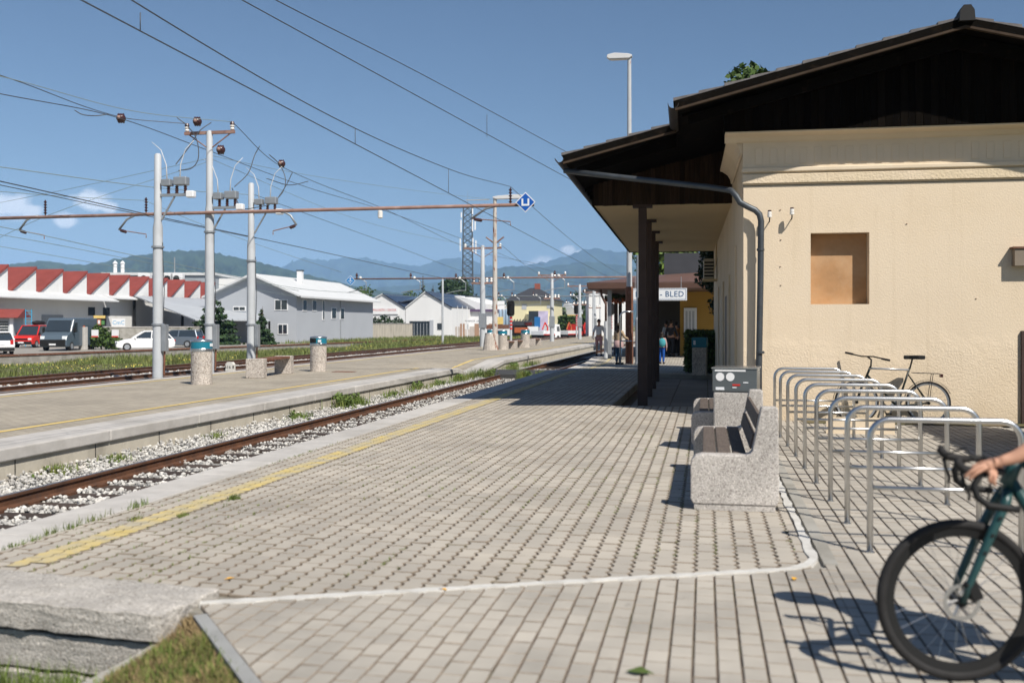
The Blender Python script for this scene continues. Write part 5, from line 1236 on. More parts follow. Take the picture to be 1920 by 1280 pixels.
q = AY(985,379,Yg-.32); us = thing('diamond_sign', 'blue diamond sign with a white U at the end of the near beam', 'sign', (q.x, Yg-.30, q.z))
def diamond(r, th, y): return MB().prism([(0,-r),(r,0),(0,r),(-r,0)], y, y+th, 'y')
diamond(.31,.02,0).build('plate', MT['sign_white'], us); diamond(.272,.006,-.007).build('blue_field', MT['sign_blue'], us)
mb = MB(); mb.box(-.12,-.065,-.014,-.008,-.11,.11); mb.box(.065,.12,-.014,-.008,-.11,.11); mb.box(-.065,.065,-.014,-.008,-.11,-.055); mb.build('letter_u', MT['sign_white'], us)
MB().box(-.03,.03,.02,.14,-.05,.05).build('clamp', MT['beam'], us)
# second and third portals
def portal(label, d0, pxa, pya, pxb, pyb, poles, sign=None, m='galv'):
    A0 = Q(pxa,pya,d0); Yp = A0.y; B0 = AY(pxb,pyb,Yp); t = thing('portal_beam', label, 'catenary beam', (A0.x,Yp,0))
    MB().tube([A0-t.location, B0-t.location], .07, 8).build('tube', MT[m], t, smooth=True)
    for px, py in poles:
        q = AY(px,py,Yp); MB().lathe([(.06,0),(.10,.12),(.06,.2),(.13,.3),(.06,.55)], (q.x-A0.x,0,q.z), 8).build('insulator', MT['insulator'], t)
        MB().lathe([(.05,.0),(.14,.06),(.12,.2),(.05,.24)], (q.x-A0.x+.35,0,q.z), 8).build('white_insulator', MT['ins_white'], t)
        MB().tube([(q.x-A0.x+.5,0,q.z),(q.x-A0.x+.9,0,q.z-.3),(q.x-A0.x+.9,0,q.z-1.0),(q.x-A0.x+.3,0,q.z-1.0),(q.x-A0.x-.9,0,q.z-1.25)], .04, 6).build('steady_arm', MT['galv'], t)
    if sign:
        q = AY(*sign,Yp-.2); s = thing('diamond_sign', 'small blue diamond sign with white arrows at the left end of the second beam', 'sign', (q.x,Yp-.2,q.z))
        diamond(.48,.02,0).build('plate', MT['sign_white'], s); diamond(.43,.006,-.008).build('blue_field', mat('sb2',(.02,.22,.55),.4,.03,2), s)
        mb = MB(); mb.box(-.03,.03,-.016,-.010,-.05,.2); mb.prism([(-.1,.16),(.1,.16),(0,.3)], -.016, -.010, 'y'); mb.box(-.22,.22,-.016,-.010,-.07,-.02); mb.prism([(-.08,-.16),(.08,-.16),(0,-.28)], -.016, -.010, 'y'); mb.build('arrows', MT['sign_white'], s)
    return t, Yp
portal('pinkish second tube beam spanning the tracks beyond the crossing', 92, 662, 523, 1345, 518, ((669,523),(770,523),(855,524),(945,523),(1040,519)), (657,526), 'beam')
portal('white third tube beam farther down the line', 122, 872, 556, 1330, 554, ((935,556),(960,556),(1000,555),(1070,555)), None, 'galv')
portal('faint fourth tube beam at the end of the station', 170, 1040, 568, 1330, 567, ((1062,568),(1100,567)), None, 'galv')
b = D(830,645,-.4); conc_pole('slim white pole in the verge holding the second beam', (b.x,b.y,-.5), Q(830,520,(b.x*-SA+b.y*CA)).z+.5, .12, .09, name='catenary_pole', group=None)
for px, py, top, lb, m in ((905,651,460,'grey pole with a crossarm beyond the level crossing','pole'),(1035,640,512,'concrete pole with a wide crossarm in the middle distance','pole'),(1087,636,533,'distant concrete pole in front of the red crane','pole'),(1115,632,545,'farthest slim pole left of the shelter','pole')):
    b = D(px,py); h = Q(px,top,(b.x*-SA+b.y*CA)).z; t = conc_pole(lb, (b.x,b.y,0), h, .19, .13, m=m, group='catenary poles down the line')
    aw = 1.3; MB().box(-aw,aw,-.05,.05,h-.25,h-.13).build('crossarm', MT['beam'], t)
    for s in (-1,1):
        MB().tube([(0,0,h-.85),(s*aw*.8,0,h-.22)], .025, 6).build('brace', MT['beam'], t); MB().lathe([(.05,0),(.10,.05),(.06,.1),(.10,.16),(.05,.25)], (s*aw*.93,0,h-.13), 8).build('insulator', MT['ins_white'], t)
    MB().box(-.75,.75,-.1,.1,h*.62,h*.62+.12).build('switch_frame', MT['beam'], t)
    for x in (-.6,-.2,.3,.6): MB().lathe([(.05,0),(.10,.06),(.06,.14),(.11,.2),(.05,.3)], (x,0,h*.62+.12), 8).build('insulator', MT['ins_white' if x > 0 else 'insulator'], t)
    MB().box(-.22,.22,-.24,.24,1.3,2.3).build('cabinet', MT['galv'], t, bevel=.02)
for px, py, top, lb in ((1112,634,545,'thin grey mast beside the farthest pole'),(1125,630,528,'tall thin mast left of the shelter downpipe')):
    b = D(px,py); h = Q(px,top,(b.x*-SA+b.y*CA)).z; t = thing('mast', lb, 'mast', (b.x,b.y,0)); MB().lathe([(.1,-.2),(.1,0),(.07,h)], (0,0,0), 8).build('shaft', MT['pole'], t); MB().lathe([(.16,0),(.16,.1),(.1,.12)], (0,0,0), 8).build('foot', MT['galv'], t)
# lamp posts
def lamp(label, px, py, top, m, r=.10, hl=1.0, z=0.0, flip=-1):
    b = D(px,py,z); d = b.x*-SA+b.y*CA; h = Q(px,top,d).z-z; t = thing('lamp_post', label, 'lamp post', b)
    MB().lathe([(r*1.25,-.2),(r*1.25,.9),(r,1.0),(r*.62,h)], (0,0,0), 12).build('post', MT[m], t, smooth=False)
    hd = MB(); L_ = hl; prof = [(0,.02),(-.1*L_,-.06),(-.9*L_,-.05),(-1.0*L_,.02),(-.97*L_,.14),(-.7*L_,.20),(-.15*L_,.14),(0,.08)]
    hd.prism([(x*-flip, zz) for x, zz in prof], -.16, .16, 'y'); ho_ = hd.build('lamp_head', mat('lamp_grey',(.62,.62,.62),.5,.04,2), t, bevel=.02); ho_.location = (.12 if flip < 0 else -.12, 0, h)
    MB().box(-.85*L_,-.12*L_,-.13,.13,-.075,-.062).build('lamp_glass', MT['ins_white'], ho_)
    return t, h
def near_b(px, py, top, z): pass
t, h = lamp('tall rust speckled lamp post rising above the canopy roof', 1180, 682, 108, 'lamp_rust', .13, 1.08, near_z(40))
for c in t.children:
    if c.name.startswith('post'): MB().lathe([(.168,-.1),(.168,3.2),(.14,3.3)], (0,0,0), 12).build('rusty_lower_post', MT['rusty'], t)
t, h = lamp('slim rust streaked lamp post on the island platform beyond the beam', 928, 656, 372, 'pole_rust', .17, 2.0, 0, 1)
for s in (-1,1): MB().tube([(0,0,h*.70),(s*.55,0,h*.745)], .05, 6).build('bracket_arm', MT['beam'], t)
for px, py, lb in ((1192,684,'pale grey post beside the rusty lamp post'),):
    b = D(px,py,near_z(40)); t = thing('post', lb, 'post', (b.x+.12,b.y+.4,b.z)); MB().lathe([(.17,-.1),(.17,1.9),(.12,2.0),(.12,4.6)], (0,0,0), 14).build('shaft', MT['pole'], t); MB().lathe([(.21,0),(.21,.06),(.17,.08)], (0,0,0), 14).build('base_ring', MT['galv'], t)
# bent pipe
b = D(1163,684,near_z(40)); t = thing('bent_pipe', 'bent galvanised handrail pipe beside the woman', 'handrail', b)
pts = [(.0,0,-.1),(0,0,2.0)]+[(.22-.22*math.cos(math.pi/2*k/6),0,2.0+.22*math.sin(math.pi/2*k/6)) for k in range(1,7)]+[(.55,0,2.22)]
MB().tube(pts, .035, 10).build('pipe', MT['chrome'], t, smooth=True); MB().tube([(0,0,1.0),(.5,0,1.0)], .025, 8).build('rail', MT['chrome'], t)
# wires
def smooth_pts(pts, n=16):
    P = [Vector(p) for p in pts]; out = []
    for i in range(len(P)-1):
        b, c = P[i], P[i+1]; L_ = (c-b).length
        t0 = ((c-P[i-1]).normalized() if i else (c-b).normalized())*L_; t1 = ((P[i+2]-b).normalized() if i+2 < len(P) else (c-b).normalized())*L_
        for k in range(n):
            t = k/n; out.append((2*t**3-3*t*t+1)*b+(t**3-2*t*t+t)*t0+(-2*t**3+3*t*t)*c+(t**3-t*t)*t1)
    out.append(P[-1]); return out
def wire(label, pts, r=.011, m='wire', sag=0.0, name='overhead_wire', n=14, group='overhead wires'):
    mb = MB(); P = smooth_pts(pts, n); N1 = len(P)-1
    for i, p in enumerate(P): p.z -= sag*4*(i/N1)*(1-i/N1)
    mb.tube(P, r, 5, True); o = mb.build(name, MT[m], fix=False, smooth=True); return tag(o, label, 'wire', group)
XW = T1.x
def wx(x, *pp): return [AX(px, py, x) for px, py in pp]
far = lambda x, y, z: Vector((x, y, z))
W = wire
c0 = AX(150,0,XW); zc_ = T1.z; p957 = AX(957,423,XW)
W('contact wire of the near track running to the steady arm', [far(XW,4,c0.z+.02), far(XW,p957.y,p957.z), far(XW-.3,92,p957.z-.05)], .0085, 'wire')
m957 = AX(957,350,XW); W('sagging messenger wire above the near track', [far(XW,2,AX(220,0,XW).z+.35), AX(535,170,XW), AX(840,315,XW), m957], .0085, 'wire', .02); W('messenger wire beyond the near beam', [m957, far(XW-.3,92,m957.z-.1)], .0085, 'wire', .55)
def dropper(label, a, b, r=.006): return W(label, [a,b], r, 'wire', 0, 'dropper_wire', 2, 'dropper wires')
dropper('thin dropper wire left of the lamp sky, near track', AX(263,24,XW), AX(263,58,XW)); dropper('thin dropper wire in the middle of the sky', AX(666,240,XW), AX(666,270,XW)); dropper('thin dropper wire before the U sign', AX(841,316,XW), AX(841,362,XW))
e0, e1 = Q(1060,330,29.5), Q(460,0,13.4); ex = (e0-e1); W('upper right contact wire vanishing behind the canopy roof', [e1-ex*.55, e1+Vector((0,0,.0)), e0, e0+ex*.8], .0085, 'wire', .03)
g0, g1 = Q(1060,283,29.5), Q(520,0,14.2); gx = g0-g1; W('messenger wire above the upper right contact wire', [g1-gx*.55, g1, Q(780,132,20.3), g0, g0+gx*.8], .0085, 'wire', .02)
dropper('thin dropper wire above the U sign to the right', Q(913,215,24.4), Q(913,258,24.4))
X2, X3 = -18.0, -21.2
W('dark contact wire over the far track', [AX(-150,310,X2), AX(0,340,X2), AX(290,405,X2), AX(560,463,X2), AX(860,527,X2), far(X2,150,4.9)], .016, 'wire')
W('second dark wire just below the far contact wire', [AX(-150,318,X2), AX(0,347,X2), AX(290,408,X2), AX(480,447,X2)], .012, 'wire')
W('greenish messenger wire over the far track', [AX(-200,285,X2), AX(0,310,X2), AX(290,349,X2), AX(480,366,X2)], .012, 'wire_green', .05); W('messenger wire right of the poles over the far track', [AX(480,366,X2), AX(720,450,X2), AX(900,515,X2), far(X2,150,6.2)], .012, 'wire', .12)
W('faint contact wire over the siding at the left', [AX(-150,405,X3), AX(0,425,X3), AX(290,487,X3), AX(600,545,X3), far(X3,150,4.9)], .012, 'wire_green'); W('faint lower wire over the siding', [AX(-150,425,X3-1), AX(0,440,X3-1), AX(290,495,X3-1), AX(560,545,X3-1)], .010, 'wire_green')
W('faint third wire low on the left', [AX(-100,450,X3-4), AX(0,462,X3-4), AX(330,520,X3-4), AX(560,556,X3-4)], .010, 'wire_green'); W('faint messenger wire over the siding', [AX(-100,342,X3), AX(0,353,X3), AX(272,376,X3)], .010, 'wire_green', .1); W('faint messenger wire behind the three poles', [AX(272,376,X3), AX(420,430,X3), AX(640,510,X3)], .010, 'wire_green', .15)
pt = Vector((pl[1][1].x, pl[1][1].y, pl[1][2]))
L1, L2 = pt+Vector((-.8,0,.25)), pt+Vector((.8,0,.25))
W('feeder line from the left to the left crossarm insulator', [AX(-150,100,-17.5), AX(0,140,-17), Q(227,219,31.5), L1], .012, 'wire', .02); W('pale green feeder line to the right crossarm insulator', [AX(-150,115,-16.9), AX(0,139,-16.5), AX(250,205,-16.2), L2], .010, 'wire_green', .06); W('feeder line passing below the crossarm', [AX(-100,155,-17), AX(0,174,-16.8), AX(210,216,-16.4), AX(393,283,-16.3)], .012, 'wire', .03)
W('feeder line descending from the pole top to the distance', [L2, Q(528,307,38), Q(713,383,48), Q(900,470,75), far(-14.5,90,7)], .012, 'wire', .15); W('second feeder line running on behind the beam', [Q(393,283,32.6), Q(575,345,42), Q(720,390,52), Q(905,462,67)], .012, 'wire', .15)
W('guy wire from the middle pole to the left', [pt+Vector((0,0,-.9)), Q(150,350,36), AX(0,380,-30)], .008, 'wire_green'); W('guy wire from the middle pole to the lower left', [pt+Vector((0,0,-1.0)), Q(100,400,34), AX(-50,470,-26)], .008, 'wire_green'); W('pale span wire from the pole top towards the lattice tower', [pt+Vector((0,0,-.8)), Q(640,330,45), Q(925,374,60)], .008, 'wire_green', .2); W('pale span wire to the far pole', [pt+Vector((0,0,-.9)), Q(700,410,55), Q(905,464,67)], .008, 'wire_green', .3)
W('thin wire sagging towards the shelter roof', [Q(930,452,62), Q(1035,515,90), Q(1180,540,110)], .012, 'wire', .3); W('pale wire crossing to the shelter', [Q(905,462,67), Q(1040,500,80), Q(1190,530,90)], .010, 'wire', .4)
# brown strain insulators
for px, py, d, lb in ((227,222,31.5,'brown ball insulator far left on the feeder line'),(370,228,32.3,'brown ball insulator left of the crossarm'),(414,281,32.4,'brown ball insulator just right of the tall pole'),(528,307,37.9,'rightmost brown ball insulator on the descending line')):
    q = Q(px,py,d); s = thing('strain_insulator', lb, 'insulator', q, 0, 'brown strain insulators')
    mb = MB(); 
    for k in range(3): mb.lathe([(.06,-.02),(.15,-.012),(.16,.012),(.06,.03)], (0,0,(k-1)*.07), 12)
    mb.ball((0,0,0), .145, 14, 9); o = mb.build('discs', MT['insulator'], s, smooth=True); o.rotation_euler = (0,math.pi/2,.25); MB().ball((0,-.15,0), .06, 8, 5).build('cap', MT['beam'], s)
# jumper loops round the switches
J = lambda lb, pts: W(lb, pts, .014, 'wire', 0, 'jumper_cable', 3, 'jumper cables')
def JJ(lb, *pp): 
    mb = MB(); mb.tube(smooth_pts([Q(*p) for p in pp], 8), .016, 5); tag(mb.build('jumper_cable', MT['wire'], fix=False, smooth=True), lb, 'cable', 'jumper cables')
JJ('dark jumper cable looping left of the tall pole', (332,221,32),(350,235,32),(368,260,31.5),(372,295,31),(360,315,30.5),(335,320,30)); JJ('dark jumper cable crossing down to the left switch', (396,230,32.4),(375,245,32),(355,275,31),(330,308,30)); JJ('dark jumper cable right of the tall pole', (487,274,34),(478,290,34),(465,325,33.5),(440,350,33)); JJ('dark jumper cable swinging out at the right switch', (505,290,36),(525,310,36.5),(535,335,36.5),(530,360,36),(510,382,35.5)); JJ('dark jumper cable under the descending line', (548,324,39),(535,350,37),(515,380,35.5)); JJ('dark jumper cable along the beam', (435,352,32.8),(444,375,33),(452,390,33),(480,389,34),(505,384,35)); JJ('slack dark wire at the far left of the feeder', (140,207,31),(155,215,31),(180,217,31.3),(205,214,31.5)); JJ('slack dark wire right of the poles', (500,335,36),(540,347,38),(578,340,42))
# ================================================================ furniture on the island platform
def round_bin(label, b, h=1.16, r=.27, rz=0):
    t = thing('litter_bin', label, 'litter bin', b, rz, 'round litter bins on the island platform')
    MB().lathe([(r,0),(r,h*.73)], (0,0,0), 24).build('concrete_drum', MT['agg_far'], t, smooth=False)
    MB().lathe([(r*1.02,h*.73),(r*1.04,h*.74),(r*1.04,h*.79),(r*1.02,h*.80)], (0,0,0), 24).build('steel_ring', MT['chrome'], t); MB().lathe([(r*1.01,h*.80),(r*1.01,h*.95)], (0,0,0), 24).build('teal_band', MT['teal'], t)
    MB().lathe([(r*1.03,h*.95),(r*1.04,h*.96),(r*1.02,h*.985),(r*.55,h),(.03,h*1.0)], (0,0,0), 24).build('steel_lid', MT['chrome'], t, smooth=True)
    return t
b = D(378,720); rb1 = round_bin('pebbled round bin with teal band, nearest on the island platform', b); MB().box(.262,.282,-.06,.06,.98,1.06).build('pictogram', MT['sign_white'], rb1)
b = D(597,696); rb2 = round_bin('round bin with black opening and teal band, right of the slab bench', b); mb = MB(); 
for k in range(7):
    a0 = math.radians(185+13*k); a1 = a0+math.radians(12.8); r_ = .279; mb.add([(r_*math.cos(a0),r_*math.sin(a0),.945),(r_*math.cos(a1),r_*math.sin(a1),.945),(r_*math.cos(a1),r_*math.sin(a1),1.085),(r_*math.cos(a0),r_*math.sin(a0),1.085)], [(0,1,2,3)])
mb.build('opening', MT['black'], rb2); MB().box(.10,.2,-.292,-.26,.96,1.05).build('pictogram', MT['sign_white'], rb2)
def slab_bench(label, a, b, cat='bench', w_=.52, hh=.56):
    d = Vector(b)-Vector(a); L_ = d.length; t = thing('slab_bench', label, 'bench', a, math.atan2(d.y,d.x)-math.pi/2, 'slab benches on the island platform')
    MB().box(-w_/2,w_/2,0,.34,0,hh).build('concrete_block', MT['agg_far'], t, bevel=.015); MB().box(-w_/2,w_/2,L_-.34,L_,0,hh).build('concrete_block', MT['agg_far'], t, bevel=.015)
    for k in range(4): MB().box(-w_/2+.02+k*.125,-w_/2+.13+k*.125,.3,L_-.3,hh-.07,hh-.01).build('seat_plank', MT['rusty'], t)
    return t
slab_bench('low plank bench on two pebbled concrete blocks beside the teal bin', D(477,709), D(527,700.5)+Vector((0,.35,0)))
b = D(432,696); ks = thing('kilometre_stone', 'small white painted distance stone with black number at platform edge', 'marker stone', b, 0)
MB().prism([(-.15,0),(.15,0),(.15,.24),(.09,.31),(-.09,.31),(-.15,.24)], -.07, .07, 'y').build('stone', MT['white_paint'], ks, bevel=.01)
text_mesh('616 8', .15, 'number', MT['black'], ks, (0,-.073,.14), (math.pi/2,0,0), .002)
MB().box(D(640,696).x-.3, D(640,696).x+.35, D(640,697).y-.1, D(640,697).y+.25, .004, .012)
b = D(645,697); mh = struct(MB().box(b.x-.35,b.x+.35,b.y-.2,b.y+.2,-.01,.014).build('inspection_cover', MT['rusty']), label='rusty cover plate set in the island platform')
for px, py, lb in ((942,654,'round bin directly right of the rusty lamp post'),(985,650,'farthest round bin among the distant benches'),(921,648,'round bin half hidden behind the rusty lamp post')):
    round_bin(lb, D(px,py+1), 1.2, .30)
for px, py, lb in ((948,655,'first distant slab bench beside the lamp post'),(965,653,'second distant slab bench in front of the signal'),(1000,648,'farthest slab bench on the island platform')):
    a = D(px-4,py); slab_bench(lb, a, a+Vector((.1,2.3,0)), hh=.5)
b = D(918,656); t = thing('concrete_foot', 'conical concrete foot at the rusty lamp post', 'block', b); MB().lathe([(.42,0),(.36,.5),(.28,1.0)], (0,0,0), 14).build('cone', MT['agg_far'], t); MB().lathe([(.29,1.0),(.27,1.04)], (0,0,0), 14).build('rim', MT['galv'], t)
# ================================================================ signals
def signal(label, px, py, top, d, r=.16):
    b = Q(px, py, d); h = Q(px, top, d).z-b.z; t = thing('railway_signal', label, 'signal', b, 0, 'light signals')
    mb = MB(); mb.lathe([(.09,-.3),(.09,h-.9)], (0,0,0), 10); mb.build('mast', MT['pole'], t)
    n_ = 5
    for k in range(n_): MB().lathe([(.115,h*.35+k*.28),(.115,h*.35+k*.28+.14)], (0,0,0), 10).build('red_band', MT['red'], t)
    hd = MB(); hd.prism([(-.30,-.45),(-.2,-.6),(.2,-.6),(.30,-.45),(.30,.45),(.2,.6),(-.2,.6),(-.30,.45)], -.06, .06, 'y'); ho_ = hd.build('signal_board', MT['black'], t); ho_.location = (0,-.1,h-.5)
    for k in range(4):
        MB().tube([(0,-.07,.36-.24*k),(0,-.22,.36-.24*k)], .085, 10).build('lens_hood', MT['black'], ho_); MB().tube([(0,-.061,.36-.24*k),(0,-.075,.36-.24*k)], .07, 10).build('lens', mat('lens_red',(.6,.02,.02),.3,0,emit=(1,.03,.02),estr=2.5) if k == 1 else MT['glass_dark'], ho_)
    return t
signal('black light signal on a red and white mast behind the distant bins', 958, 645, 566, 78); signal('black light signal left of the distant pole', 1081, 632, 571, 118); signal('signal with red light beside the shelter post', 1146, 640, 570, 100)
# ================================================================ shelter with station name
sp = Q(1102,531,45.5); SY = sp.y; sx0 = sp.x; sx1 = AY(1350,531,SY).x+2.0
sh = thing('platform_shelter', 'brown roofed platform shelter with ochre wall and grey posts', 'shelter', (sx0,SY,0)); q0 = sp.z
mb = MB(); mb.add([(0,0,q0-.28),(sx1-sx0,0,q0-.28),(sx1-sx0,22,q0-.28),(0,22,q0-.28),(-.06,-.06,q0+.02),(sx1-sx0,-.06,q0+.02),(sx1-sx0,22,q0+.02),(-.06,22,q0+.02)], [(3,2,1,0),(4,5,6,7),(0,1,5,4),(1,2,6,5),(2,3,7,6),(3,0,4,7)]); mb.build('fascia', MT['brown_metal'], sh, bevel=.04)
mb = MB(); mb.add([(-.06,-.06,q0+.021),(sx1-sx0,-.06,q0+.021),(sx1-sx0,22,q0+.021),(-.06,22,q0+.021),(2.2,3,q0+.45),(sx1-sx0,3,q0+.75),(sx1-sx0,20,q0+.75),(2.2,20,q0+.45)], [(0,1,5,4),(1,2,6,5),(2,3,7,6),(3,0,4,7),(4,5,6,7)]); mb.build('roof', MT['brown_metal'], sh)
mb = MB(); ux = AY(1245,520,SY+3).x-sx0; MB().box(ux, ux+4, 3.2, 12, q0+.5, q0+1.55).build('roof_lantern', MT['dark_roof'], sh)
def loc_(px, Y): return AY(px,600,Y).x-sx0
for px, yy in ((1143,.9),(1155,5.5),(1163,10.0)): MB().box(loc_(px,SY+yy)-.09, loc_(px,SY+yy)+.09, yy-.09, yy+.09, -.02, q0-.29).build('post', MT['galv' if px == 1143 else 'brown_steel'], sh)
x_ = loc_(1136,SY+.4); MB().tube([(loc_(1126,SY+.2),.25,q0-.29),(loc_(1128,SY+.3),.3,q0-.55),(x_,.4,q0-.95),(x_,.4,1.7)], .055, 8).build('downpipe', MT['brown_metal'], sh, smooth=True); MB().tube([(x_,.4,1.7),(x_,.4,0)], .085, 8).build('downpipe_guard', MT['pole'], sh)
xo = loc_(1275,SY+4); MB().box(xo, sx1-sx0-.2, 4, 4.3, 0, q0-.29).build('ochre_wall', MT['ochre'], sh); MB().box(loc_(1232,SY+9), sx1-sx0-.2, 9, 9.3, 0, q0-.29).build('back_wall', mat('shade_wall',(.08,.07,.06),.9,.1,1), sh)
nbx = loc_(1294,SY+3.9); MB().box(nbx-.3, nbx+.32, 3.9, 3.96, .9, 2.35).build('notice_board', MT['sign_white'], sh)
for k in range(3): MB().box(nbx-.22+.16*k, nbx-.12+.16*k, 3.893, 3.899, 1.1, 2.2).build('notice', mat('notice',(.45,.47,.5),.8,.1,8), sh)
# hanging flower boxes
for k, px in enumerate((1150,1166)):
    q = AY(px,560,SY+2+2*k); fbx = thing('flower_box', 'hanging box of orange flowers under the shelter, '+('left' if k == 0 else 'right')+' one', 'flower box', (q.x,q.y,q.z), 0, 'hanging flower boxes'); MB().box(-.4,.4,-.12,.12,-.15,.0).build('trough', MT['brown_steel'], fbx)
    leaves('foliage', 260, [(0,0,.05,.42,.2,.16)], .12, MT['leaf_dark'], fbx, world=False); leaves('blossoms', 160, [(0,-.03,-.08,.42,.22,.18)], .09, MT['orange'], fbx, world=False)
# station name sign
q1, q2 = Q(1288,540,43.5), Q(1288,563,43.5); sw = 2.5; sg = thing('station_sign', 'white hanging station sign with blue lettering under the shelter', 'sign', (q1.x-sw/2, q1.y, q2.z), .0); hh_ = q1.z-q2.z
MB().box(-sw/2,sw/2,-.03,.03,0,hh_).build('panel', MT['sign_white'], sg)
mb = MB(); e = .035
for a_ in ((-sw/2+e,sw/2-e,e,e+.018),(-sw/2+e,sw/2-e,hh_-e-.018,hh_-e)): MB().box(a_[0],a_[1],-.036,-.031,a_[2],a_[3]).build('border', MT['text_blue'], sg)
for xx in (-sw/2+e,sw/2-e-.018): MB().box(xx,xx+.018,-.036,-.031,e+.018,hh_-e-.018).build('border', MT['text_blue'], sg)
tx = text_mesh('LESCE - BLED', .355, 'lettering', MT['text_blue'], sg, (sw/2-.12,-.034,hh_/2), (math.pi/2,0,0), .004, 1.05, 'RIGHT')
tx.scale = (.98,1,1)
for xx in (-1.0,1.0): MB().tube([(xx,0,hh_),(xx,0,hh_+.5)], .015, 6).build('hanger', MT['galv'], sg)
# bright buildings right behind the garden tree
q = Q(1330,600,60); t = thing('pale_house', 'pale house wall glimpsed behind the garden tree', 'building', (q.x,q.y,0)); MB().box(-.9,3,0,4,0,5).build('wall', MT['white_wall'], t); MB().box(.2,1.2,-.02,.1,1.0,2.2).build('window', MT['ochre'], t)
# ================================================================ vehicles in the yard
RV = Vector((CA,SA,0))
def heading(p, ang_left):
    v = Vector((p.x,p.y,0)).normalized(); r = Vector((v.y,-v.x,0)); a = math.radians(ang_left); h_ = -v*math.cos(a)-r*math.sin(a); return math.atan2(h_.y,h_.x)
def vehicle(name, label, cat, loc, rz, L_, Wd, body, cabin, paint, wheels, wr, roofm=None, ww=.2, lightm=None):
    """body, cabin: side profiles (x forward, z); cabin is glazed, with a painted roof strip"""
    t = thing(name, label, cat, loc, rz)
    bo = MB().prism(body, -Wd/2, Wd/2, 'y').build('body', paint, t, bevel=.07)
    if cabin:
        n = len(cabin); mb = MB(); zmin = min(p[1] for p in cabin); zmax = max(p[1] for p in cabin)
        def yw(z): return Wd/2-.03-.13*(z-zmin)/(zmax-zmin)
        vs = [(x,-yw(z),z) for x, z in cabin]+[(x,yw(z),z) for x, z in cabin]
        mb.add(vs, [tuple(range(n))[::-1], tuple(range(n,2*n))]+[(i,(i+1) % n,n+(i+1) % n,n+i) for i in range(n)]); mb.build('glazing', MT['glass_dark'], t)
        top = sorted([p for p in cabin if p[1] > zmax-.12]); x0, x1 = top[0][0], top[-1][0]
        MB().box(x0-.06,x1+.06,-yw(zmax)-.015,yw(zmax)+.015,zmax-.03,zmax+.045).build('roof', paint, t, bevel=.03)
        lo = sorted([p for p in cabin if p[1] < zmin+.05]); xr_, xf = lo[0][0], lo[-1][0]
        for s in (-1,1):
            for (xa, xb) in ((xf,x1),(xr_,x0),((xf+xr_)/2+.1,(xf+xr_)/2+.05)):
                MB().tube([(xa,s*(yw(zmin)+.012),zmin),(xb,s*(yw(zmax)+.012),zmax)], .05, 6).build('pillar', paint, t)
    for x in wheels:
        for s in (-1,1):
            w_ = MB(); w_.tube([(x,s*(Wd/2-ww),wr),(x,s*(Wd/2+.012),wr)], wr, 18); wo_ = w_.build('wheel', MT['rubber'], t)
            MB().tube([(x,s*(Wd/2+.012),wr),(x,s*(Wd/2+.03),wr)], wr*.62, 14).build('hubcap', MT['galv'], wo_)
    return t
def lamps(t, x, y, z, sx, sy, sz, m, nm='headlight'):
    for s in (-1,1): MB().cbox((x,s*y,z), (sx,sy,sz)).build(nm, m, t, bevel=.02)
hl = mat('lamp_clear',(.75,.78,.8),.15,.02,3,spec=.7); tl = mat('lamp_red',(.5,.02,.02),.25,.02,3); van_grey = mat('van_grey',(.085,.115,.145),.25,.04,2,spec=.5); est_grey = mat('est_grey',(.16,.19,.23),.25,.04,2,spec=.5,metal=.3); car_white = mat('car_white',(.78,.78,.78),.25,.02,2,spec=.5)
hatch_b = [(-2.1,.28),(-2.15,.6),(-2.05,.92),(-1.3,.95),(.75,.95),(1.5,.86),(2.0,.70),(2.14,.5),(2.1,.25),(1.7,.2),(-1.8,.2)]; hatch_c = [(-1.95,.93),(-1.45,1.38),(-.5,1.48),(.1,1.44),(.95,.95)]
b = D(272,657,YZ); c = vehicle('white_hatchback', 'white hatchback parked side on behind the left pole', 'car', b, heading(b,86), 4.3, 1.75, hatch_b, hatch_c, car_white, (1.35,-1.3), .31); lamps(c,2.05,.62,.66,.16,.3,.12,hl); lamps(c,-2.1,.65,.78,.12,.24,.16,tl,'tail_light')
for s in (-1,1): MB().cbox((.75,s*.92,1.0), (.12,.14,.12)).build('mirror', car_white, c, bevel=.03)
MB().cbox((-2.16,0,.55),(.02,.5,.12)).build('number_plate', MT['white'], c)
est_c = [(-2.2,.93),(-2.0,1.42),(-.6,1.5),(.1,1.46),(.95,.95)]; b = D(330,651,YZ); c = vehicle('grey_estate', 'grey estate car parked behind the white hatchback', 'car', b, heading(b,112), 4.6, 1.78, [(x*1.06,z) for x, z in hatch_b], est_c, est_grey, (1.4,-1.35), .31); lamps(c,2.15,.62,.66,.16,.3,.12,hl); lamps(c,-2.2,.72,.88,.16,.24,.22,tl,'tail_light')
b = D(-8,663,YZ); c = vehicle('white_car', 'white car cut by the left edge of the picture', 'car', b, heading(b,172), 4.1, 1.75, hatch_b, hatch_c, car_white, (1.35,-1.3), .31); lamps(c,-2.1,.68,.82,.12,.2,.3,tl,'tail_light'); MB().cbox((-2.16,0,.72),(.02,.52,.13)).build('number_plate', MT['sign_white'], c); MB().cbox((-2.12,0,.36),(.1,1.7,.22)).build('bumper', MT['black'], c, bevel=.03)
b = D(60,652,YZ); rvb = [(-2.35,.3),(-2.4,1.1),(1.25,1.1),(1.95,1.0),(2.32,.78),(2.38,.4),(2.3,.28)]; rvc = [(-2.35,1.08),(-2.3,1.82),(-1,1.9),(.75,1.88),(1.4,1.1)]
b = D(40,652,YZ); hd2 = heading(b,28); b = b-Vector((math.cos(hd2),math.sin(hd2),0))*2.35
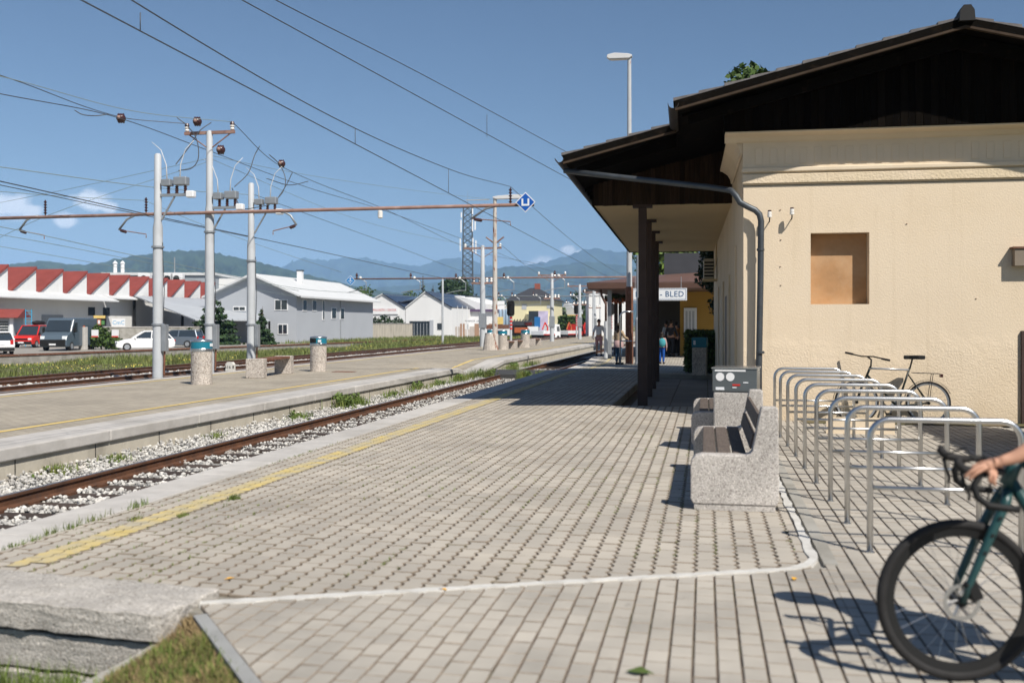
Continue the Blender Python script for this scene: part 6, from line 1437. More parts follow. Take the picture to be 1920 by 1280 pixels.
c = vehicle('red_van', 'red passenger van with a black roof box in the left yard', 'van', b, hd2, 4.75, 1.84, rvb, rvc, MT['red_paint'], (1.55,-1.4), .32); lamps(c,2.33,.72,.75,.08,.28,.16,hl); MB().cbox((2.36,0,.75),(.04,1.1,.12)).build('grille', MT['black'], c); MB().cbox((2.38,0,.42),(.12,1.8,.26)).build('bumper', MT['black'], c, bevel=.04); MB().cbox((2.45,0,.46),(.02,.5,.12)).build('number_plate', MT['white'], c)
for s in (-1,1): MB().cbox((1.2,s*1.0,1.2),(.12,.16,.22)).build('mirror', MT['black'], c, bevel=.03)
R_ = Matrix.Rotation(c.rotation_euler.z,3,'Z'); q = b+R_@Vector((-.6,0,1.98)); rb_ = thing('roof_box', 'black roof box on the red van', 'roof box', q, c.rotation_euler.z); MB().ball((0,0,.17), .5, 14, 8, (1.9,.9,.42)).build('shell', MT['black'], rb_, smooth=True); MB().cbox((-.5,0,-.03),(.08,1.4,.06)).build('roof_bar', MT['galv'], rb_); MB().cbox((.5,0,-.03),(.08,1.4,.06)).build('roof_bar', MT['galv'], rb_)
b = D(118,656,YZ); gvb = [(-2.9,.35),(-2.95,1.2),(-2.9,2.45),(-2.7,2.52),(1.3,2.52),(1.55,2.45),(2.1,1.45),(2.75,1.2),(2.95,.85),(2.95,.4),(2.8,.3)]
b = D(99,658,YZ); hd2 = heading(b,24); b = b-Vector((math.cos(hd2),math.sin(hd2),0))*2.95
c = vehicle('grey_van', 'tall dark grey delivery van facing out in the left yard', 'van', b, hd2, 5.9, 2.05, gvb, None, van_grey, (2.0,-1.9), .35)
MB().add([(1.60,-.86,2.32),(1.60,.86,2.32),(2.13,.95,1.48),(2.13,-.95,1.48),(1.68,-.86,2.34),(1.68,.86,2.34),(2.17,.95,1.5),(2.17,-.95,1.5)], [(0,1,2,3),(4,7,6,5),(0,4,5,1),(1,5,6,2),(2,6,7,3),(3,7,4,0)]).build('windscreen', MT['glass_dark'], c)
for s in (-1,1): MB().prism([(1.0,1.45),(1.95,1.4),(1.5,2.15),(1.0,2.15)], s*1.026, s*1.04, 'y').build('side_window', MT['glass_dark'], c); MB().cbox((1.85,s*1.18,1.6),(.12,.2,.4)).build('mirror', MT['black'], c, bevel=.03)
lamps(c,2.86,.82,.98,.12,.3,.3,hl); MB().cbox((2.97,0,.62),(.1,1.9,.5)).build('bumper', MT['black'], c, bevel=.05); MB().cbox((3.03,0,.5),(.02,.5,.12)).build('number_plate', MT['white'], c)
# ================================================================ yard walls, signs, bushes
def wbox(name, m, parent, x0,x1,y0,y1,z0,z1): 
    o_ = parent.location; return MB().box(x0-o_.x,x1-o_.x,y0-o_.y,y1-o_.y,z0-o_.z,z1-o_.z).build(name, m, parent)
def wall_seg(name, label, a, b, h, th, m, cap=True):
    d = Vector((b.x-a.x,b.y-a.y,0)); t = thing(name, label, 'wall', a, math.atan2(d.y,d.x)); MB().box(0,d.length,-th/2,th/2,-.1,h).build('wall_panel', m, t)
    if cap: MB().box(-.05,d.length+.05,-th/2-.05,th/2+.05,h+.001,h+.08).build('coping', MT['coping'], t)
    return t
a, b = D(165,650,YZ), D(392,646,YZ); wall_seg('yard_wall', 'grey rendered yard wall behind the parked cars', a, b, Q(280,614,(a.x*-SA+a.y*CA)).z-YZ, .25, MT['concrete'])
a, b = D(556,640,YZ), D(772,631,YZ); bw1 = wall_seg('yard_wall', 'long beige concrete wall with blue poster beside the grey house', a, b, 2.1, .25, MT['concrete_wall'])
q = Q(671,619,(a.lerp(b,.53).x*-SA+a.lerp(b,.53).y*CA)-.4); ps = thing('poster', 'turquoise blue poster on the beige concrete wall', 'poster', q, bw1.rotation_euler.z); MB().box(-.75,.75,-.03,0,-.45,.45).build('sheet', MT['poster_blue'], ps); MB().box(.15,.6,-.036,-.031,-.05,.3).build('printed_shape', MT['sign_white'], ps); MB().box(-.6,-.0,-.036,-.031,.18,.3).build('printed_line', MT['sign_white'], ps); MB().box(-.6,-.2,-.036,-.031,-.2,-.1).build('printed_line', MT['yellow_fresh'], ps)
q2 = Vector(q)-Vector((1.1,1.0,.0)); ps2 = thing('arrow_sign', 'small orange arrow left of the blue poster', 'sign', Q(653,614,q.x*-SA+q.y*CA), bw1.rotation_euler.z); MB().prism([(-.4,-.05),(.2,-.05),(.2,-.12),(.4,0),(.2,.12),(.2,.05),(-.4,.05)], -.03, 0, 'y').build('arrow', MT['orange'], ps2)
b = D(156,656,YZ); gp = thing('gate_post', 'pale concrete gate post between the grey van and the bush', 'post', b); MB().box(-.28,.28,-.2,.2,0,Q(156,613,b.x*-SA+b.y*CA).z-YZ).build('post', MT['coping'], gp, bevel=.03); MB().box(-.1,.1,-.1,.1,1.78,1.92).build('lamp', MT['orange'], gp)
b = D(190,655,YZ); bu = thing('bush', 'green climbing bush between gate post and white hatchback', 'bush', b); leaves('foliage', 3200, [(-.9,0,.8,.75),(.0,0,1.0,.8),(.8,0,.75,.7),(1.4,0,.45,.5),(-.3,0,1.5,.5)], .22, MT['leaf'], bu, world=False); MB().tube([(0,0,-.2),(0,0,1.0)], .06, 6).build('stem', MT['bark'], bu)
for px, lb in ((178,'white notice board at the left of the bush'),(216,'small white plate at the right of the bush')):
    q = Q(px,625,75); t = thing('notice_plate', lb, 'sign', q, 0); MB().box(-.28,.28,-.02,.02,-.28,.28).build('plate', MT['white'], t); MB().box(-.28,.28,-.026,-.021,-.28,-.18).build('red_stripe', MT['red'], t)
def board(name, label, px0, py0, px1, py1, d, m, txt=None, tm=None, ts=.5, extra=None):
    p0, p1 = Q(px0,py1,d), Q(px1,py0,d); w_, h_ = (p1-p0).dot(RV), p1.z-p0.z; t = thing(name, label, 'sign', p0, A); MB().box(0,w_,-.05,.05,0,h_).build('panel', m, t)
    if txt: text_mesh(txt, ts, 'lettering', tm, t, (w_/2,-.055,h_*(.5 if not extra else .55)), (math.pi/2,0,0), .004)
    return t, w_, h_
t, w_, h_ = board('billboard', 'black and yellow billboard above the bush', 175, 591, 199, 611, 92, MT['black']); MB().box(.05,w_-.05,-.06,-.051,h_*.72,h_*.98).build('yellow_band', MT['yellow_fresh'], t); MB().box(w_*.3,w_*.62,-.06,-.051,h_*.1,h_*.62).build('picture', MT['orange'], t); MB().box(w_*.65,w_*.9,-.06,-.051,h_*.12,h_*.5).build('picture', mat('pic_g',(.1,.25,.08),.7,.2,5), t); MB().box(w_*.38,w_*.55,-.066,-.061,h_*.2,h_*.55).build('picture', MT['white'], t); MB().box(.1,w_-.1,-.03,.03,-2,0).build('support', MT['galv'], t)
t, w_, h_ = board('company_board', 'white board with light blue letters on the shed wall', 210, 597, 235, 613, 108, MT['white'], 'CmC', mat('txt_lb',(.08,.35,.60),.5,0), .62); MB().box(.1,w_-.1,-.03,.03,-2,0).build('support', MT['galv'], t)
# ================================================================ saw-tooth warehouse
wa, wb_ = D(60,503,7.0), D(370,533,7.0); XWH = (wa.x+wb_.x)/2
wh = thing('sawtooth_warehouse', 'long white warehouse with red saw-tooth roofs along the yard', 'building', (XWH, AX(-60,600,XWH).y, YZ)); oy = wh.location.y
val = [-110,-45,14,67,117,162,204,242,278,313,345,375,402]; yv_ = [AX(p,550,XWH).y-oy for p in val]
zpk, zvl, zaw = 7.0-YZ, AX(117,556,XWH).z-YZ, AX(117,560,XWH).z-YZ
MB().box(-30,0,yv_[0],yv_[-1],0,zaw).build('lower_wall', MT['white_wall'], wh); MB().box(-30,.05,yv_[0],yv_[-1],zaw+.001,zvl).build('upper_wall', MT['white_wall'], wh)
for i in range(len(val)-1):
    y0, y1 = yv_[i], yv_[i+1]
    MB().prism([(y0,zvl+.001),(y1-.02,zvl+.001),(y1-.02,zpk),(y1-.25,zpk)], -.3, .048, 'x').build('tooth_gable', MT['white_wall'], wh)
    mb = MB(); mb.add([(.25,y0-.1,zvl+.04),(.25,y1-.1,zpk+.10),(-30,y1-.1,zpk+.10),(-30,y0-.1,zvl+.04),(.25,y0-.1,zvl+.28),(.25,y1-.15,zpk+.34),(-30,y1-.15,zpk+.34),(-30,y0-.1,zvl+.28)], [(3,2,1,0),(4,5,6,7),(0,1,5,4),(1,2,6,5),(2,3,7,6),(3,0,4,7)]); rs = mb.build('roof_slope', MT['red_roof'], wh)
    f = .45; MB().cbox((-6,y0+(y1-y0)*f-.1,zvl+(zpk-zvl)*f+.42),(8,.12,.1)).build('snow_guard', MT['light_roof' if 3 < i < 9 else 'red_roof'], rs)
def awn(y0, y1, out, drop, m): 
    mb = MB(); mb.add([(0.06,y0,zaw+.5),(0.06,y1,zaw+.5),(out,y1,zaw+.5-drop),(out,y0,zaw+.5-drop),(0.06,y0,zaw+.62),(0.06,y1,zaw+.62),(out,y1,zaw+.62-drop),(out,y0,zaw+.62-drop)], [(3,2,1,0),(4,5,6,7),(0,1,5,4),(1,2,6,5),(2,3,7,6),(3,0,4,7)]); return mb.build('awning', m, wh)
awn(yv_[0], AX(190,560,XWH).y-oy, 2.2, .7, MT['light_roof']); awn(AX(192,560,XWH).y-oy, AX(268,560,XWH).y-oy, 1.2, .35, MT['light_roof'])
y0 = AX(78,600,XWH).y-oy; MB().box(.001,.06,y0,y0+3.4,0,3.0).build('roller_door', MT['galv'], wh)
for px in (165,193): y0 = AX(px,582,XWH).y-oy; MB().box(.001,.06,y0,y0+1.2,3.0,3.9).build('window', MT['glass_dark'], wh)
# red roofed kiosk with grille and ladder at the left
q = Q(2,600,91); ki = thing('red_roof_kiosk', 'small kiosk with red roof and barred window at the left edge', 'building', (q.x,q.y,YZ), A+.15)
MB().box(-3,1.0,0,3,0,2.6).build('wall', MT['grey_wall2'], ki); mb = MB(); mb.prism([(-.6,2.62),(3.4,2.62),(1.4,3.45)], -3.6, 1.6, 'x'); mb.build('roof', MT['red_roof'], ki); MB().box(-1.1,.6,-.04,-.001,.5,2.3).build('window', MT['glass_dark'], ki)
for k in range(7): MB().box(-1.1,.6,-.08,-.045,.6+.25*k,.64+.25*k).build('grille_bar', MT['white'], ki)
MB().box(.75,1.05,-.1,.2,0,2.6).build('corner_post', MT['white'], ki)
q = Q(48,612,91.5); la = thing('blue_ladder', 'light blue metal ladder beside the kiosk', 'ladder', (q.x,q.y,YZ), A)
for s in (0,.55): MB().tube([(s,0,0),(s,0,3.4)], .035, 6).build('rail', MT['poster_blue'], la)
for k in range(10): MB().tube([(0,0,.3+.33*k),(.55,0,.3+.33*k)], .022, 6).build('rung', MT['poster_blue'], la)
# ================================================================ lean-to shed, rear hall
ls = thing('open_shed', 'open shed with grey corrugated lean-to roof behind the cars', 'shed', D(300,640,YZ)); cs = [D(252,556,4.8), D(420,563,4.8), Q(505,602,106), Q(366,601,104)]
mb = MB(); o_ = ls.location; mb.add([c_-o_ for c_ in cs]+[c_-o_+Vector((0,0,.12)) for c_ in cs], [(3,2,1,0),(4,5,6,7),(0,1,5,4),(1,2,6,5),(2,3,7,6),(3,0,4,7)]); mb.build('roof', MT['grey_roof'], ls)
for k in range(1,12):
    a_, b_ = cs[0].lerp(cs[1],k/12), cs[3].lerp(cs[2],k/12); MB().tube([a_-o_+Vector((0,0,.14)), b_-o_+Vector((0,0,.14))], .035, 5).build('roof_rib', MT['grey_roof'], ls)
for f in (0,.35,.7,1): p = cs[3].lerp(cs[2],f)-o_; MB().box(p.x-.08,p.x+.08,p.y-.08,p.y+.08,0,p.z).build('post', MT['black'], ls)
for f in (0,.5,1): p = cs[0].lerp(cs[1],f)-o_; MB().box(p.x-.12,p.x+.12,p.y-.12,p.y+.12,0,p.z).build('post', MT['black'], ls)
rh = thing('rear_hall', 'large grey and white flat roofed hall behind the red roofs', 'building', Q(350,560,190)); rh.location.z = YZ
o_ = rh.location; zt = Q(350,516,190).z-YZ
xa_, xb_ = (Q(196,516,190)-o_).dot(RV), (Q(402,516,190)-o_).dot(RV); rh.rotation_euler.z = A
MB().box(xa_,xb_,0,40,0,zt).build('wall', mat('hall_wall',(.30,.33,.36),.9,.08,.2), rh); MB().box(xa_-.5,xb_+.3,-.4,40,zt+.001,zt+.5).build('parapet', MT['light_roof'], rh); MB().box(xa_,xb_,-.06,-.001,zt-5,zt-2.6).build('window_band', MT['glass_dark'], rh)
MB().box(xb_+.001,xb_+10,3,40,0,zt-.5).build('white_wing', MT['white_wall'], rh); MB().box(xb_+2.5,xb_+6,2.95,2.999,zt-3.2,zt-2.4).build('window', MT['grey_roof'], rh)
for px, zz in ((212,.6),(226,.6)): x_ = (Q(px,516,190)-o_).dot(RV); MB().lathe([(.35,0),(.35,2.2),(.5,2.3),(.1,2.8)], (x_,1,zt), 10).build('roof_vent', MT['white'], rh)
MB().tube([((Q(324,516,190)-o_).dot(RV),1,zt-3),((Q(324,516,190)-o_).dot(RV),1,zt+3.5)], .12, 6).build('antenna', MT['galv'], rh)
for k, px in enumerate((272,316,333)):
    q = Q(px,524,150); t = thing('roof_unit', ('left','middle','right')[k]+' white ventilation unit above the red roofs', 'ventilation unit', (q.x,q.y,zpk+YZ+.2), A, 'roof units'); MB().box(-.9,.9,-.6,.6,0,2.0).build('casing', MT['white'], t, bevel=.08); MB().tube([(0,-.6,1.2),(0,-.62,1.2)], .5, 14).build('fan', MT['black'], t); MB().box(-.8,.8,-.5,.5,-1.6,0).build('stand', MT['black'], t)
# ================================================================ grey house
hc = D(556,642,YZ); YH = hc.y; gx0 = AY(398,550,YH).x; gh = thing('grey_house', 'two storey grey house with light roof in the middle distance', 'house', hc)
Wg = hc.x-gx0; zev = AY(556,551,YH).z-YZ; zap = AY(478,515,YH).z-YZ; Lg = 26
MB().prism([(-Wg,0),(0,0),(0,zev),(-Wg/2,zap-.15),(-Wg,zev)], 0, Lg, 'y').build('wall', MT['grey_wall'], gh)
slp = (zap-zev)/(Wg/2)
for s in (-1,1):
    xe = (0 if s > 0 else -Wg)+s*.9; mb = MB(); mb.prism([(-Wg/2,zap-.10),(xe,zev-slp*.9-.10+.05),(xe,zev-slp*.9+.10+.05),(-Wg/2,zap+.14)], -.8, Lg+.8, 'y'); mb.build('roof', MT['light_roof'], gh)
MB().tube([(.75,-.8,zev-.32),(.75,Lg+.8,zev-.32)], .09, 8).build('gutter', MT['galv'], gh); MB().tube([(.12,Lg*.52,zev-.3),(.06,Lg*.52,zev-1),(.06,Lg*.52,0)], .06, 6).build('downpipe', MT['galv'], gh)
def win(px0,py0,px1,py1,axis,parent,name='window'):
    if axis == 'y': a_, b_ = AY(px0,py1,YH), AY(px1,py0,YH); x0,x1 = a_.x-hc.x, b_.x-hc.x; z0,z1 = a_.z-YZ, b_.z-YZ; w_ = MB().box(x0,x1,-.06,-.001,z0,z1).build(name, MT['white'], parent); e = .1; xm = (x0+x1)/2; MB().box(x0+e,xm-.04,-.075,-.061,z0+e,z1-e).build('pane', MT['glass_dark'], w_); MB().box(xm+.04,x1-e,-.075,-.061,z0+e,z1-e).build('pane', MT['glass_dark'], w_)
    else: a_, b_ = AX(px0,py1,hc.x), AX(px1,py0,hc.x); y0,y1 = a_.y-YH, b_.y-YH; z0,z1 = a_.z-YZ, AX(px0,py0,hc.x).z-YZ; w_ = MB().box(.001,.06,y0,y1,z0,z1).build(name, MT['white'], parent); MB().box(.061,.075,y0+.12,y1-.12,z0+.1,z1-.1).build('pane', MT['glass_dark'], w_)
win(515,561,540,582,'y',gh); win(521,607,540,627,'y',gh); win(437,574,461,583,'y',gh); win(567,561,575,583,'x',gh); win(585,562,593,583,'x',gh); win(604,562,608,600,'x',gh); win(621,576,630,598,'x',gh); win(637,577,645,599,'x',gh)
cx_, cy_ = -Wg*.35, Lg*.35; MB().box(cx_-.3,cx_+.3,cy_,cy_+.6,zap-1.0,zap+.9).build('chimney', MT['white'], gh); MB().box(cx_-.38,cx_+.38,cy_-.05,cy_+.65,zap+.9,zap+1.0).build('chimney_cap', MT['black'], gh)
conifer('spruce', 'broad dark spruce between the white poles', D(402,646,YZ), Q(402,563,95).z-YZ+.7, 2.7, 9000, .36, tiers=7)
conifer('spruce', 'narrow spruce behind the right white pole', D(492,646,YZ), Q(492,578,95).z-YZ+.4, 1.25, 4500, .30)
b = D(350,650,YZ); bu = thing('bush', 'low bush beside the estate car', 'bush', D(356,648,YZ)); leaves('foliage', 700, [(0,0,.8,.5,.5,.9),(.3,0,.4,.5)], .22, MT['leaf'], bu, world=False); MB().tube([(0,0,-.1),(0,0,1)], .05, 5).build('stem', MT['bark'], bu)
# ================================================================ stone mason's halls
YS = Q(718,600,178).y
def px_x(px, Y): return AY(px,600,Y).x
sm_ = thing('stonemason_hall', 'white twin gabled stonemason workshop with red lettered sign', 'building', (px_x(760,YS),YS,YZ)); o_ = sm_.location
def gab(p0,pa,p1,ya,ye,nm='gable_wall'):
    x0,xa2,x1 = px_x(p0,YS)-o_.x, px_x(pa,YS)-o_.x, px_x(p1,YS)-o_.x; za, ze = AY(pa,ya,YS).z-YZ, AY(p0,ye,YS).z-YZ
    MB().prism([(x0,0),(x1,0),(x1,ze),(xa2,za),(x0,ze)], 0, 30, 'y').build(nm, MT['white_wall'], sm_)
    for xx in (x0,x1):
        mb = MB(); d_ = .35 if xx > xa2 else -.35; mb.prism([(xa2,za+.02),(xx+d_*.0,ze+.02),(xx,ze+.22),(xa2,za+.22)], -.25, 30, 'y'); mb.build('roof', MT['solar' if (xx > xa2) else 'light_roof'], sm_)
gab(668,718,759.5,552,578); gab(760.5,798,848,548,578)
x0 = px_x(655,YS)-o_.x; x1 = px_x(667.5,YS)-o_.x; MB().box(x0-10,x1,0,30,0,AY(660,577,YS).z-YZ).build('side_block', MT['grey_wall'], sm_); mb = MB(); mb.add([(x0-12,1,AY(660,562,YS).z-YZ-.5),(x1+8,1,AY(660,562,YS).z-YZ-.5),(x1+8,20,AY(660,552,YS).z-YZ),(x0-12,20,AY(660,552,YS).z-YZ)], [(0,1,2,3)]); so2 = mb.build('solar_roof', MT['solar'], sm_); so2.modifiers.new('s','SOLIDIFY').thickness = .2
a_, b_ = AY(690,589,YS), AY(747,577,YS); sgp = MB().box(a_.x-o_.x,b_.x-o_.x,-.2,-.05,a_.z-YZ,b_.z-YZ).build('sign_panel', MT['white'], sm_)
text_mesh('KAMNOSEŠKI CENTER', .56, 'sign_lettering', mat('txt_red',(.55,.06,.05),.5,0), sm_, ((a_.x+b_.x)/2-o_.x,-.21,(a_.z+b_.z)/2-YZ+.15), (math.pi/2,0,0), .003, 1.05, sx=.86)
MB().box(px_x(768,YS)-o_.x,px_x(805,YS)-o_.x,-.06,-.001,0,AY(780,602,YS).z-YZ).build('gateway', MT['glass_dark'], sm_); MB().box(px_x(806,YS)-o_.x,px_x(813,YS)-o_.x,-.1,-.001,0,AY(780,600,YS).z-YZ).build('gate_leaf', MT['grey_wall'], sm_); MB().box(px_x(820,YS)-o_.x,px_x(828,YS)-o_.x,-.06,-.001,AY(820,618,YS).z-YZ,AY(820,606,YS).z-YZ).build('window', MT['glass_dark'], sm_)
for k in range(6): xx = px_x(770+6*k,YS)-o_.x; MB().box(xx,xx+.12,-.13,-.065,0,2.2).build('mesh_bar', MT['galv'], sm_)
YS2 = YS+14; o3 = thing('white_hall', 'low white hall with dark eave beside the stone yard', 'building', (px_x(880,YS2),YS2,YZ)); o_ = o3.location
MB().prism([(px_x(822,YS2)-o_.x,0),(px_x(894,YS2)-o_.x,0),(px_x(894,YS2)-o_.x,AY(894,568,YS2).z-YZ),(px_x(850,YS2)-o_.x,AY(850,553,YS2).z-YZ),(px_x(822,YS2)-o_.x,AY(822,555,YS2).z-YZ)], 4, 30, 'y').build('rear_wall', MT['white_wall'], o3)
MB().box(px_x(840,YS2)-o_.x,px_x(932,YS2)-o_.x,0,10,0,AY(880,584,YS2).z-YZ).build('front_wall', MT['white_wall'], o3); MB().box(px_x(838,YS2)-o_.x,px_x(934,YS2)-o_.x,-.6,10,AY(880,584,YS2).z-YZ+.001,AY(880,580,YS2).z-YZ).build('eave', mat('eave_violet',(.10,.06,.13),.7,.1,1), o3)
MB().box(px_x(846,YS2)-o_.x,px_x(862,YS2)-o_.x,-.06,-.001,0,AY(850,606,YS2).z-YZ).build('door', MT['glass_dark'], o3)
t, w_, h_ = board('stone_sign', 'white sign with grey capitals standing in the stone yard', 875, 597, 906, 607, 172, MT['white'], 'MARMOR GRANIT', MT['dark_roof'], .42); 
for xx in (.2,w_-.2): MB().box(xx-.08,xx+.08,-.04,.04,-2.6,0).build('leg', MT['galv'], t)
for k in range(9):
    px = 858+9*k; q = D(px,628,-.6); q = Q(px,626,150+3*(k % 3)); t = thing('stone_slab', 'upright stone slab '+('nearest the white hall door','beside the brown slab','below the capital sign','left below the sign','middle of the slab row','right below the sign','before the concrete pole','right of the concrete pole','rightmost of the row')[k], 'stone slab', (q.x,q.y,-.76), A+.1, 'stone slabs in the mason yard'); MB().box(-.36,.36,-.08,.08,0,2.0+.5*math.sin(k*2.1)).build('slab', mat('slab%d' % k,[(.45,.40,.36),(.35,.22,.15),(.55,.5,.46)][k % 3],.6,.15,3), t, bevel=.02); MB().box(-.4,.4,-.3,.3,0,.12).build('trestle', MT['bark'], t)
# yellow house
YY = Q(990,600,205).y; yh = thing('yellow_house', 'pale yellow house with dark hipped roof and brick chimney', 'house', (px_x(993,YY),YY,-.76)); o_ = yh.location
x0,x1,xm = px_x(950,YY)-o_.x, px_x(1040,YY)-o_.x, px_x(993,YY)-o_.x; ze = AY(993,564,YY).z+.76; za = AY(993,538,YY).z+.76
MB().box(x0,x1,0,11,0,ze).build('wall', MT['cream'], yh); e = .7; mb = MB(); mb.add([(x0-e,-e,ze),(x1+e,-e,ze),(x1+e,11+e,ze),(x0-e,11+e,ze),(xm-.8,5.5,za),(xm+.8,5.5,za)], [(0,1,5,4),(1,2,5),(2,3,4,5),(3,0,4),(3,2,1,0)]); mb.build('roof', MT['dark_roof'], yh); MB().box(xm+.2,xm+1.3,5,5.8,za-.6,za+.9).build('chimney', mat('brick',(.30,.09,.06),.9,.15,5), yh)
MB().prism([(0,-1.6),(2.6,-1.6),(3.6,-.6),(3.9,0),(-1.0,0),(-.6,-1.2)], 0, ze*.62).build('bay', MT['cream'], yh, loc=(.2,-.003,0))
for px,py0,py1 in ((958,570,580),(983,570,580),(1030,572,578)): a_ = px_x(px,YY)-o_.x; MB().box(a_-.5,a_+.5,-.06,-.001,AY(px,py1,YY).z+.76,AY(px,py0,YY).z+.76).build('window', MT['grey_roof'], yh)
a_ = px_x(1021,YY)-o_.x; MB().box(a_-1,a_+1,-1.72,-1.62,.8,AY(1021,583,YY).z+.76).build('banner', mat('banner',(.5,.45,.6),.6,.25,.8), yh); a_ = px_x(1003,YY)-o_.x; MB().box(a_-1,a_+1,-1.72,-1.62,1.0,AY(1003,583,YY).z+.76).build('shop_window', MT['glass_dark'], yh)
# grey gabled house and roof behind
YG = Q(1070,600,235).y; g2 = thing('barn', 'pale grey gabled barn right of the yellow house', 'building', (px_x(1068,YG),YG,-.76)); o_ = g2.location
MB().prism([(px_x(1040,YG)-o_.x,0),(px_x(1110,YG)-o_.x,0),(px_x(1110,YG)-o_.x,3),(px_x(1060,YG)-o_.x,AY(1060,566,YG).z+.76),(px_x(1040,YG)-o_.x,3.5)], 0, 14, 'y').build('wall', MT['grey_wall2'], g2); MB().box(px_x(1058,YG)-o_.x,px_x(1112,YG)-o_.x,-3,-.2,AY(1080,592,YG).z+.5,AY(1080,590,YG).z+.76).build('yellow_awning', MT['yellow_fresh'], g2)
q = Q(1128,560,140); t = thing('square_block', 'white flat roofed block left of the shelter', 'building', (q.x,q.y,-.76), A); MB().box(-1.8,4,0,6,0,Q(1128,546,140).z+.76).build('wall', MT['white_wall'], t); MB().box(-2.2,4.4,-.3,6.3,Q(1128,546,140).z+.761,Q(1128,541,140).z+.76).build('flat_roof', MT['dark_roof'], t)
hedge('hedge', 'green hedge behind the trucks at the end of the line', px_x(1050,YY-18), px_x(1118,YY-18), YY-20, YY-17, -.76, Q(1080,594,YY-18).z, 3500, .45, MT['leaf'])
# boards, tanks and trucks in the mason yard
t, w_, h_ = board('white_billboard', 'blank white billboard behind the rusty lamp post', 923, 564, 946, 580, 165, MT['white']); 
for xx in (.3,w_-.3): MB().box(xx-.08,xx+.08,-.03,.03,-6,0).build('leg', MT['galv'], t)
t, w_, h_ = board('blue_board', 'upright blue board between the trucks and signal', 1002, 594, 1013, 613, 150, mat('bl',(.02,.14,.36),.5,.1,2)); MB().box(.1,w_-.1,-.03,.03,-1.4,0).build('leg', MT['galv'], t)
for k in range(4):
    q = Q(938+6*k,605,172); t = thing('silo_tank', ('first','second','third','fourth')[k]+' upright pale blue tank counted from the lamp post', 'tank', (q.x,q.y,-.76), 0, 'upright tanks'); MB().lathe([(.28,0),(.28,4.6),(.2,4.9),(.05,5.0)], (0,0,0), 12).build('drum', mat('tank%d' % k,(.32,.42,.52),.4,.08,1), t, smooth=True); MB().lathe([(.3,0),(.3,.3)], (0,0,0), 12).build('foot_ring', MT['galv'], t)
q = Q(975,618,140)
for k, (px, py, w2, h2, m, lb) in enumerate(((933,613,3.5,.7,'rusty','rust coloured flat container behind the bins'),(978,606,3.4,.7,'dark_roof','row of dark stone blocks on a rack'),(978,619,2.2,.8,'orange','orange mesh container behind the signal'),(999,622,1.6,1.6,'sign_white','white cubic container left of the red truck'),(935,622,4.0,1.1,'white','low white container behind the bins'),(990,607,1.2,.5,'red','red pallet of goods'),(938,601,.9,1.1,'yellow_fresh','small yellow cabinet beside the lamp post'))):
    q = Q(px,py,150); z0 = -.76; t = thing('yard_goods', lb, 'goods', (q.x,q.y,z0), A); hh2 = Q(px,py,150).z+h2/2+.76
    MB().box(-w2/2,w2/2,-.5,.5,max(0,hh2-h2),hh2).build('load', MT[m], t, bevel=.03); MB().box(-w2/2+.1,w2/2-.1,-.4,.4,0,max(.15,hh2-h2-.002)).build('rack', MT['black'], t)
    if k in (1,2):
        for j in range(8): MB().cbox((-w2/2+.2+j*w2/8,-.1,hh2+.12),(.16,.5,.3),M=Matrix.Rotation(.5,3,'Y')).build('stone_block', MT['dark_roof' if k == 1 else 'rusty'], t)
def truck(label, px, d, cabm, bedm, cr, sgn=1):
    b = Q(px,627,d); t = thing('crane_truck', label, 'truck', (b.x,b.y,-.76), A+math.radians(58)*sgn); t.scale = (.85,.85,.85)
    MB().box(-2.6,1.1,-1.1,1.1,.75,1.05).build('chassis', MT['black'], t); MB().box(-2.6,1.0,-1.15,1.15,1.051,1.7).build('bed_side', bedm, t, bevel=.03); MB().box(-2.6,1.0,-1.16,-1.151,1.051,1.2).build('red_stripe', MT['red'], t); c_ = MB().prism([(1.15,.6),(2.9,.6),(2.95,1.6),(2.6,2.7),(1.15,2.75)], -1.1, 1.1, 'y').build('cab', cabm, t, bevel=.06); MB().prism([(1.7,1.6),(2.65,1.6),(2.45,2.4),(1.7,2.4)], -1.125, -1.101, 'y').build('cab_window', MT['glass_dark'], c_)
    for x in (-1.9,-1.0,2.1): MB().tube([(x,-1.15,.48),(x,1.15,.48)], .48, 14).build('axle_wheels', MT['rubber'], t)
    cn = MB(); cn.tube([(.6,0,1.7),(.6,0,2.3),(-.2,0,3.0)], .13, 6); cn.tube([(-.2,0,3.0),(-1.0,0,1.9)], .10, 6); cn.build('folded_crane', cr, t)
truck('red and white crane truck with white cab beside the distant pole', 1023, 135, MT['white'], MT['sign_white'], MT['red'], 1); truck('red crane truck near the second signal', 1068, 140, MT['red'], MT['light_roof'], MT['orange'], 1); truck('farther red truck half hidden by the distant pole', 1098, 155, MT['red'], MT['red'], MT['red'], 1)
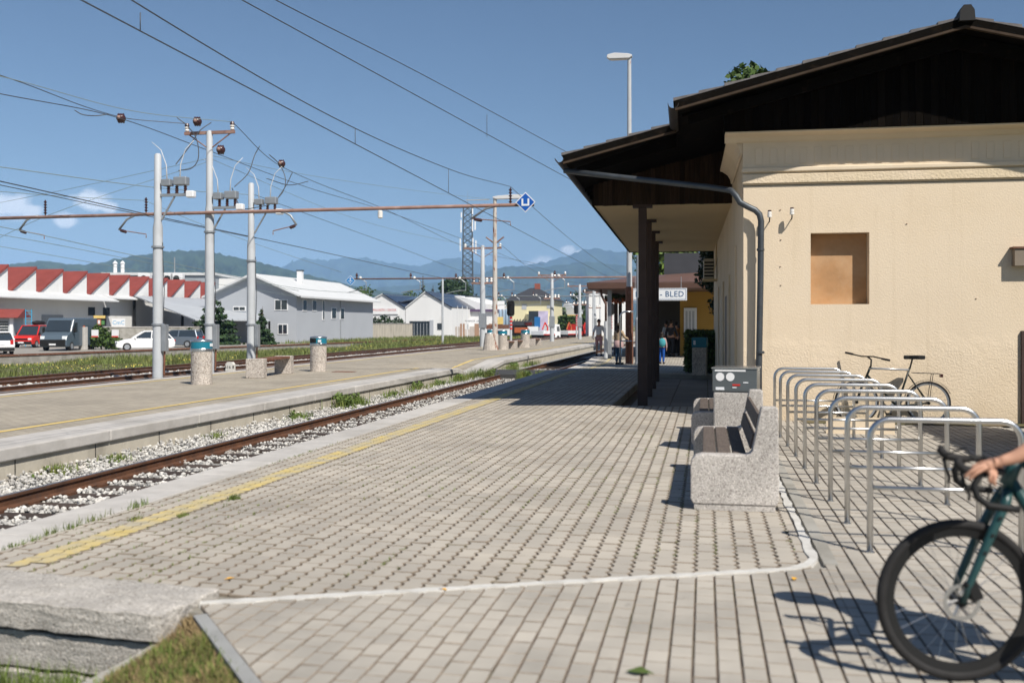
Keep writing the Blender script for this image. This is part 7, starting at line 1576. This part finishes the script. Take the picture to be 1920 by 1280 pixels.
# small trees and shrubs far behind
def tr(px, base_d, top, rad, m, label, kind='tree', n=1800, leaf=.6):
    q = Q(px,top,base_d); h_ = q.z+.76
    (conifer('spruce', label, (q.x,q.y,-.76), h_, rad, n, leaf*.8) if kind == 'c' else tree('broadleaf_tree', label, (q.x,q.y,-.76), h_, rad, m, n, leaf, .15))
tr(665,230,534,5.0,MT['leaf'],'round green tree behind the grey house'); tr(640,235,546,4,MT['leaf'],'smaller green tree at the edge of the grey house'); tr(793,260,513,3.2,None,'tall pointed spruce behind the stonemason roof','c',2400,.7); tr(812,262,532,2.5,None,'short spruce beside the pointed spruce','c',1500,.7); tr(842,255,520,4.5,MT['needle'],'dark dense tree left of the lattice tower',n=2600,leaf=.7); tr(855,258,530,5.5,MT['needle'],'dark dense tree at the foot of the lattice tower',n=2600,leaf=.7); tr(925,250,565,5,MT['leaf_light'],'light green tree right of the lattice tower'); tr(905,262,570,4,MT['leaf_light'],'light green shrub tree behind the white hall'); tr(1092,250,540,3.2,MT['leaf_dark'],'dark tree with open crown behind the barn'); tr(1046,225,578,2.4,MT['leaf'],'small tree between yellow house and barn'); tr(1110,220,583,3,MT['leaf'],'green bush tree at the end of the hedge'); tr(768,250,548,4,MT['leaf'],'green tree behind the solar roof')
b = Q(722,600,168); bu = thing('bush', 'dark shrub showing above the beige wall', 'bush', (b.x,b.y,YZ)); leaves('foliage', 900, [(-2,0,2.2,1.1),(0,0,2.4,1.2),(2.2,0,2.2,1.1)], .4, MT['leaf_dark'], bu, world=False); MB().tube([(0,0,-.1),(0,0,2.2)], .08, 6).build('stem', MT['bark'], bu)
# lattice tower
q = Q(877,385,270); lt = thing('lattice_tower', 'tall steel lattice mast with white antennas', 'lattice tower', (q.x,q.y,-.76), .3); Hh = q.z+.76; hw0, hw1 = 1.5, 1.15
st = MB()
def lw(z): return hw0+(hw1-hw0)*z/Hh
for sx in (-1,1):
    for sy in (-1,1): MB().tube([(sx*lw(0),sy*lw(0),0),(sx*lw(Hh),sy*lw(Hh),Hh)], .13, 5).build('corner_leg', MT['steel_dark'], lt)
nb_ = 20
for k in range(nb_):
    z0, z1 = Hh*k/nb_, Hh*(k+1)/nb_
    for (ax, ay, bx, by) in ((-1,-1,1,-1),(1,-1,1,1),(1,1,-1,1),(-1,1,-1,-1)):
        st.tube([(ax*lw(z0),ay*lw(z0),z0),(bx*lw(z1),by*lw(z1),z1)], .08, 4); st.tube([(bx*lw(z0),by*lw(z0),z0),(ax*lw(z1),ay*lw(z1),z1)], .08, 4); st.tube([(ax*lw(z1),ay*lw(z1),z1),(bx*lw(z1),by*lw(z1),z1)], .045, 4)
so3 = st.build('lattice_bracing', MT['steel_dark'], lt); so3['kind'] = 'stuff'
for sx, z0, ln in ((-1.9,Hh-7.5,3.4),(-1.8,Hh-3.5,1.4),(1.2,Hh-7.2,4.2),(1.2,Hh-2.6,1.6),(1.9,Hh-6.8,3.2),(-2.1,Hh-12.5,3.4),(1.3,Hh-12.6,3.6),(2.1,Hh-13.2,3.6)): MB().box(sx-.16,sx+.16,-1.6,-1.4,z0,z0+ln).build('antenna', MT['white'], lt)
MB().tube([(0,0,Hh),(0,0,Hh+4)], .04, 4).build('lightning_rod', MT['galv'], lt)
# second fence line: thin posts near the mason yard
for k in range(3): q = Q(858+9*k,620,140); t = thing('flag_pole', ('left','middle','right')[k]+' of three thin white flag poles', 'pole', (q.x,q.y,-.76), 0, 'thin flag poles'); hh3 = Q(858,574,140).z+.76; MB().tube([(0,0,0),(0,0,hh3)], .05, 6).build('shaft', MT['white'], t); MB().ball((0,0,hh3), .09, 6, 4).build('finial', MT['galv'], t)
# ================================================================ fallen leaves
for k, (px, py) in enumerate(((1200,1262),(1490,1085),(830,1105),(430,1085))):
    q = D(px,py,.004); t = MB(); t.add([(-.05,0,.006),(-.01,-.028,.012),(.05,.0,.003),(.0,.03,.016),(0,0,.006)], [(0,1,4),(1,2,4),(2,3,4),(3,0,4)]); o = t.build('fallen_leaf', MT['leaf_light' if k == 0 else 'flower_o'], fix=False); o.location = q; o.rotation_euler = (0,0,k*1.3); o.scale = (1.3 if k == 0 else .7,)*3
    tag(o, ('yellow green leaf lying near the bottom edge','orange leaf just outside the paint strip','small orange leaf on the wavy pavers','orange leaf beside the end slab')[k], 'leaf')
# ================================================================ air
hz = MB().box(-13500,13500,-400,15000,-4.2,860).build('haze', None, fix=False); struct(hz, 'stuff', 'pale summer haze over the valley', 'haze')
hm = bpy.data.materials.new('haze'); hm.use_nodes = True; n = hm.node_tree.nodes; n.clear(); pv = n.new('ShaderNodeVolumePrincipled'); ou = n.new('ShaderNodeOutputMaterial')
pv.inputs['Density'].default_value = HAZE; pv.inputs['Color'].default_value = (.36,.61,1,1); pv.inputs['Anisotropy'].default_value = -.42
hm.node_tree.links.new(pv.outputs[0], ou.inputs['Volume']); hz.data.materials.append(hm)
